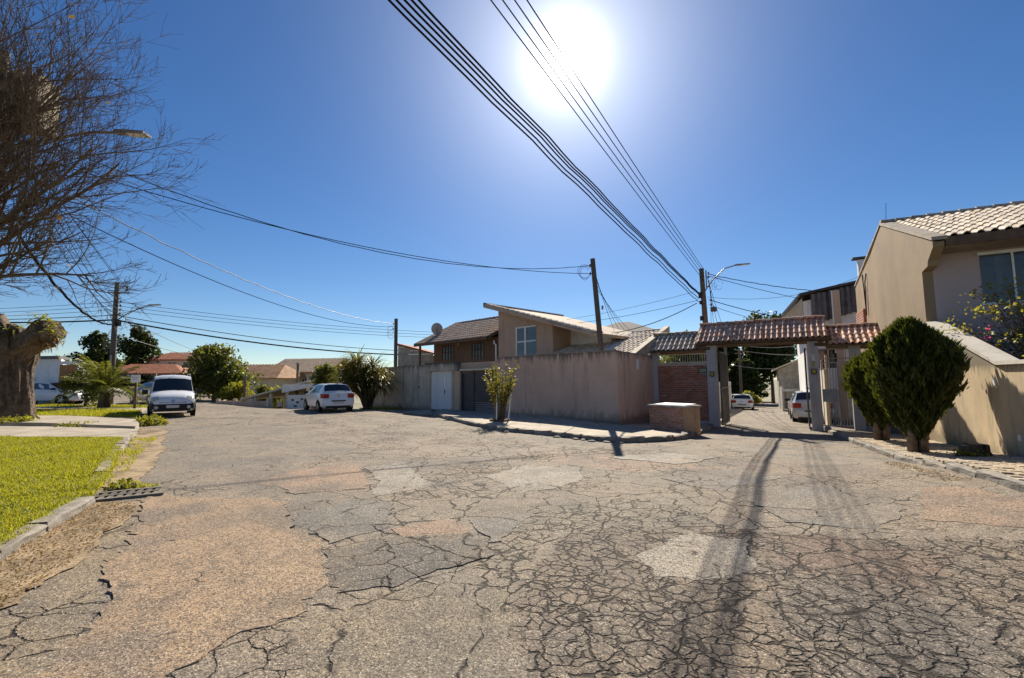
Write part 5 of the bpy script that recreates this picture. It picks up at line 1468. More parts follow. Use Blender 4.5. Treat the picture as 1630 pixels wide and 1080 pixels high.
# ================================================================== vehicles
# body lofted from cross sections: (x, z_bottom, w_bottom, z_mid, w_mid, z_belt, w_belt, z_roof, w_roof, crown); x runs from the tail forward
class Car:
    def __init__(s, st):
        s.st = st
    def ring(s, k):
        x, zb, wb, zm, wm, zt, wt, zr_, wr, c = s.st[k]
        return [(x, 0, zb), (x, wb * 0.85, zb), (x, wb, zb + 0.07), (x, wm, zm), (x, wt, zt), (x, wr, zr_), (x, wr * 0.62, zr_ + c * 0.75), (x, 0, zr_ + c)]
    def pt(s, u, q):
        m = 1
        if q > 7: q = 14 - q; m = -1
        k = min(int(u), len(s.st) - 2); f = u - k
        j = min(int(q), 6); g_ = q - j
        a, c = s.ring(k), s.ring(k + 1)
        L = lambda p0, p1, t_: Vector(p0).lerp(Vector(p1), t_)
        p = L(L(a[j], a[j + 1], g_), L(c[j], c[j + 1], g_), f)
        p.y *= m
        return p
    def body(s):
        b = MB(); n = 14
        for k in range(len(s.st)):
            for q in range(n): b.v.append(tuple(s.pt(k if k < len(s.st) - 1 else k - 1e-6, q)))
        for k in range(len(s.st) - 1):
            for q in range(n):
                q2 = (q + 1) % n
                b.f.append((k * n + q, (k + 1) * n + q, (k + 1) * n + q2, k * n + q2))
        b.f.append(tuple(range(n))); e = (len(s.st) - 1) * n
        b.f.append(tuple(e + q for q in range(n))[::-1])
        return b
    def panel(s, u0, u1, q0, q1, off=0.008, nu=4, nq=4, shape=None):
        b = MB(); P = []
        for i in range(nu + 1):
            for j in range(nq + 1):
                u = u0 + (u1 - u0) * i / nu; q = q0 + (q1 - q0) * j / nq
                if shape: u, q = shape(i / nu, j / nq, u, q)
                p = s.pt(u, q); e = 0.01
                du = s.pt(min(u + e, len(s.st) - 1.001), q) - s.pt(max(u - e, 0), q); dq = s.pt(u, q + e) - s.pt(u, q - e)
                nn = du.cross(dq)
                ctr = Vector((p.x, 0, 0.75))
                if nn.length > 1e-12:
                    nn.normalize()
                    if nn.dot(p - ctr) < 0 and abs(p.y) > 0.1 or (abs(p.y) <= 0.1 and nn.z < 0 and p.z > 0.7): nn = -nn
                else: nn = Vector((0, 0, 1))
                P.append(p + nn * off)
        b.v = [tuple(p) for p in P]
        w = nq + 1
        for i in range(nu):
            for j in range(nq): b.f.append((i * w + j, (i + 1) * w + j, (i + 1) * w + j + 1, i * w + j + 1))
        return b
def wheel_set(t_, xs, yw, r, w=0.18):
    tb = MB(); tb.lathe([(r * 0.62, 0), (r * 0.93, 0.0), (r, 0.03), (r, w - 0.03), (r * 0.93, w), (r * 0.62, w)], (0, 0, 0), 'y', 22)
    tm = tb.mesh('tyre', MT['tyre'], True, 40)
    rb = MB(); rb.lathe([(r * 0.12, -0.012), (r * 0.2, -0.012), (r * 0.22, 0.02), (r * 0.58, 0.015), (r * 0.63, -0.004), (r * 0.63, 0.04)], (0, 0, 0), 'y', 22)
    for k in range(5):
        a = 2 * math.pi * k / 5
        ux = Vector((math.cos(a), 0, math.sin(a))); vx = Vector((-math.sin(a), 0, math.cos(a)))
        rb.obox(ux * r * 0.15 - vx * 0.03 + Vector((0, -0.012, 0)), ux * r * 0.45, vx * 0.06, (0, 0.02, 0))
    rm = rb.mesh('rim', MT['rim'], True, 40)
    for x in xs:
        for sd in (-1, 1):
            wo = link('wheel', tm, t_, (x, sd * yw + (0 if sd < 0 else -0.0), r), (0, 0, 0 if sd < 0 else math.pi))
            link('rim', rm, wo)
def arch(t_, x, r, yw):
    for sd in (-1, 1):
        b = MB(); b.lathe([(r * 1.22, -0.012), (r * 1.22, 0.012)], (x, sd * yw, r), 'y', 20); b.build('wheel_arch', MT['black'], t_)
def place(t_, x, y, az, L, dz=0.0):
    # centre at (x,y), nose pointing along azimuth az (clockwise from +Y)
    ang = math.pi / 2 - az
    t_.rotation_euler = (0, 0, ang)
    t_.location = (x - math.cos(ang) * L / 2, y - math.sin(ang) * L / 2, H(x, y) + dz)

def make_hatch(name, label, paint, L=3.9, Wd=0.83, Ht=1.46, cat='car'):
    t_ = thing(name, label, cat)
    h = Ht / 1.46; w = Wd / 0.83; l = L / 3.9
    S = lambda *a: (a[0] * l, a[1], a[2] * w, a[3] * h, a[4] * w, a[5] * h, a[6] * w, a[7] * h, a[8] * w, a[9] * h)
    st = [S(0.0, 0.30, 0.66, 0.42, 0.72, 0.58, 0.72, 0.60, 0.68, 0.01), S(0.05, 0.24, 0.76, 0.46, 0.80, 0.64, 0.79, 0.68, 0.74, 0.01),
          S(0.09, 0.22, 0.78, 0.55, 0.83, 0.90, 0.78, 0.96, 0.71, 0.02), S(0.16, 0.21, 0.79, 0.58, 0.83, 0.93, 0.79, 1.02, 0.70, 0.02),
          S(0.50, 0.20, 0.80, 0.60, 0.84, 0.94, 0.81, 1.36, 0.59, 0.055), S(1.1, 0.20, 0.80, 0.60, 0.84, 0.93, 0.82, 1.40, 0.60, 0.06),
          S(1.7, 0.20, 0.80, 0.60, 0.84, 0.92, 0.82, 1.40, 0.60, 0.06), S(2.25, 0.20, 0.80, 0.60, 0.84, 0.91, 0.82, 1.34, 0.58, 0.055),
          S(2.98, 0.20, 0.80, 0.60, 0.83, 0.89, 0.81, 0.93, 0.72, 0.05), S(3.4, 0.20, 0.79, 0.58, 0.82, 0.82, 0.78, 0.87, 0.68, 0.04),
          S(3.72, 0.20, 0.76, 0.52, 0.78, 0.70, 0.72, 0.75, 0.62, 0.03), S(3.86, 0.22, 0.66, 0.45, 0.68, 0.58, 0.62, 0.62, 0.55, 0.01), S(3.9, 0.28, 0.6, 0.42, 0.62, 0.52, 0.56, 0.54, 0.5, 0.01)]
    c = Car(st)
    c.body().build('body', MT[paint], t_, True, 32)
    c.panel(3.08, 3.92, 5.08, 8.92, 0.006, 4, 8).build('rear_window', MT['glass'], t_, True)
    c.panel(7.08, 7.92, 5.1, 8.9, 0.006, 4, 8).build('windscreen', MT['glass'], t_, True)
    for q0, q1 in ((4.1, 4.9), (9.9, 9.1)):
        def tri(i, j, u, q): return u, q
        c.panel(4.35, 5.75, q0, q1, 0.006, 3, 3).build('side_window', MT['glass_blue'], t_, True)
        c.panel(5.85, 7.45, q0, q1, 0.006, 4, 3, lambda i, j, u, q: (u - 0.35 * i * j, q)).build('side_window', MT['glass_blue'], t_, True)
    for sd in (-1, 1):
        b = MB(); y0, y1 = 0.47 * w, 0.80 * w
        pts = [(0.035, y0), (0.03, y1 - 0.08), (0.06, y1), (0.24, y1 + 0.035), (0.24, y1 - 0.05), (0.12, y0)]
        b.prism([(px, sd * py) for px, py in (pts if sd > 0 else pts[::-1])], 0.70 * h, 0.92 * h); b.build('tail_lamp', MT['lamp_red'], t_)
    for q0, q1 in ((3.4, 4.9), (10.6, 9.1)):
        c.panel(9.4, 10.85, q0, q1, 0.01, 4, 3).build('head_lamp', MT['lamp_clear'], t_, True)
    b = MB(); b.box(-0.02, 0.0, -0.26, 0.26, 0.41 * h, 0.53 * h); b.build('licence_plate', MT['plate'], t_)
    b = MB(); b.box(-0.012, 0.06, -0.36, 0.36, 0.53 * h, 0.6 * h); b.build('plate_recess', MT['dark_metal'], t_)
    b = MB(); b.lathe([(0.055, 0), (0.055, 0.012), (0.04, 0.014), (0.038, 0.006)], (0.055 * l, 0, 0.82 * h), 'x', 16); b.v = [(x - 0.03, y, z) for x, y, z in b.v]; b.build('emblem', MT['chrome'], t_)
    b = MB(); b.box(-0.005, 0.3, -0.62 * w, 0.62 * w, 0.2, 0.32); b.build('lower_bumper', MT['black'], t_)
    for s in (-1, 1):
        b = MB(); b.cbox((2.72 * l, s * 0.92 * w, 0.98 * h), (0.12, 0.2, 0.13)); b.build('mirror', MT['black'], t_)
    for x in (1.9, 2.7):
        for s in (-1, 1):
            b = MB(); b.box(x * l - 0.09, x * l + 0.09, s * 0.845 * w - 0.012, s * 0.845 * w + 0.012, 0.78 * h, 0.81 * h); b.build('door_handle', MT[paint], t_)
    arch(t_, 0.66 * l, 0.29, 0.828 * w); arch(t_, 3.12 * l, 0.29, 0.822 * w)
    wheel_set(t_, (0.66 * l, 3.12 * l), 0.84 * w, 0.29)
    return t_
hb = make_hatch('parked_car', 'white hatchback parked beside the strap leaved palm, tail to us', 'car_white')
place(hb, -10.05, 24.9, R(-38), 3.9)

def make_van(name, label, paint):
    t_ = thing(name, label, 'van')
    st = [(0.0, 0.35, 0.72, 0.55, 0.78, 0.95, 0.76, 1.60, 0.64, 0.05), (0.06, 0.26, 0.78, 0.55, 0.83, 1.0, 0.81, 1.72, 0.66, 0.07), (0.6, 0.24, 0.79, 0.58, 0.835, 1.02, 0.815, 1.75, 0.67, 0.08), (1.6, 0.24, 0.79, 0.58, 0.835, 1.02, 0.82, 1.76, 0.67, 0.08),
          (2.35, 0.24, 0.79, 0.58, 0.835, 1.01, 0.82, 1.74, 0.66, 0.08), (2.52, 0.24, 0.79, 0.58, 0.835, 1.01, 0.82, 1.66, 0.655, 0.08), (3.08, 0.24, 0.79, 0.58, 0.83, 1.0, 0.80, 1.06, 0.73, 0.07), (3.5, 0.24, 0.79, 0.57, 0.82, 0.93, 0.76, 0.98, 0.62, 0.06),
          (3.82, 0.24, 0.77, 0.52, 0.79, 0.80, 0.72, 0.86, 0.55, 0.05), (3.96, 0.26, 0.70, 0.48, 0.73, 0.66, 0.66, 0.72, 0.52, 0.03), (4.0, 0.3, 0.62, 0.45, 0.64, 0.56, 0.6, 0.6, 0.5, 0.01)]
    c = Car(st)
    c.body().build('body', MT[paint], t_, True, 32)
    c.panel(5.12, 5.97, 5.04, 8.96, 0.008, 4, 8).build('windscreen', MT['glass'], t_, True)
    for q0, q1 in ((4.1, 4.9), (9.9, 9.1)):
        c.panel(4.0, 5.7, q0, q1, 0.006, 4, 3, lambda i, j, u, q: (u - 0.45 * i * j, q)).build('side_window', MT['glass'], t_, True)
    # dark bumper wrapped round the nose
    for nm, u0, u1, q0, q1, mt in (('bumper', 7.9, 9.98, 2.0, 3.75, 'black'), ('bumper', 7.9, 9.98, 12.0, 10.25, 'black')):
        c.panel(u0, u1, q0, q1, 0.014, 8, 3).build(nm, MT[mt], t_, True)
    b = MB(); b.box(3.9, 4.03, -0.63, 0.63, 0.26, 0.56); b.build('bumper_face', MT['black'], t_)
    for y0, y1 in ((-0.47, -0.08), (0.08, 0.47)):
        b = MB(); b.obox((3.985, y0, 0.61), (0, y1 - y0, 0), (-0.05, 0, 0.09), (0.015, 0, 0.01)); b.build('grille', MT['black'], t_)
    for q0, q1 in ((3.5, 5.25), (10.5, 8.75)):
        c.panel(7.75, 8.92, q0, q1, 0.014, 5, 4).build('head_lamp', MT['lamp_clear'], t_, True)
    # lozenge emblem as an open frame
    b = MB(); o = [(0, 0.1), (0.075, 0), (0, -0.1), (-0.075, 0)]; i_ = [(0, 0.05), (0.036, 0), (0, -0.05), (-0.036, 0)]
    vs = [(4.005 - (z * 0.3), y, 0.665 + z) for y, z in o] + [(4.005 - (z * 0.3), y, 0.665 + z) for y, z in i_]
    vs += [(x - 0.03, y, z) for x, y, z in vs]
    fs = []
    for k in range(4):
        k2 = (k + 1) % 4; fs += [(k, k2, 4 + k2, 4 + k), (k, 8 + k, 8 + k2, k2), (4 + k, 4 + k2, 12 + k2, 12 + k)]
    b.add(vs, fs); b.build('emblem', MT['chrome'], t_)
    b = MB(); b.box(4.03, 4.045, -0.22, 0.22, 0.40, 0.51); b.build('licence_plate', MT['plate'], t_)
    b = MB(); b.lathe([(0.07, 0), (0.07, 0.02)], (4.025, -0.56, 0.42), 'x', 12); b.build('fog_lamp', MT['lamp_clear'], t_)
    b = MB(); b.lathe([(0.07, 0), (0.07, 0.02)], (4.025, 0.56, 0.42), 'x', 12); b.build('fog_lamp', MT['lamp_clear'], t_)
    for s in (-1, 1):
        b = MB(); b.cbox((2.95, s * 0.97, 1.08), (0.12, 0.2, 0.2)); b.build('mirror', MT['black'], t_)
        b = MB(); b.tube([(0.3, s * 0.62, 1.8), (0.4, s * 0.62, 1.87), (2.2, s * 0.62, 1.87), (2.3, s * 0.62, 1.8)], 0.018, 6); b.build('roof_rail', MT['grey_metal'], t_)
        b = MB(); b.box(0.7, 3.0, s * 0.84 - 0.012, s * 0.84 + 0.012, 0.55, 0.66); b.build('side_moulding', MT['black'], t_)
        b = MB(); b.tube([(3.1, s * 0.3 - 0.2, 1.12), (3.0, s * 0.3 + 0.2, 1.18)], 0.01, 4); b.build('wiper', MT['black'], t_)
    b = MB(); b.tube([(2.45, 0, 1.8), (2.35, 0, 1.98)], 0.008, 5); b.build('aerial', MT['black'], t_)
    arch(t_, 0.72, 0.3, 0.825); arch(t_, 3.3, 0.3, 0.82)
    wheel_set(t_, (0.72, 3.3), 0.84, 0.3)
    return t_
van = make_van('parked_van', 'white delivery van facing us at the left corner', 'car_white')
place(van, -15.75, 21.2, R(142), 4.0)

def make_mpv(name, label, paint):
    t_ = make_hatch(name, label, paint, 4.17, 0.86, 1.62)
    return t_
mpv = make_mpv('parked_car', 'silver people carrier parked just inside the gate, tail lamps red', 'car_silver')
place(mpv, 15.9, 24.6, R(29), 4.17)
for (x, y, nm, lb, pa) in ((21.7, 43.2, 'parked_car', 'white saloon parked far down the gated street on the left', 'car_white'), (24.6, 50.0, 'parked_car', 'white car parked beyond the white saloon', 'car_white')):
    t_ = make_hatch(nm, lb, pa, 4.3, 0.87, 1.44); place(t_, x, y, R(29), 4.3)
t_ = make_hatch('parked_car', 'small silver car ahead of the people carrier', 'car_silver', 3.9, 0.83, 1.5); place(t_, 19.0, 30.0, R(29), 3.9)
t_ = make_hatch('parked_car', 'white car half hidden behind the old cut trunk', 'car_white', 3.9, 0.83, 1.45); place(t_, -29.6, 29.2, R(75), 3.9)
t_ = make_hatch('parked_car', 'blue car on the side street behind the van', 'car_blue', 3.9, 0.83, 1.45); place(t_, -24.6, 31.5, R(-60), 3.9)

# ================================================================== trees and plants
def knob(b, pts, rs, n=22, ridge=0.12, ph=0.0, cap=True):
    pts = [Vector(p) for p in pts]; o = len(b.v); up = None
    for i, p in enumerate(pts):
        d = (pts[min(i + 1, len(pts) - 1)] - pts[max(i - 1, 0)]).normalized()
        if up is None: up = Vector((1, 0, 0)) if abs(d.x) < 0.8 else Vector((0, 1, 0))
        a = (up - d * up.dot(d)).normalized(); up = a; c = d.cross(a)
        for k in range(n):
            t_ = 2 * math.pi * k / n
            rr = rs[i] * (1 + ridge * (0.5 * math.sin(5 * t_ + ph + i * 0.3) + 0.4 * math.sin(11 * t_ + 2 * ph - i * 0.3) + 0.35 * math.sin(19 * t_ + ph + i * 0.25) + 0.12 * random.gauss(0, 1)))
            q = p + a * (rr * math.cos(t_)) + c * (rr * math.sin(t_)); b.v.append(tuple(q))
    for i in range(len(pts) - 1):
        for k in range(n):
            k2 = (k + 1) % n; b.f.append((o + i * n + k, o + i * n + k2, o + (i + 1) * n + k2, o + (i + 1) * n + k))
    if cap:
        b.f.append(tuple(o + (len(pts) - 1) * n + k for k in range(n)))
old = thing('pollarded_tree', 'massive old tree trunk with sawn limbs sprouting leaves at far left', 'tree', (-18.4, 16.6, 0.05))
b = MB()
knob(b, [(0.0, 0, -0.2), (0.0, 0, 0.1), (0.02, 0, 0.5), (0.02, 0, 1.0), (-0.02, 0, 1.5), (-0.08, 0, 2.0), (-0.1, 0, 2.5), (-0.12, 0, 3.0), (-0.2, 0, 3.35), (-0.3, 0, 3.6)], [1.08, 0.9, 0.8, 0.74, 0.71, 0.72, 0.78, 0.8, 0.7, 0.42], 110, 0.15)
b.build('trunk', MT['bark_big'], old, True, 60)
b = MB(); knob(b, [(0.1, 0, 2.5), (0.6, -0.05, 2.95), (1.1, -0.1, 3.2), (1.55, -0.12, 3.45), (1.75, -0.15, 3.5)], [0.5, 0.42, 0.4, 0.5, 0.38], 24, 0.15, 1.0); b.build('limb', MT['bark_big'], old, True, 60)
b = MB(); knob(b, [(-0.3, 0, 2.8), (-0.42, -0.1, 3.3), (-0.5, -0.25, 3.75), (-0.52, -0.35, 3.95)], [0.6, 0.5, 0.46, 0.44], 24, 0.12, 2.0, cap=False)
lb = b.build('limb', MT['bark_big'], old, True, 60)
b = MB(); b.lathe([(0.44, 0.0), (0.43, 0.03)], (0, 0, 0), 'z', 24)
co_ = link('sawn_face', b.mesh('sawn_face', MT['cut_wood']), old, (-0.5, -0.4, 3.9), (R(38), R(20), 0))
b = MB(); b.tube([(0.0, -0.8, 1.45), (0.6, -0.68, 1.48)], 0.04, 6); b.build('strap_scar', MT['wood'], old)
vs, fs = [], []
b = MB()
for k in range(260):
    c = random.choice([(1.55, -0.2, 3.55), (1.75, -0.25, 3.3), (1.3, -0.2, 3.65), (1.45, -0.25, 3.9), (0.4, -0.2, 3.5), (-0.05, -0.3, 3.6), (-0.9, -0.3, 3.9)])
    a = random.uniform(0, 6.28); q = (c[0] + random.gauss(0, 0.16), c[1] + random.gauss(0, 0.15), c[2] + random.gauss(0, 0.12))
    v_, f_ = strap(q, (math.cos(a), math.sin(a), random.uniform(-0.4, 1.0)), random.uniform(0.2, 0.5), 0.028, random.uniform(0.5, 2.0), 4); b.add(v_, f_)
b.build('epiphyte', MT['leaf_bright'], old, kind='stuff')
b = MB()
for k in range(130):
    q = (1.5 + random.gauss(0, 0.28), -0.3 + random.gauss(0, 0.15), 3.15 + random.gauss(0, 0.2)); a = random.uniform(0, 6.28)
    v_, f_ = strap(q, (math.cos(a) * 0.6, math.sin(a) * 0.6, -0.2), random.uniform(0.2, 0.55), 0.02, 2.0, 4); b.add(v_, f_)
b.build('dry_epiphyte', MT['leaf_dry'], old, kind='stuff')

# bare tree, upper left
bt = thing('bare_tree', 'leafless tree whose fine branches fill the upper left sky', 'tree', (-12.6, 8.9, 0.1))
BO = Vector((-12.6, 8.9, 0.1))
bb = MB(); tw = MB()
def grow(p, d, L, r, lev):
    nseg = 6 if lev == 0 else (5 if lev == 1 else 4)
    pts = [p.copy()]; rs = [r]; dirs = [d.copy()]
    for i in range(nseg):
        d = (d + Vector((random.gauss(0, 0.11), random.gauss(0, 0.11), random.gauss(0, 0.1) + (0.05 if lev > 0 else 0.015)))).normalized()
        p = p + d * (L / nseg); pts.append(p.copy()); dirs.append(d.copy()); rs.append(max(0.003, r * (1 - 0.82 * (i + 1) / nseg)))
    (bb if lev < 2 else tw).tube(pts, rs, 7 if lev == 0 else (5 if lev == 1 else 3), False)
    if lev >= 3: return
    nch = (12, 8, 5)[lev]
    for k in range(nch):
        t_ = random.uniform(0.22 if lev == 0 else 0.15, 1.0); i = min(nseg - 1, int(t_ * nseg)); q = pts[i].lerp(pts[i + 1], t_ * nseg - i)
        dd = dirs[i]
        ax_ = dd.orthogonal().normalized(); ax_.rotate(Matrix.Rotation(random.uniform(0, 6.28), 3, dd))
        nd = (dd * random.uniform(0.75, 1.1) + ax_ * random.uniform(0.45, 0.95)); nd.z += 0.12
        grow(q, nd.normalized(), L * (0.52, 0.5, 0.48)[lev] * random.uniform(0.6, 1.15) * (1.15 - 0.4 * t_), max(0.0045, rs[i] * 0.55), lev + 1)
bb.tube([(0, 0, -0.3), (0.05, 0, 1.2), (0.0, 0, 2.4), (0.05, 0, 3.4)], [0.34, 0.27, 0.25, 0.22], 12)
tips = [((-6.75, 9.0, 6.65), 0.085, 3.2), ((-6.95, 8.6, 7.5), 0.085, 3.4), ((-7.9, 9.4, 8.8), 0.09, 3.4), ((-9.0, 8.8, 9.9), 0.09, 3.4), ((-7.4, 9.2, 5.4), 0.075, 3.0), ((-7.8, 9.0, 4.35), 0.065, 2.8), ((-9.0, 8.6, 3.95), 0.05, 2.7),
        ((-6.9, 9.8, 6.0), 0.07, 3.1), ((-9.8, 9.3, 9.9), 0.08, 3.4), ((-9.3, 8.4, 7.6), 0.06, 3.3), ((-8.3, 9.6, 7.0), 0.07, 3.2), ((-9.6, 9.9, 6.0), 0.06, 3.0), ((-10.8, 8.6, 9.6), 0.08, 3.4)]
tips = [(a, b_, c, 0.76) for a, b_, c in tips]
for (tp, r) in (((-8.9, 9.0, 9.4), 0.075), ((-9.8, 8.5, 10.4), 0.075), ((-8.3, 8.7, 8.4), 0.07), ((-9.2, 9.5, 8.2), 0.06), ((-9.4, 9.2, 9.9), 0.06)):
    tips.append((tp, r, 3.6, 0.86))
for (tp, r, z0, fl) in tips:
    p0 = Vector((0.03, 0, z0)); e = Vector(tp) - BO
    d0 = (e - p0).normalized(); d0 = (d0 + Vector((0, 0, -0.0))).normalized()
    grow(p0, d0, (e - p0).length * fl, r, 0)
bb.build('trunk', MT['bark'], bt, True)
tw.build('twigs', MT['bark'], bt, True, kind='stuff')
lf = leaves(np.array([(-10.9, 8.9, 9.3), (-9.1, 8.8, 9.2), (-8.2, 8.8, 7.3), (-9.9, 8.9, 8.9), (-10.3, 9.0, 4.6), (-9.0, 8.8, 4.9), (-8.8, 8.9, 3.95), (-9.7, 9.0, 4.3)]) - np.array(BO), 0.07, 0, 0.5)
fast('last_leaves', lf[0], lf[1], MT['leaf_dry'], bt)

# two clipped cypresses on the right pavement
def cypress(label, x, y, prof, n, group='clipped cypresses on the right pavement', tilt=0.0):
    t_ = thing('cypress', label, 'cypress', (x, y, SWZ(x, y) - 0.02), 0, group)
    zs = np.array([p[0] for p in prof]); rs = np.array([p[1] for p in prof])
    # sprays
    z = rng.uniform(zs[0], zs[-1], n * 3); rr = np.interp(z, zs, rs)
    keep = rng.uniform(0, rs.max(), n * 3) < rr * 0.9 + 0.08
    z = z[keep][:n]; rr = rr[keep][:n]; m_ = len(z)
    a = rng.uniform(0, 2 * np.pi, m_)
    lump = 1 + 0.10 * np.sin(a * 3 + z * 2.1) + 0.10 * np.sin(a * 7 - z * 5.3) + 0.09 * np.sin(a * 13 + z * 11) + 0.05 * np.sin(a * 23 - z * 17)
    rad = rr * lump * np.where(rng.uniform(0, 1, m_) < 0.04, rng.uniform(1.0, 1.13, m_), rng.uniform(0.72, 1.02, m_))
    P = np.stack([rad * np.cos(a) + tilt * z, rad * np.sin(a), z], -1)
    out = np.stack([np.cos(a), np.sin(a), np.zeros(m_)], -1)
    u = out * rng.uniform(0.1, 0.8, m_)[:, None] + rng.normal(0, 0.25, (m_, 3)); u[:, 2] += 1.0
    u /= np.linalg.norm(u, axis=1)[:, None]
    v = rng.normal(0, 1, (m_, 3)); v -= u * (u * v).sum(1)[:, None]; v /= np.linalg.norm(v, axis=1)[:, None]
    s = rng.uniform(0.05, 0.125, m_)[:, None]
    V = np.stack([P - u * s * 0.6, P - v * s * 0.22, P + u * s * 1.1, P + v * s * 0.22], 1).reshape(-1, 3)
    fast('foliage', V, np.arange(4 * m_).reshape(-1, 4), MT['leaf_cypress'], t_)
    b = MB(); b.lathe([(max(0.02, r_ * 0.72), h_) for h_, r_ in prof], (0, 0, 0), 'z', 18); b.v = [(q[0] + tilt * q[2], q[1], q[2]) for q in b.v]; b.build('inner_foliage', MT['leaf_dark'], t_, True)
    b = MB()
    for k in range(4):
        aa = k * 1.7; b.tube([(0.1 * math.cos(aa), 0.1 * math.sin(aa), -0.15), (0.13 * math.cos(aa), 0.13 * math.sin(aa), 0.35), (0.3 * math.cos(aa), 0.3 * math.sin(aa), 1.1)], [0.1, 0.075, 0.04], 7)
    b.build('trunk', MT['bark'], t_, True)
cypress('large egg shaped clipped cypress standing nearer on the right pavement', 8.62, 9.87, [(0.25, 0.1), (0.44, 0.2), (0.7, 0.34), (1.04, 0.5), (1.4, 0.64), (1.75, 0.71), (2.05, 0.68), (2.3, 0.57), (2.52, 0.41), (2.7, 0.22), (2.84, 0.07)], 30000)
cypress('smaller clipped cypress nearer the gate behind the large one', 10.2, 12.8, [(0.28, 0.1), (0.56, 0.26), (0.93, 0.42), (1.3, 0.63), (1.67, 0.74), (1.95, 0.69), (2.23, 0.46), (2.43, 0.19), (2.5, 0.06)], 15000)

# stump
sp = thing('tree_stump', 'low sawn tree stump on the right pavement by the wall', 'stump', (8.45, 8.45, SWZ(8.45, 8.45) - 0.02))
b = MB()
for (x, y, r, h) in ((0, 0, 0.12, 0.24), (0.16, 0.05, 0.1, 0.22), (-0.13, 0.06, 0.09, 0.2), (0.05, 0.14, 0.1, 0.25)):
    knob(b, [(x * 1.3, y * 1.3, -0.05), (x, y, 0.1), (x, y, h)], [r * 1.6, r * 1.05, r], 12, 0.12, x * 9)
b.build('stump_wood', MT['bark_big'], sp, True, 50)
b = MB()
for (x, y, r, h) in ((0, 0, 0.11, 0.243), (0.16, 0.05, 0.09, 0.223), (-0.13, 0.06, 0.08, 0.203), (0.05, 0.14, 0.09, 0.253)):
    b.lathe([(r, 0), (r * 0.98, 0.004)], (x, y, h), 'z', 12)
b.build('sawn_top', MT['cut_wood'], sp, kind='stuff')

# bougainvillea behind the low wall
bg = thing('bougainvillea', 'straggly bougainvillea with yellow green leaves and magenta flowers before window', 'shrub', (11.7, 9.9, 0.3))
b = MB(); LP = []; FP = []
for k in range(150):
    base = Vector((random.gauss(0, 0.12), random.gauss(0, 0.15), 0))
    a = random.uniform(0, 6.28); e = Vector((random.uniform(-1.55, 1.0), random.uniform(-1.1, 0.9), random.uniform(1.35, 3.5)))
    if e.x < -1.0 and e.z > 2.9: e.z -= 0.6
    mid = Vector((e.x * 0.35, e.y * 0.35, max(e.z * 0.75, 1.4) + 0.25))
    pts = []
    for i in range(8):
        t_ = i / 7; pts.append(base * (1 - t_) ** 2 + mid * 2 * t_ * (1 - t_) + e * t_ * t_ + Vector((random.gauss(0, 0.02), random.gauss(0, 0.02), random.gauss(0, 0.02))))
    b.tube(pts, [0.018 - 0.0018 * i for i in range(8)], 4, False)
    for j in range(5):
        i = random.randint(3, 6); q = pts[i]; w_ = q + Vector((random.gauss(0, 0.25), random.gauss(0, 0.25), random.gauss(0.05, 0.15)))
        b.tube([q, (q + w_) / 2 + Vector((0, 0, 0.04)), w_], [0.007, 0.005, 0.003], 3, False)
        if random.random() < 0.55:
            for _ in range(4): LP.append(w_ + Vector((random.gauss(0, 0.05), random.gauss(0, 0.05), random.gauss(0, 0.05))))
    if random.random() < 0.6:
        for _ in range(16): LP.append(e + Vector((random.gauss(0, 0.09), random.gauss(0, 0.09), random.gauss(0, 0.07))))
    if random.random() < 0.08: FP.append(e)
b.build('canes', MT['bark'], bg, True)
V, F = leaves(np.array([tuple(p) for p in LP]), 0.035, 0, 0.7); fast('foliage', V, F, MT['leaf_boug'], bg)
FP = FP[:1] + [Vector((-1.45, -0.1, 2.15)), Vector((-1.3, 0.0, 2.35))]
Q = np.array([tuple(p + Vector((random.gauss(0, 0.03), random.gauss(0, 0.03), random.gauss(0, 0.03)))) for p in FP for _ in range(7)])
V, F = leaves(Q, 0.024, 0, 0.8); fast('flowers', V, F, MT['flower'], bg)

# staked shrub in the pavement
sh = thing('staked_shrub', 'upright yellow green shrub with two white stakes on the corner pavement', 'shrub', (-0.47, 17.1, H(-0.47, 17.1) + 0.12))
b = MB(); LP = []
for k in range(46):
    a = random.uniform(0, 6.28); r0 = random.uniform(0.02, 0.16)
    e = Vector((math.cos(a) * random.uniform(0.1, 0.72), math.sin(a) * random.uniform(0.1, 0.6), random.uniform(1.0, 2.2)))
    s0 = Vector((math.cos(a) * r0, math.sin(a) * r0, 0))
    pts = [s0.lerp(e, t_) + Vector((0, 0, 0.25 * math.sin(t_ * 3.14))) for t_ in (0, 0.25, 0.5, 0.75, 1.0)]
    b.tube(pts, [0.016, 0.013, 0.01, 0.007, 0.003], 4, False)
    for _ in range(34):
        t_ = random.uniform(0.3, 1.02); i = min(3, int(t_ * 4)); q = pts[i].lerp(pts[i + 1], t_ * 4 - i)
        LP.append(q + Vector((random.gauss(0, 0.06), random.gauss(0, 0.06), random.gauss(0, 0.06))))
b.build('stems', MT['bark'], sh, True)
V, F = leaves(np.array([tuple(p) for p in LP]), 0.05, 0.25, 0.45); fast('foliage', V, F, MT['leaf_shrub'], sh)
for (x, y, l_) in ((-0.12, -0.2, 0.02), (0.3, -0.1, 0.12)):
    b = MB(); b.tube([(x, y, -0.05), (x + l_, y, 0.98)], 0.026, 7); b.build('stake', MT['white'], sh)
b = MB(); b.lathe([(0.36, -0.08), (0.38, 0.07), (0.32, 0.09), (0.28, 0.02)], (0, 0, 0), 'z', 12); b.v = [(x + random.gauss(0, 0.015), y + random.gauss(0, 0.015), z + random.gauss(0, 0.012)) for x, y, z in b.v]; b.build('pit_edging', MT['bark_big'], sh)

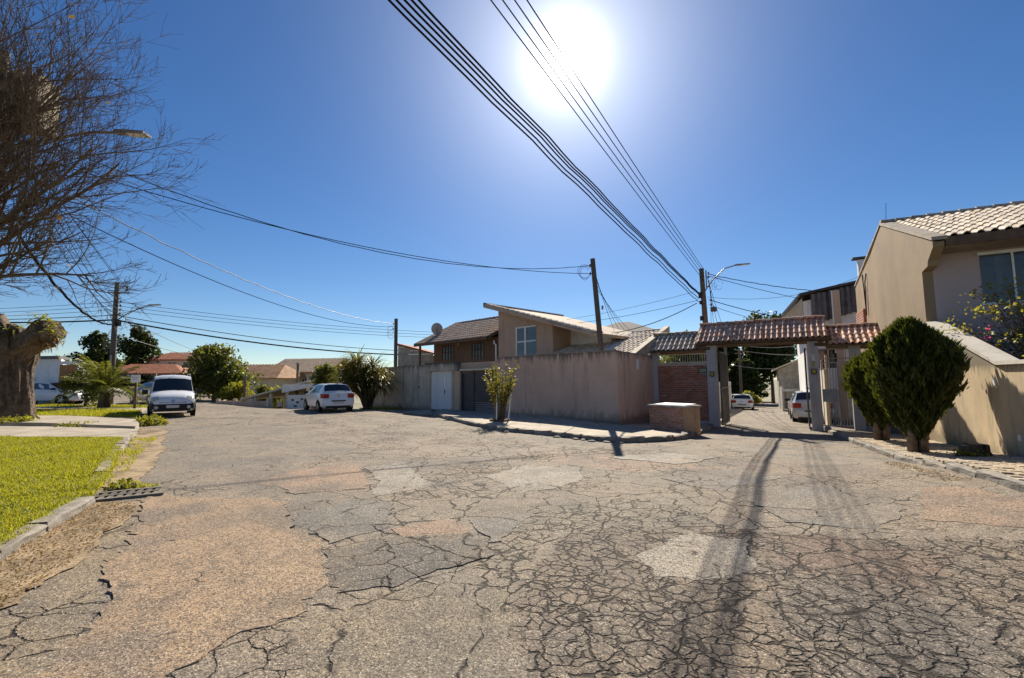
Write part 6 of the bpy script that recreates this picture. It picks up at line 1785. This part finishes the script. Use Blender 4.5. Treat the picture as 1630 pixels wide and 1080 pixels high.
# strap leaved palm by the white hatchback
pl = thing('strap_palm', 'multi headed yucca like palm with arching strap leaves beside the hatchback', 'palm', (-8.5, 27.1, H(-8.5, 27.1)))
b = MB(); lf = MB(); dry = MB()
heads = [(0.2, -0.4, 1.3), (-0.7, -0.4, 1.4), (-0.3, 0.0, 2.0), (0.45, 0.1, 1.75), (-1.0, 0.3, 2.35), (-0.6, -0.3, 2.7), (0.1, 0.4, 2.4), (-1.5, 0.2, 2.1), (0.8, -0.2, 1.5), (-1.2, -0.2, 1.6)]
for k, hd in enumerate(heads):
    b.tube([(0.12 * math.cos(k), 0.1 * math.sin(k), -0.1), (hd[0] * 0.35, hd[1] * 0.4, hd[2] * 0.45), (hd[0] * 0.8, hd[1] * 0.8, hd[2] * 0.85), hd], [0.13, 0.1, 0.08, 0.07], 7)
    for j in range(115):
        a = random.uniform(0, 6.28); el = random.uniform(-0.1, 1.25)
        v_, f_ = strap(hd, (math.cos(a) * math.cos(el), math.sin(a) * math.cos(el), math.sin(el)), random.uniform(0.9, 1.65), 0.034, random.uniform(0.9, 2.4), 6); lf.add(v_, f_)
    for j in range(16):
        a = random.uniform(0, 6.28)
        v_, f_ = strap((hd[0], hd[1], hd[2] - 0.15), (math.cos(a) * 0.6, math.sin(a) * 0.6, -0.3), random.uniform(0.6, 1.1), 0.03, 2.2, 5); dry.add(v_, f_)
b.build('trunk', MT['bark_big'], pl, True); lf.build('leaves', MT['leaf_palm'], pl); dry.build('dry_leaves', MT['leaf_dry'], pl)
tree('round_shrub_tree', 'dark green bushy tree behind the hatchback roof', (-12.3, 29.6, H(-12.3, 29.6)), [(0.1, 0, 2.1, 0.85, 0.8, 0.8), (0.4, 0, 2.6, 0.6, 0.6, 0.6), (0.0, 0, 1.5, 0.6, 0.6, 0.6)], 3000, 0.09, 'leaf_mid', 1.3, 0.08)

# pinnate palm by the corner pole
cy = thing('feather_palm', 'low feathery palm with arching fronds beside the corner pole', 'palm', (-21.9, 24.6, 0.2))
b = MB(); b.tube([(0, 0, -0.1), (0.02, 0, 0.5), (0, 0, 1.1)], [0.3, 0.26, 0.2], 10); b.build('trunk', MT['bark_big'], cy, True)
b = MB()
for k in range(44):
    a = random.uniform(0, 6.28); el = random.uniform(0.0, 1.3)
    frond(b, (0, 0, 1.05), (math.cos(a) * math.cos(el), math.sin(a) * math.cos(el), math.sin(el)), random.uniform(1.6, 2.5), random.uniform(0.7, 1.6), 0.42, 0.028, 24)
b.build('fronds', MT['leaf_mid'], cy)
tree('garden_shrub', 'leafy shrub filling the gap between rusty fence and feathery palm', (-24.6, 26.4, 0.2), [(0, 0, 1.2, 1.3, 0.9, 1.0), (0.9, 0.2, 1.5, 0.9, 0.8, 0.8)], 3800, 0.085, 'leaf_mid', 0.7, 0.07, cat='shrub')

# trees further back
tree('round_tree', 'big rounded tree with glossy leaves just behind the van', (-23.7, 36.5, H(-23.7, 36.5)), [(0, 0, 2.6, 2.5, 2.2, 1.9), (0.8, 0, 1.6, 2.3, 2.0, 1.5), (-1.4, 0, 1.6, 1.6, 1.6, 1.5), (-0.4, 0, 3.6, 1.4, 1.4, 1.0)], 11000, 0.13, 'leaf_mid', 1.6, 0.2, sub=20)
tree('low_shrub', 'yellowish shrub at the foot of the round tree by the garden wall', (-20.4, 34.0, H(-20.4, 34)), [(0, 0, 0.9, 1.0, 0.9, 0.8), (-0.8, 0, 0.7, 0.8, 0.7, 0.6)], 2600, 0.09, 'leaf_bright', 0.5, 0.05, cat='shrub')
tree('low_shrub', 'dark shrub between the orange roofed house and the carport', (-19.6, 38.0, H(-19.6, 38)), [(0, 0, 1.3, 1.1, 0.9, 1.0), (-1.2, 0, 1.2, 1.0, 0.9, 1.0)], 2600, 0.1, 'leaf_mid', 0.8, 0.08, cat='shrub')
tree('conifer', 'broad dark conifer left of the corner pole', (-55.6, 61, H(-55.6, 61) - 0.5), [(0, 0, 3.0, 2.8, 2.8, 2.2), (0, 0, 4.6, 2.0, 2.0, 1.8), (0, 0, 6.0, 1.1, 1.1, 1.5)], 5000, 0.22, 'leaf_dark', 2, 0.25, 'dark trees on the left hill')
tree('conifer', 'broad dark conifer right behind the corner pole', (-50.2, 61, H(-50.2, 61) - 0.5), [(0, 0, 3.6, 2.7, 2.7, 2.2), (0, 0, 5.4, 2.2, 2.2, 1.8), (0, 0, 6.8, 1.3, 1.3, 1.3)], 5000, 0.22, 'leaf_dark', 2, 0.25, 'dark trees on the left hill')
tree('hill_shrub', 'dark shrubs at the foot of the conifers on the left hill', (-46.5, 50, H(-46.5, 50)), [(0, 0, 0.6, 2.6, 1.5, 1.2), (-4, 2, 0.9, 2.6, 1.5, 1.5), (3, 3, 0.6, 2.0, 1.5, 1.1)], 4500, 0.16, 'leaf_dark', 0.5, 0.1, cat='shrub')
# banana-like plants before the white house
bp = thing('banana_plants', 'clump of broad leaved banana plants before the white house', 'plant', (-19.4, 40.5, H(-19.4, 40.5)))
b = MB()
for k in range(26):
    x = random.uniform(-1.8, 2.4); a = random.uniform(0, 6.28)
    v_, f_ = strap((x, random.uniform(-0.4, 0.4), random.uniform(1.0, 1.7)), (math.cos(a) * 0.5, math.sin(a) * 0.5, 0.9), random.uniform(0.8, 1.4), 0.16, 1.4, 5); b.add(v_, f_)
b.build('leaves', MT['leaf_bright'], bp)
b = MB()
for k in range(6): b.tube([(-1.6 + k * 0.75, 0, -0.2), (-1.6 + k * 0.75, 0, 1.4)], [0.12, 0.08], 6)
b.build('stems', MT['leaf_mid'], bp, kind='stuff')
# weeds on the left corner
def weed(label, x, y, n, h, s, m='leaf_bright', z=0.0, spread=0.35):
    t_ = thing('weed_clump', label, 'weeds', (x, y, H(x, y) + z), 0)
    d = rng.normal(0, 1, (n, 3)); d[:, 2] = np.abs(d[:, 2]) * 0.9
    P = d / np.linalg.norm(d, axis=1)[:, None] * rng.uniform(0.2, 1, n)[:, None] * np.array([spread, spread, h])
    V, F = leaves(P, s, 0.5, 0.5); fast('leaves', V, F, MT[m], t_)
    b = MB()
    for k in range(12): b.tube([(0, 0, -0.02), tuple(P[k] * 0.9)], 0.006, 3, False)
    b.build('stems', MT['leaf_mid'], t_, kind='stuff')
weed('bright green weed clump at the pavement corner before the van', -12.9, 16.4, 420, 0.38, 0.07, spread=0.55)
weed('low weeds at the foot of the old cut trunk', -16.9, 15.75, 300, 0.25, 0.06, z=0.15, spread=0.6)
weed('thin weeds in the joint of the left path', -14.3, 15.15, 200, 0.12, 0.05, z=0.1, spread=0.7)
weed('grass tuft growing beside the drain grate', -5.85, 7.0, 160, 0.12, 0.035, z=0.02, spread=0.22)
weed('small weeds at the foot of the tree stump', 8.25, 8.4, 110, 0.1, 0.03, z=0.2, spread=0.3)

# ================================================================== buildings in the distance
def win(par, x0, x1, y, z0, z1, m='glass', fr=0.06, cross=True):
    b = MB(); b.box(x0, x1, y - 0.02, y - 0.004, z0, z1); w_ = b.build('window', MT[m], par)
    b = MB(); b.box(x0 - fr, x1 + fr, y - 0.05, y - 0.021, z1, z1 + fr); b.box(x0 - fr, x1 + fr, y - 0.05, y - 0.021, z0 - fr, z0)
    b.box(x0 - fr, x0, y - 0.05, y - 0.021, z0, z1); b.box(x1, x1 + fr, y - 0.05, y - 0.021, z0, z1)
    if cross: b.box((x0 + x1) / 2 - 0.025, (x0 + x1) / 2 + 0.025, y - 0.05, y - 0.021, z0, z1)
    b.build('window_frame', MT['white'], w_)
def hip(par, x0, x1, y0, y1, z, zr_, m, inset, oh=0.4):
    b = MB(); cy_ = (y0 + y1) / 2
    b.add([(x0 - oh, y0 - oh, z), (x1 + oh, y0 - oh, z), (x1 + oh, y1 + oh, z), (x0 - oh, y1 + oh, z), (x0 + inset, cy_, zr_), (x1 - inset, cy_, zr_),
           (x0 - oh, y0 - oh, z - 0.12), (x1 + oh, y0 - oh, z - 0.12), (x1 + oh, y1 + oh, z - 0.12), (x0 - oh, y1 + oh, z - 0.12)],
          [(0, 1, 5, 4), (1, 2, 5), (2, 3, 4, 5), (3, 0, 4), (6, 7, 1, 0), (7, 8, 2, 1), (8, 9, 3, 2), (9, 6, 0, 3), (9, 8, 7, 6)])
    o = b.build('roof', MT[m], par)
    # tile courses as raised ribs on the front slope
    r = MB(); n = int((x1 - x0) / 0.3)
    for k in range(n + 1):
        x = x0 - oh + (x1 - x0 + 2 * oh) * k / n
        t_ = 1.0
        if x < x0 + inset: t_ = (x - x0 + oh) / (inset + oh)
        if x > x1 - inset: t_ = (x1 + oh - x) / (inset + oh)
        if t_ <= 0.05: continue
        dy = (cy_ - y0 + oh) * t_; dz = (zr_ - z) * t_
        r.obox((x - 0.06, y0 - oh, z + 0.01), (0.12, 0, 0), (0, dy, dz), (0, 0, 0.05))
    r.build('tile_ribs', MT[m], o, kind='stuff')
    return o
# red roofed pair on the hill
ha = thing('red_roof_house', 'upper red tiled house on the left hill', 'house', (-45.6, 61, H(-45.6, 61) - 0.4), R(8)); z_ = ha.location.z
b = MB(); b.box(-3.2, 3.2, 0, 5, 0, 4.75 - z_); b.build('wall', MT['cream'], ha); hip(ha, -3.2, 3.2, 0, 5, 4.75 - z_, 5.85 - z_, 'tile_red', 1.6)
win(ha, -0.5, 0.6, 0, 3.6 - z_, 4.4 - z_); win(ha, 1.4, 2.4, 0, 3.6 - z_, 4.4 - z_)
hb_ = thing('red_roof_house', 'lower red tiled house with teal glass front behind the van', 'house', (-43.2, 53, H(-43.2, 53) - 0.4), R(8)); z_ = hb_.location.z
b = MB(); b.box(-4.2, 4.2, 0, 4.5, 0, 2.75 - z_); b.build('wall', MT['brown_wall'], hb_); hip(hb_, -4.2, 4.2, 0, 4.5, 2.75 - z_, 3.9 - z_, 'tile_red', 1.8, 0.6)
win(hb_, 0.2, 3.4, 0, 1.0 - z_ + 0.2, 2.3 - z_, 'glass_blue'); win(hb_, -3.4, -1.4, 0, 1.2 - z_, 2.2 - z_)
b = MB(); b.box(-1.0, -0.7, -0.6, -0.4, 0, 2.6 - z_); b.build('column', MT['white'], hb_)
b = MB(); b.box(3.7, 4.0, -0.6, -0.4, 0, 2.6 - z_); b.build('column', MT['white'], hb_)
# orange roofed house
hc = thing('orange_roof_house', 'cream house with faded orange tiled roof right of the round tree', 'house', (-26.0, 45, H(-26, 45) - 0.5), R(-6)); z_ = hc.location.z
b = MB(); b.box(-3.6, 2.8, 0, 5, 0, 2.05 - z_); b.build('wall', MT['cream'], hc); hip(hc, -3.6, 2.8, 0, 5, 2.05 - z_, 3.45 - z_, 'tile_orange', 0.6, 0.5)
win(hc, 1.3, 2.0, 0, 0.6 - z_, 1.4 - z_)
# white two storey house
hd = thing('white_house', 'white two storey house with gabled tiled roof and dark windows', 'house', (-25.6, 50, H(-25.6, 50) - 0.5), R(-10)); z_ = hd.location.z
b = MB(); b.box(-1.2, 5.6, 0, 6, 0, 2.75 - z_); b.build('wall', MT['white'], hd)
b = MB(); b.xprism([(-0.6, 2.7 - z_), (3, 4.25 - z_), (6.6, 2.7 - z_)], -1.2, -1.0); b.build('gable_wall', MT['white'], hd)
b = MB(); b.xprism([(-0.6, 2.68 - z_), (3, 4.3 - z_), (6.6, 2.7 - z_), (6.6, 2.58 - z_), (3, 4.18 - z_), (-0.6, 2.56 - z_)], -1.5, 6.2); rf = b.build('roof', MT['tile_orange'], hd)
r = MB()
for k in range(26): r.obox((-1.45 + k * 0.3, -0.6, 2.69 - z_), (0.13, 0, 0), (0, 3.6, 1.62), (0, 0, 0.06))
r.build('tile_ribs', MT['tile_pale'], rf, kind='stuff')
for (x0, x1) in ((0.5, 1.3), (2.9, 3.4), (3.9, 4.8)): win(hd, x0, x1, 0, 0.9 - z_, 2.0 - z_)
b = MB(); b.box(2.4, 5.5, -0.8, 0, 0.35 - z_, 0.75 - z_); b.build('balcony', MT['white'], hd)
# carport house, low in the dip
ca = thing('carport', 'pale low carport with sloping roof and posts beyond the crossing', 'carport', (-16.0, 32.5, -0.55), R(-4))
b = MB(); b.yprism([(-2.6, 0.95), (2.3, 2.2), (2.3, 2.32), (-2.6, 1.07)], -1.2, 4.0); b.build('roof', MT['cream'], ca)
b = MB(); b.yprism([(0.5, 1.45), (3.3, 1.95), (3.3, 2.1), (0.5, 1.95)], -1.5, -1.25); b.build('fascia', MT['white'], ca)
for x in (-1.7, -0.6, 0.55, 2.0):
    b = MB(); b.box(x, x + 0.16, -1.1, -0.94, -0.2, 1.15 + 0.25 * (x + 2.6) - 0.26); b.build('post', MT['cream'], ca)
b = MB(); b.box(-2.4, 3.0, 3.6, 3.8, -0.3, 2.0); b.build('rear_wall', MT['cream'], ca)
b = MB(); b.box(0.8, 2.4, -1.3, -1.15, -0.3, 1.3); b.build('front_wall', MT['white'], ca)
for k, (x, z) in enumerate(((1.1, 0.9), (1.45, 0.75), (1.75, 0.95), (1.3, 0.5), (2.0, 0.6))):
    b = MB(); b.box(x, x + 0.18, -1.33, -1.301, z, z + 0.12); b.build('vent_block', MT['dark_metal'], ca)
b = MB(); b.box(2.42, 2.8, -1.0, -0.96, -0.3, 1.5); b.build('door', MT['dark_brown'], ca)
gw = thing('garden_wall', 'low pinkish garden wall with pillars beside the carport', 'wall', (-20.4, 31.6, -0.5), R(-4))
b = MB(); b.box(0, 3.6, 0, 0.15, -0.2, 0.85); b.build('wall_face', MT['pink_wall'], gw)
for k in range(4):
    b = MB(); b.box(k * 1.2, k * 1.2 + 0.2, -0.04, 0.19, -0.2, 1.0); b.build('pillar', MT['cream'], gw)
for k, (x, y, h, lb) in enumerate(((-16.0, 34, 3.6, 'thin dark pole standing before the white house roof'), (-19.6, 33.5, 2.3, 'short grey pole beside the garden wall'))):
    t_ = thing('thin_pole', lb, 'pole', (x, y, H(x, y) - 0.2)); b = MB(); b.tube([(0, 0, 0), (0, 0, h)], [0.11, 0.09], 8); b.build('shaft', MT['pole'], t_, True, 40)
    b = MB(); b.cbox((0, 0, h + 0.03), (0.24, 0.24, 0.06)); b.build('cap', MT['grey_metal'], t_)
# whitewashed building with rusty side, far left
lb_ = thing('workshop', 'pale grey rendered workshop with rusty corrugated side behind the old trunk', 'building', (-33.3, 30.5, 0), R(-8)); z_ = 0
b = MB(); b.prism([(0, 0), (3.6, 0), (1.6, 1.9), (-2.0, 1.9)], -0.3, 3.25); b.build('wall', MT['white'], lb_)
b = MB(); b.prism([(-0.2, -0.2), (3.72, -0.2), (1.7, 2.0), (-2.2, 2.0)], 3.253, 3.45); b.build('roof_edge', MT['corrugated'], lb_)
win(lb_, 0.9, 1.7, 0, 1.0, 2.0, 'glass_blue')
fn = thing('rusty_fence', 'rusty brown corrugated sheet fence with white capping beside the workshop', 'fence', (-29.72, 29.95, 0), R(-20))
for k in range(9):
    b = MB(); x = k * 0.2
    b.prism([(x, 0), (x + 0.05, -0.05), (x + 0.13, -0.05), (x + 0.18, 0), (x + 0.198, 0), (x + 0.198, 0.03), (x, 0.03)], -0.2, 2.85 + random.gauss(0, 0.01)); b.build('sheet', MT['rust_sheet'], fn)
b = MB(); b.box(-0.1, 1.9, -0.08, 0.1, 2.88, 3.08); b.build('capping', MT['white'], fn)
sg = thing('street_sign', 'small white sign board on a wooden post by the van', 'sign', (-19.75, 24.0, H(-19.75, 24)))
b = MB(); b.tube([(0, 0, -0.2), (0, 0, 1.5)], 0.06, 7); b.build('post', MT['wood'], sg, True)
b = MB(); b.box(-0.24, 0.24, -0.075, -0.05, 1.45, 1.85); b.build('board', MT['white'], sg)
b = MB(); b.box(-0.17, 0.17, -0.079, -0.0755, 1.7, 1.73); b.box(-0.17, 0.1, -0.079, -0.0755, 1.6, 1.63); b.build('lettering', MT['grey_metal'], sg, kind='stuff')

# ---- behind the gate, right side
cb = thing('corrugated_building', 'white building with dark corrugated upper cladding behind the portal', 'building', (16.55, 26.2, 0), R(-29))
b = MB(); b.yprism([(0.35, -1.2), (5.2, -1.2), (5.2, 6.9), (0.35, 6.1)], 0.3, 8); b.build('wall', MT['white'], cb)
n = 16
for k in range(n):
    b = MB(); x = 0.75 + k * 0.27
    zt = 6.35 + 0.165 * x; zb_ = 4.75 + 0.28 * (x - 0.75)
    b.prism([(x, 0.2), (x + 0.07, 0.1), (x + 0.16, 0.1), (x + 0.23, 0.2), (x + 0.262, 0.2), (x + 0.262, 0.28), (x, 0.28)], zb_, zt); b.build('sheet', MT['corrugated'], cb)
b = MB(); b.yprism([(0.2, 6.42), (5.4, 7.3), (5.4, 7.42), (0.2, 6.54)], -0.1, 8); b.build('roof', MT['dark_roof'], cb)
b = MB(); b.yprism([(-0.65, 5.35), (0.2, 6.42), (0.2, 6.56), (-0.75, 5.42)], -0.1, 8); b.build('roof_edge', MT['grey_metal'], cb)
b = MB(); b.yprism([(-0.55, 4.0), (0.33, 4.0), (0.33, 6.3), (-0.55, 5.35)], 0.29, 0.5); b.build('side_wall', MT['cream'], cb)
for x, h in ((1.75, 6.5), (3.35, 7.05)):
    b = MB(); b.box(x, x + 0.3, -0.35, -0.1, -1, h); b.build('post', MT['brown_wall'], cb)
    b = MB(); b.box(x - 0.08, x - 0.01, -0.3, -0.2, 3, h); b.build('pipe', MT['white'], cb)
win(cb, 0.9, 1.9, 0.3, 2.2, 3.3); win(cb, 2.6, 3.6, 0.3, 0.6, 1.8)
yh = thing('yard_fence', 'pale yard wall with tall posts inside the gate on the right', 'wall', (14.1, 20.4, -0.6), R(61))
for k in range(6):
    b = MB(); b.box(k * 1.0, k * 1.0 + 0.94, 0, 0.12, -0.3, 2.6); b.build('wall_panel', MT['cream'], yh)
for k in range(3):
    b = MB(); b.box(k * 2.0 + 0.9, k * 2.0 + 1.05, -0.1, -0.01, -0.3, 3.3); b.build('post', MT['brown_wall'], yh)
gh = thing('green_house', 'grey green gabled house down the gated street', 'house', (26.8, 46, H(26.8, 46) - 0.3), R(-29)); z_ = gh.location.z
b = MB(); b.yprism([(0, 0), (6, 0), (6, 6.2), (4, 6.0), (0, 4.2)], 0, 7); b.build('wall', MT['concrete'], gh)
b = MB(); b.yprism([(-0.5, 4.05), (4.2, 6.15), (4.2, 6.3), (-0.5, 4.2)], -0.4, 7.2); b.build('roof', MT['cream'], gh)
win(gh, 2.5, 3.7, 0, 2.6, 3.8); win(gh, 0.7, 1.6, 0, 1.2, 2.2)
b = MB(); b.box(0.3, 3.0, -1.3, 0, 2.05, 2.2); b.build('canopy', MT['white'], gh)
fh = thing('tall_white_house', 'white house with balcony seen beside the right gate pillar', 'house', (24.5, 36.5, H(24.5, 36.5) - 0.3), R(-29))
b = MB(); b.box(0, 6, 0, 7, 0, 6.4); b.build('wall', MT['cream'], fh)
b = MB(); b.box(-0.7, 6.2, -0.6, 7.2, 6.4, 6.6); b.build('roof', MT['white'], fh)
win(fh, 0.5, 1.4, 0, 3.8, 5.2); b = MB(); b.box(-0.7, 0, 0, 3, 3.2, 3.4); b.build('balcony', MT['white'], fh)
b = MB(); b.box(-0.7, -0.5, 0, 0.2, 0, 6.4); b.build('column', MT['white'], fh)
sw_ = thing('street_wall', 'grey panel wall along the right of the gated street', 'wall', (22.6, 38.2, H(22.6, 38.2)), R(61))
for k in range(5):
    b = MB(); b.box(k * 1.3, k * 1.3 + 1.26, 0, 0.12, -0.4, 1.9 + 0.1 * (k % 2)); b.build('wall_panel', MT['concrete'], sw_)
lw_ = thing('street_wall', 'pale wall with posts along the left of the gated street', 'wall', (10.9, 25.6, -0.6), R(61))
for k in range(12):
    b = MB(); b.box(k * 1.6, k * 1.6 + 1.5, 0, 0.15, -0.8, 1.7); b.build('wall_panel', MT['cream'], lw_)
    b = MB(); b.box(k * 1.6 + 1.5, k * 1.6 + 1.6, -0.05, 0.2, -0.8, 2.0); b.build('post', MT['white'], lw_)
# kerbs inside the street
pv = bpy.data.objects.new('street_pavement', None); col.objects.link(pv); pv['kind'] = 'structure'
for (ox, oy, side) in ((8.9, 20.2, 1),):
    pts = [(ox, oy), (ox + 0.485 * 40, oy + 0.875 * 40)]
    slab([pts[0], pts[1], (pts[1][0] - 1.6, pts[1][1] + 0.9), (pts[0][0] - 1.6, pts[0][1] + 0.9)], 'pavement_strip', 0.1, 'slab', pv)
pts = [(16.9, 24.6), (16.9 + 0.485 * 32, 24.6 + 0.875 * 32)]
slab([pts[0], (pts[0][0] + 1.8, pts[0][1] - 1.0), (pts[1][0] + 1.8, pts[1][1] - 1.0), pts[1]], 'pavement_strip', 0.1, 'slab', pv)
for k, (x, y, h, lb) in enumerate(((21.6, 46.0, 8.2, 'wooden pole on the left down the gated street'), (26.6, 42.0, 7.0, 'dark pole on the right down the gated street'), (27.0, 54.0, 7.0, 'far pole beside the green house'))):
    t_ = thing('street_pole', lb, 'pole', (x, y, H(x, y) - 0.2)); b = MB(); b.tube([(0, 0, 0), (0, 0, h)], [0.19, 0.13], 8); b.build('shaft', MT['pole'], t_, True, 40)
    b = MB(); b.tube([(-0.6, 0, h - 0.6), (0.6, 0, h - 0.6)], 0.05, 5); b.build('cross_arm', MT['wood'], t_)
spec_t = [(21.0, 56, 4.6, 2.6, 'leaf_mid', 'bushy green tree beside the left pole down the street'), (25.5, 66, 6.0, 3.6, 'leaf_mid', 'tall pale green tree at the end of the gated street'),
          (31.5, 70, 6.2, 4.2, 'leaf_dark', 'dark tree at the street end under the portal roof'), (37.5, 66, 8.2, 4.6, 'leaf_dark', 'tall dark tree behind the green house'),
          (28.5, 76, 4.2, 4.4, 'leaf_dark', 'dense dark tree closing off the street end'), (35.5, 80, 5.0, 5.0, 'leaf_dark', 'dark tree filling the gap right of the street end'), (30.2, 60, 3.8, 2.0, 'leaf_dark', 'narrow dark tree before the street end'), (19.2, 64, 3.5, 3.5, 'leaf_mid', 'bushy tree far left of the street end')]
for (x, y, zc, r, m, lb) in spec_t:
    g0 = H(x, y)
    tree('street_tree', lb, (x, y, g0), [(0, 0, zc, r, r * 0.9, zc * 0.62), (r * 0.3, 0, zc * 1.25, r * 0.6, r * 0.6, zc * 0.4), (-r * 0.4, 0, zc * 0.7, r * 0.7, r * 0.7, zc * 0.5)], 9000, 0.3 if y > 58 else 0.2, m, zc * 0.6, 0.22, 'trees at the end of the gated street', sub=16)
for k, (x, y, w_, lb) in enumerate(((25.0, 68, 3.0, 'dark hedge mass left of the road at the street end'), (31.0, 69, 3.4, 'dark hedge mass closing the road at the street end'), (36.5, 72, 3.4, 'dark hedge mass behind the green house'), (20.5, 60, 2.6, 'dark hedge mass behind the parked saloon'))):
    tree('street_hedge', lb, (x, y, H(x, y)), [(0, 0, 1.6, w_, 1.6, 2.0), (w_ * 0.5, 0.5, 2.2, w_ * 0.6, 1.4, 1.6)], 5000, 0.22, 'leaf_dark', 1.0, 0.1, 'hedges at the end of the gated street', cat='hedge')
tree('yellow_shrub', 'bright yellow green shrub on the right pavement down the street', (26.0, 50.6, H(26, 50.6)), [(0, 0, 0.8, 1.2, 1.0, 0.8)], 1500, 0.12, 'leaf_bright', 0.4, 0.05, cat='shrub')
tree('side_tree', 'leafy tree seen through the grille above the brick panel', (9.0, 30.0, H(9, 30)), [(0, 0, 2.8, 1.7, 1.4, 1.3), (1.2, 0, 2.4, 1.2, 1.2, 1.0)], 2600, 0.12, 'leaf_mid', 1.6, 0.12)
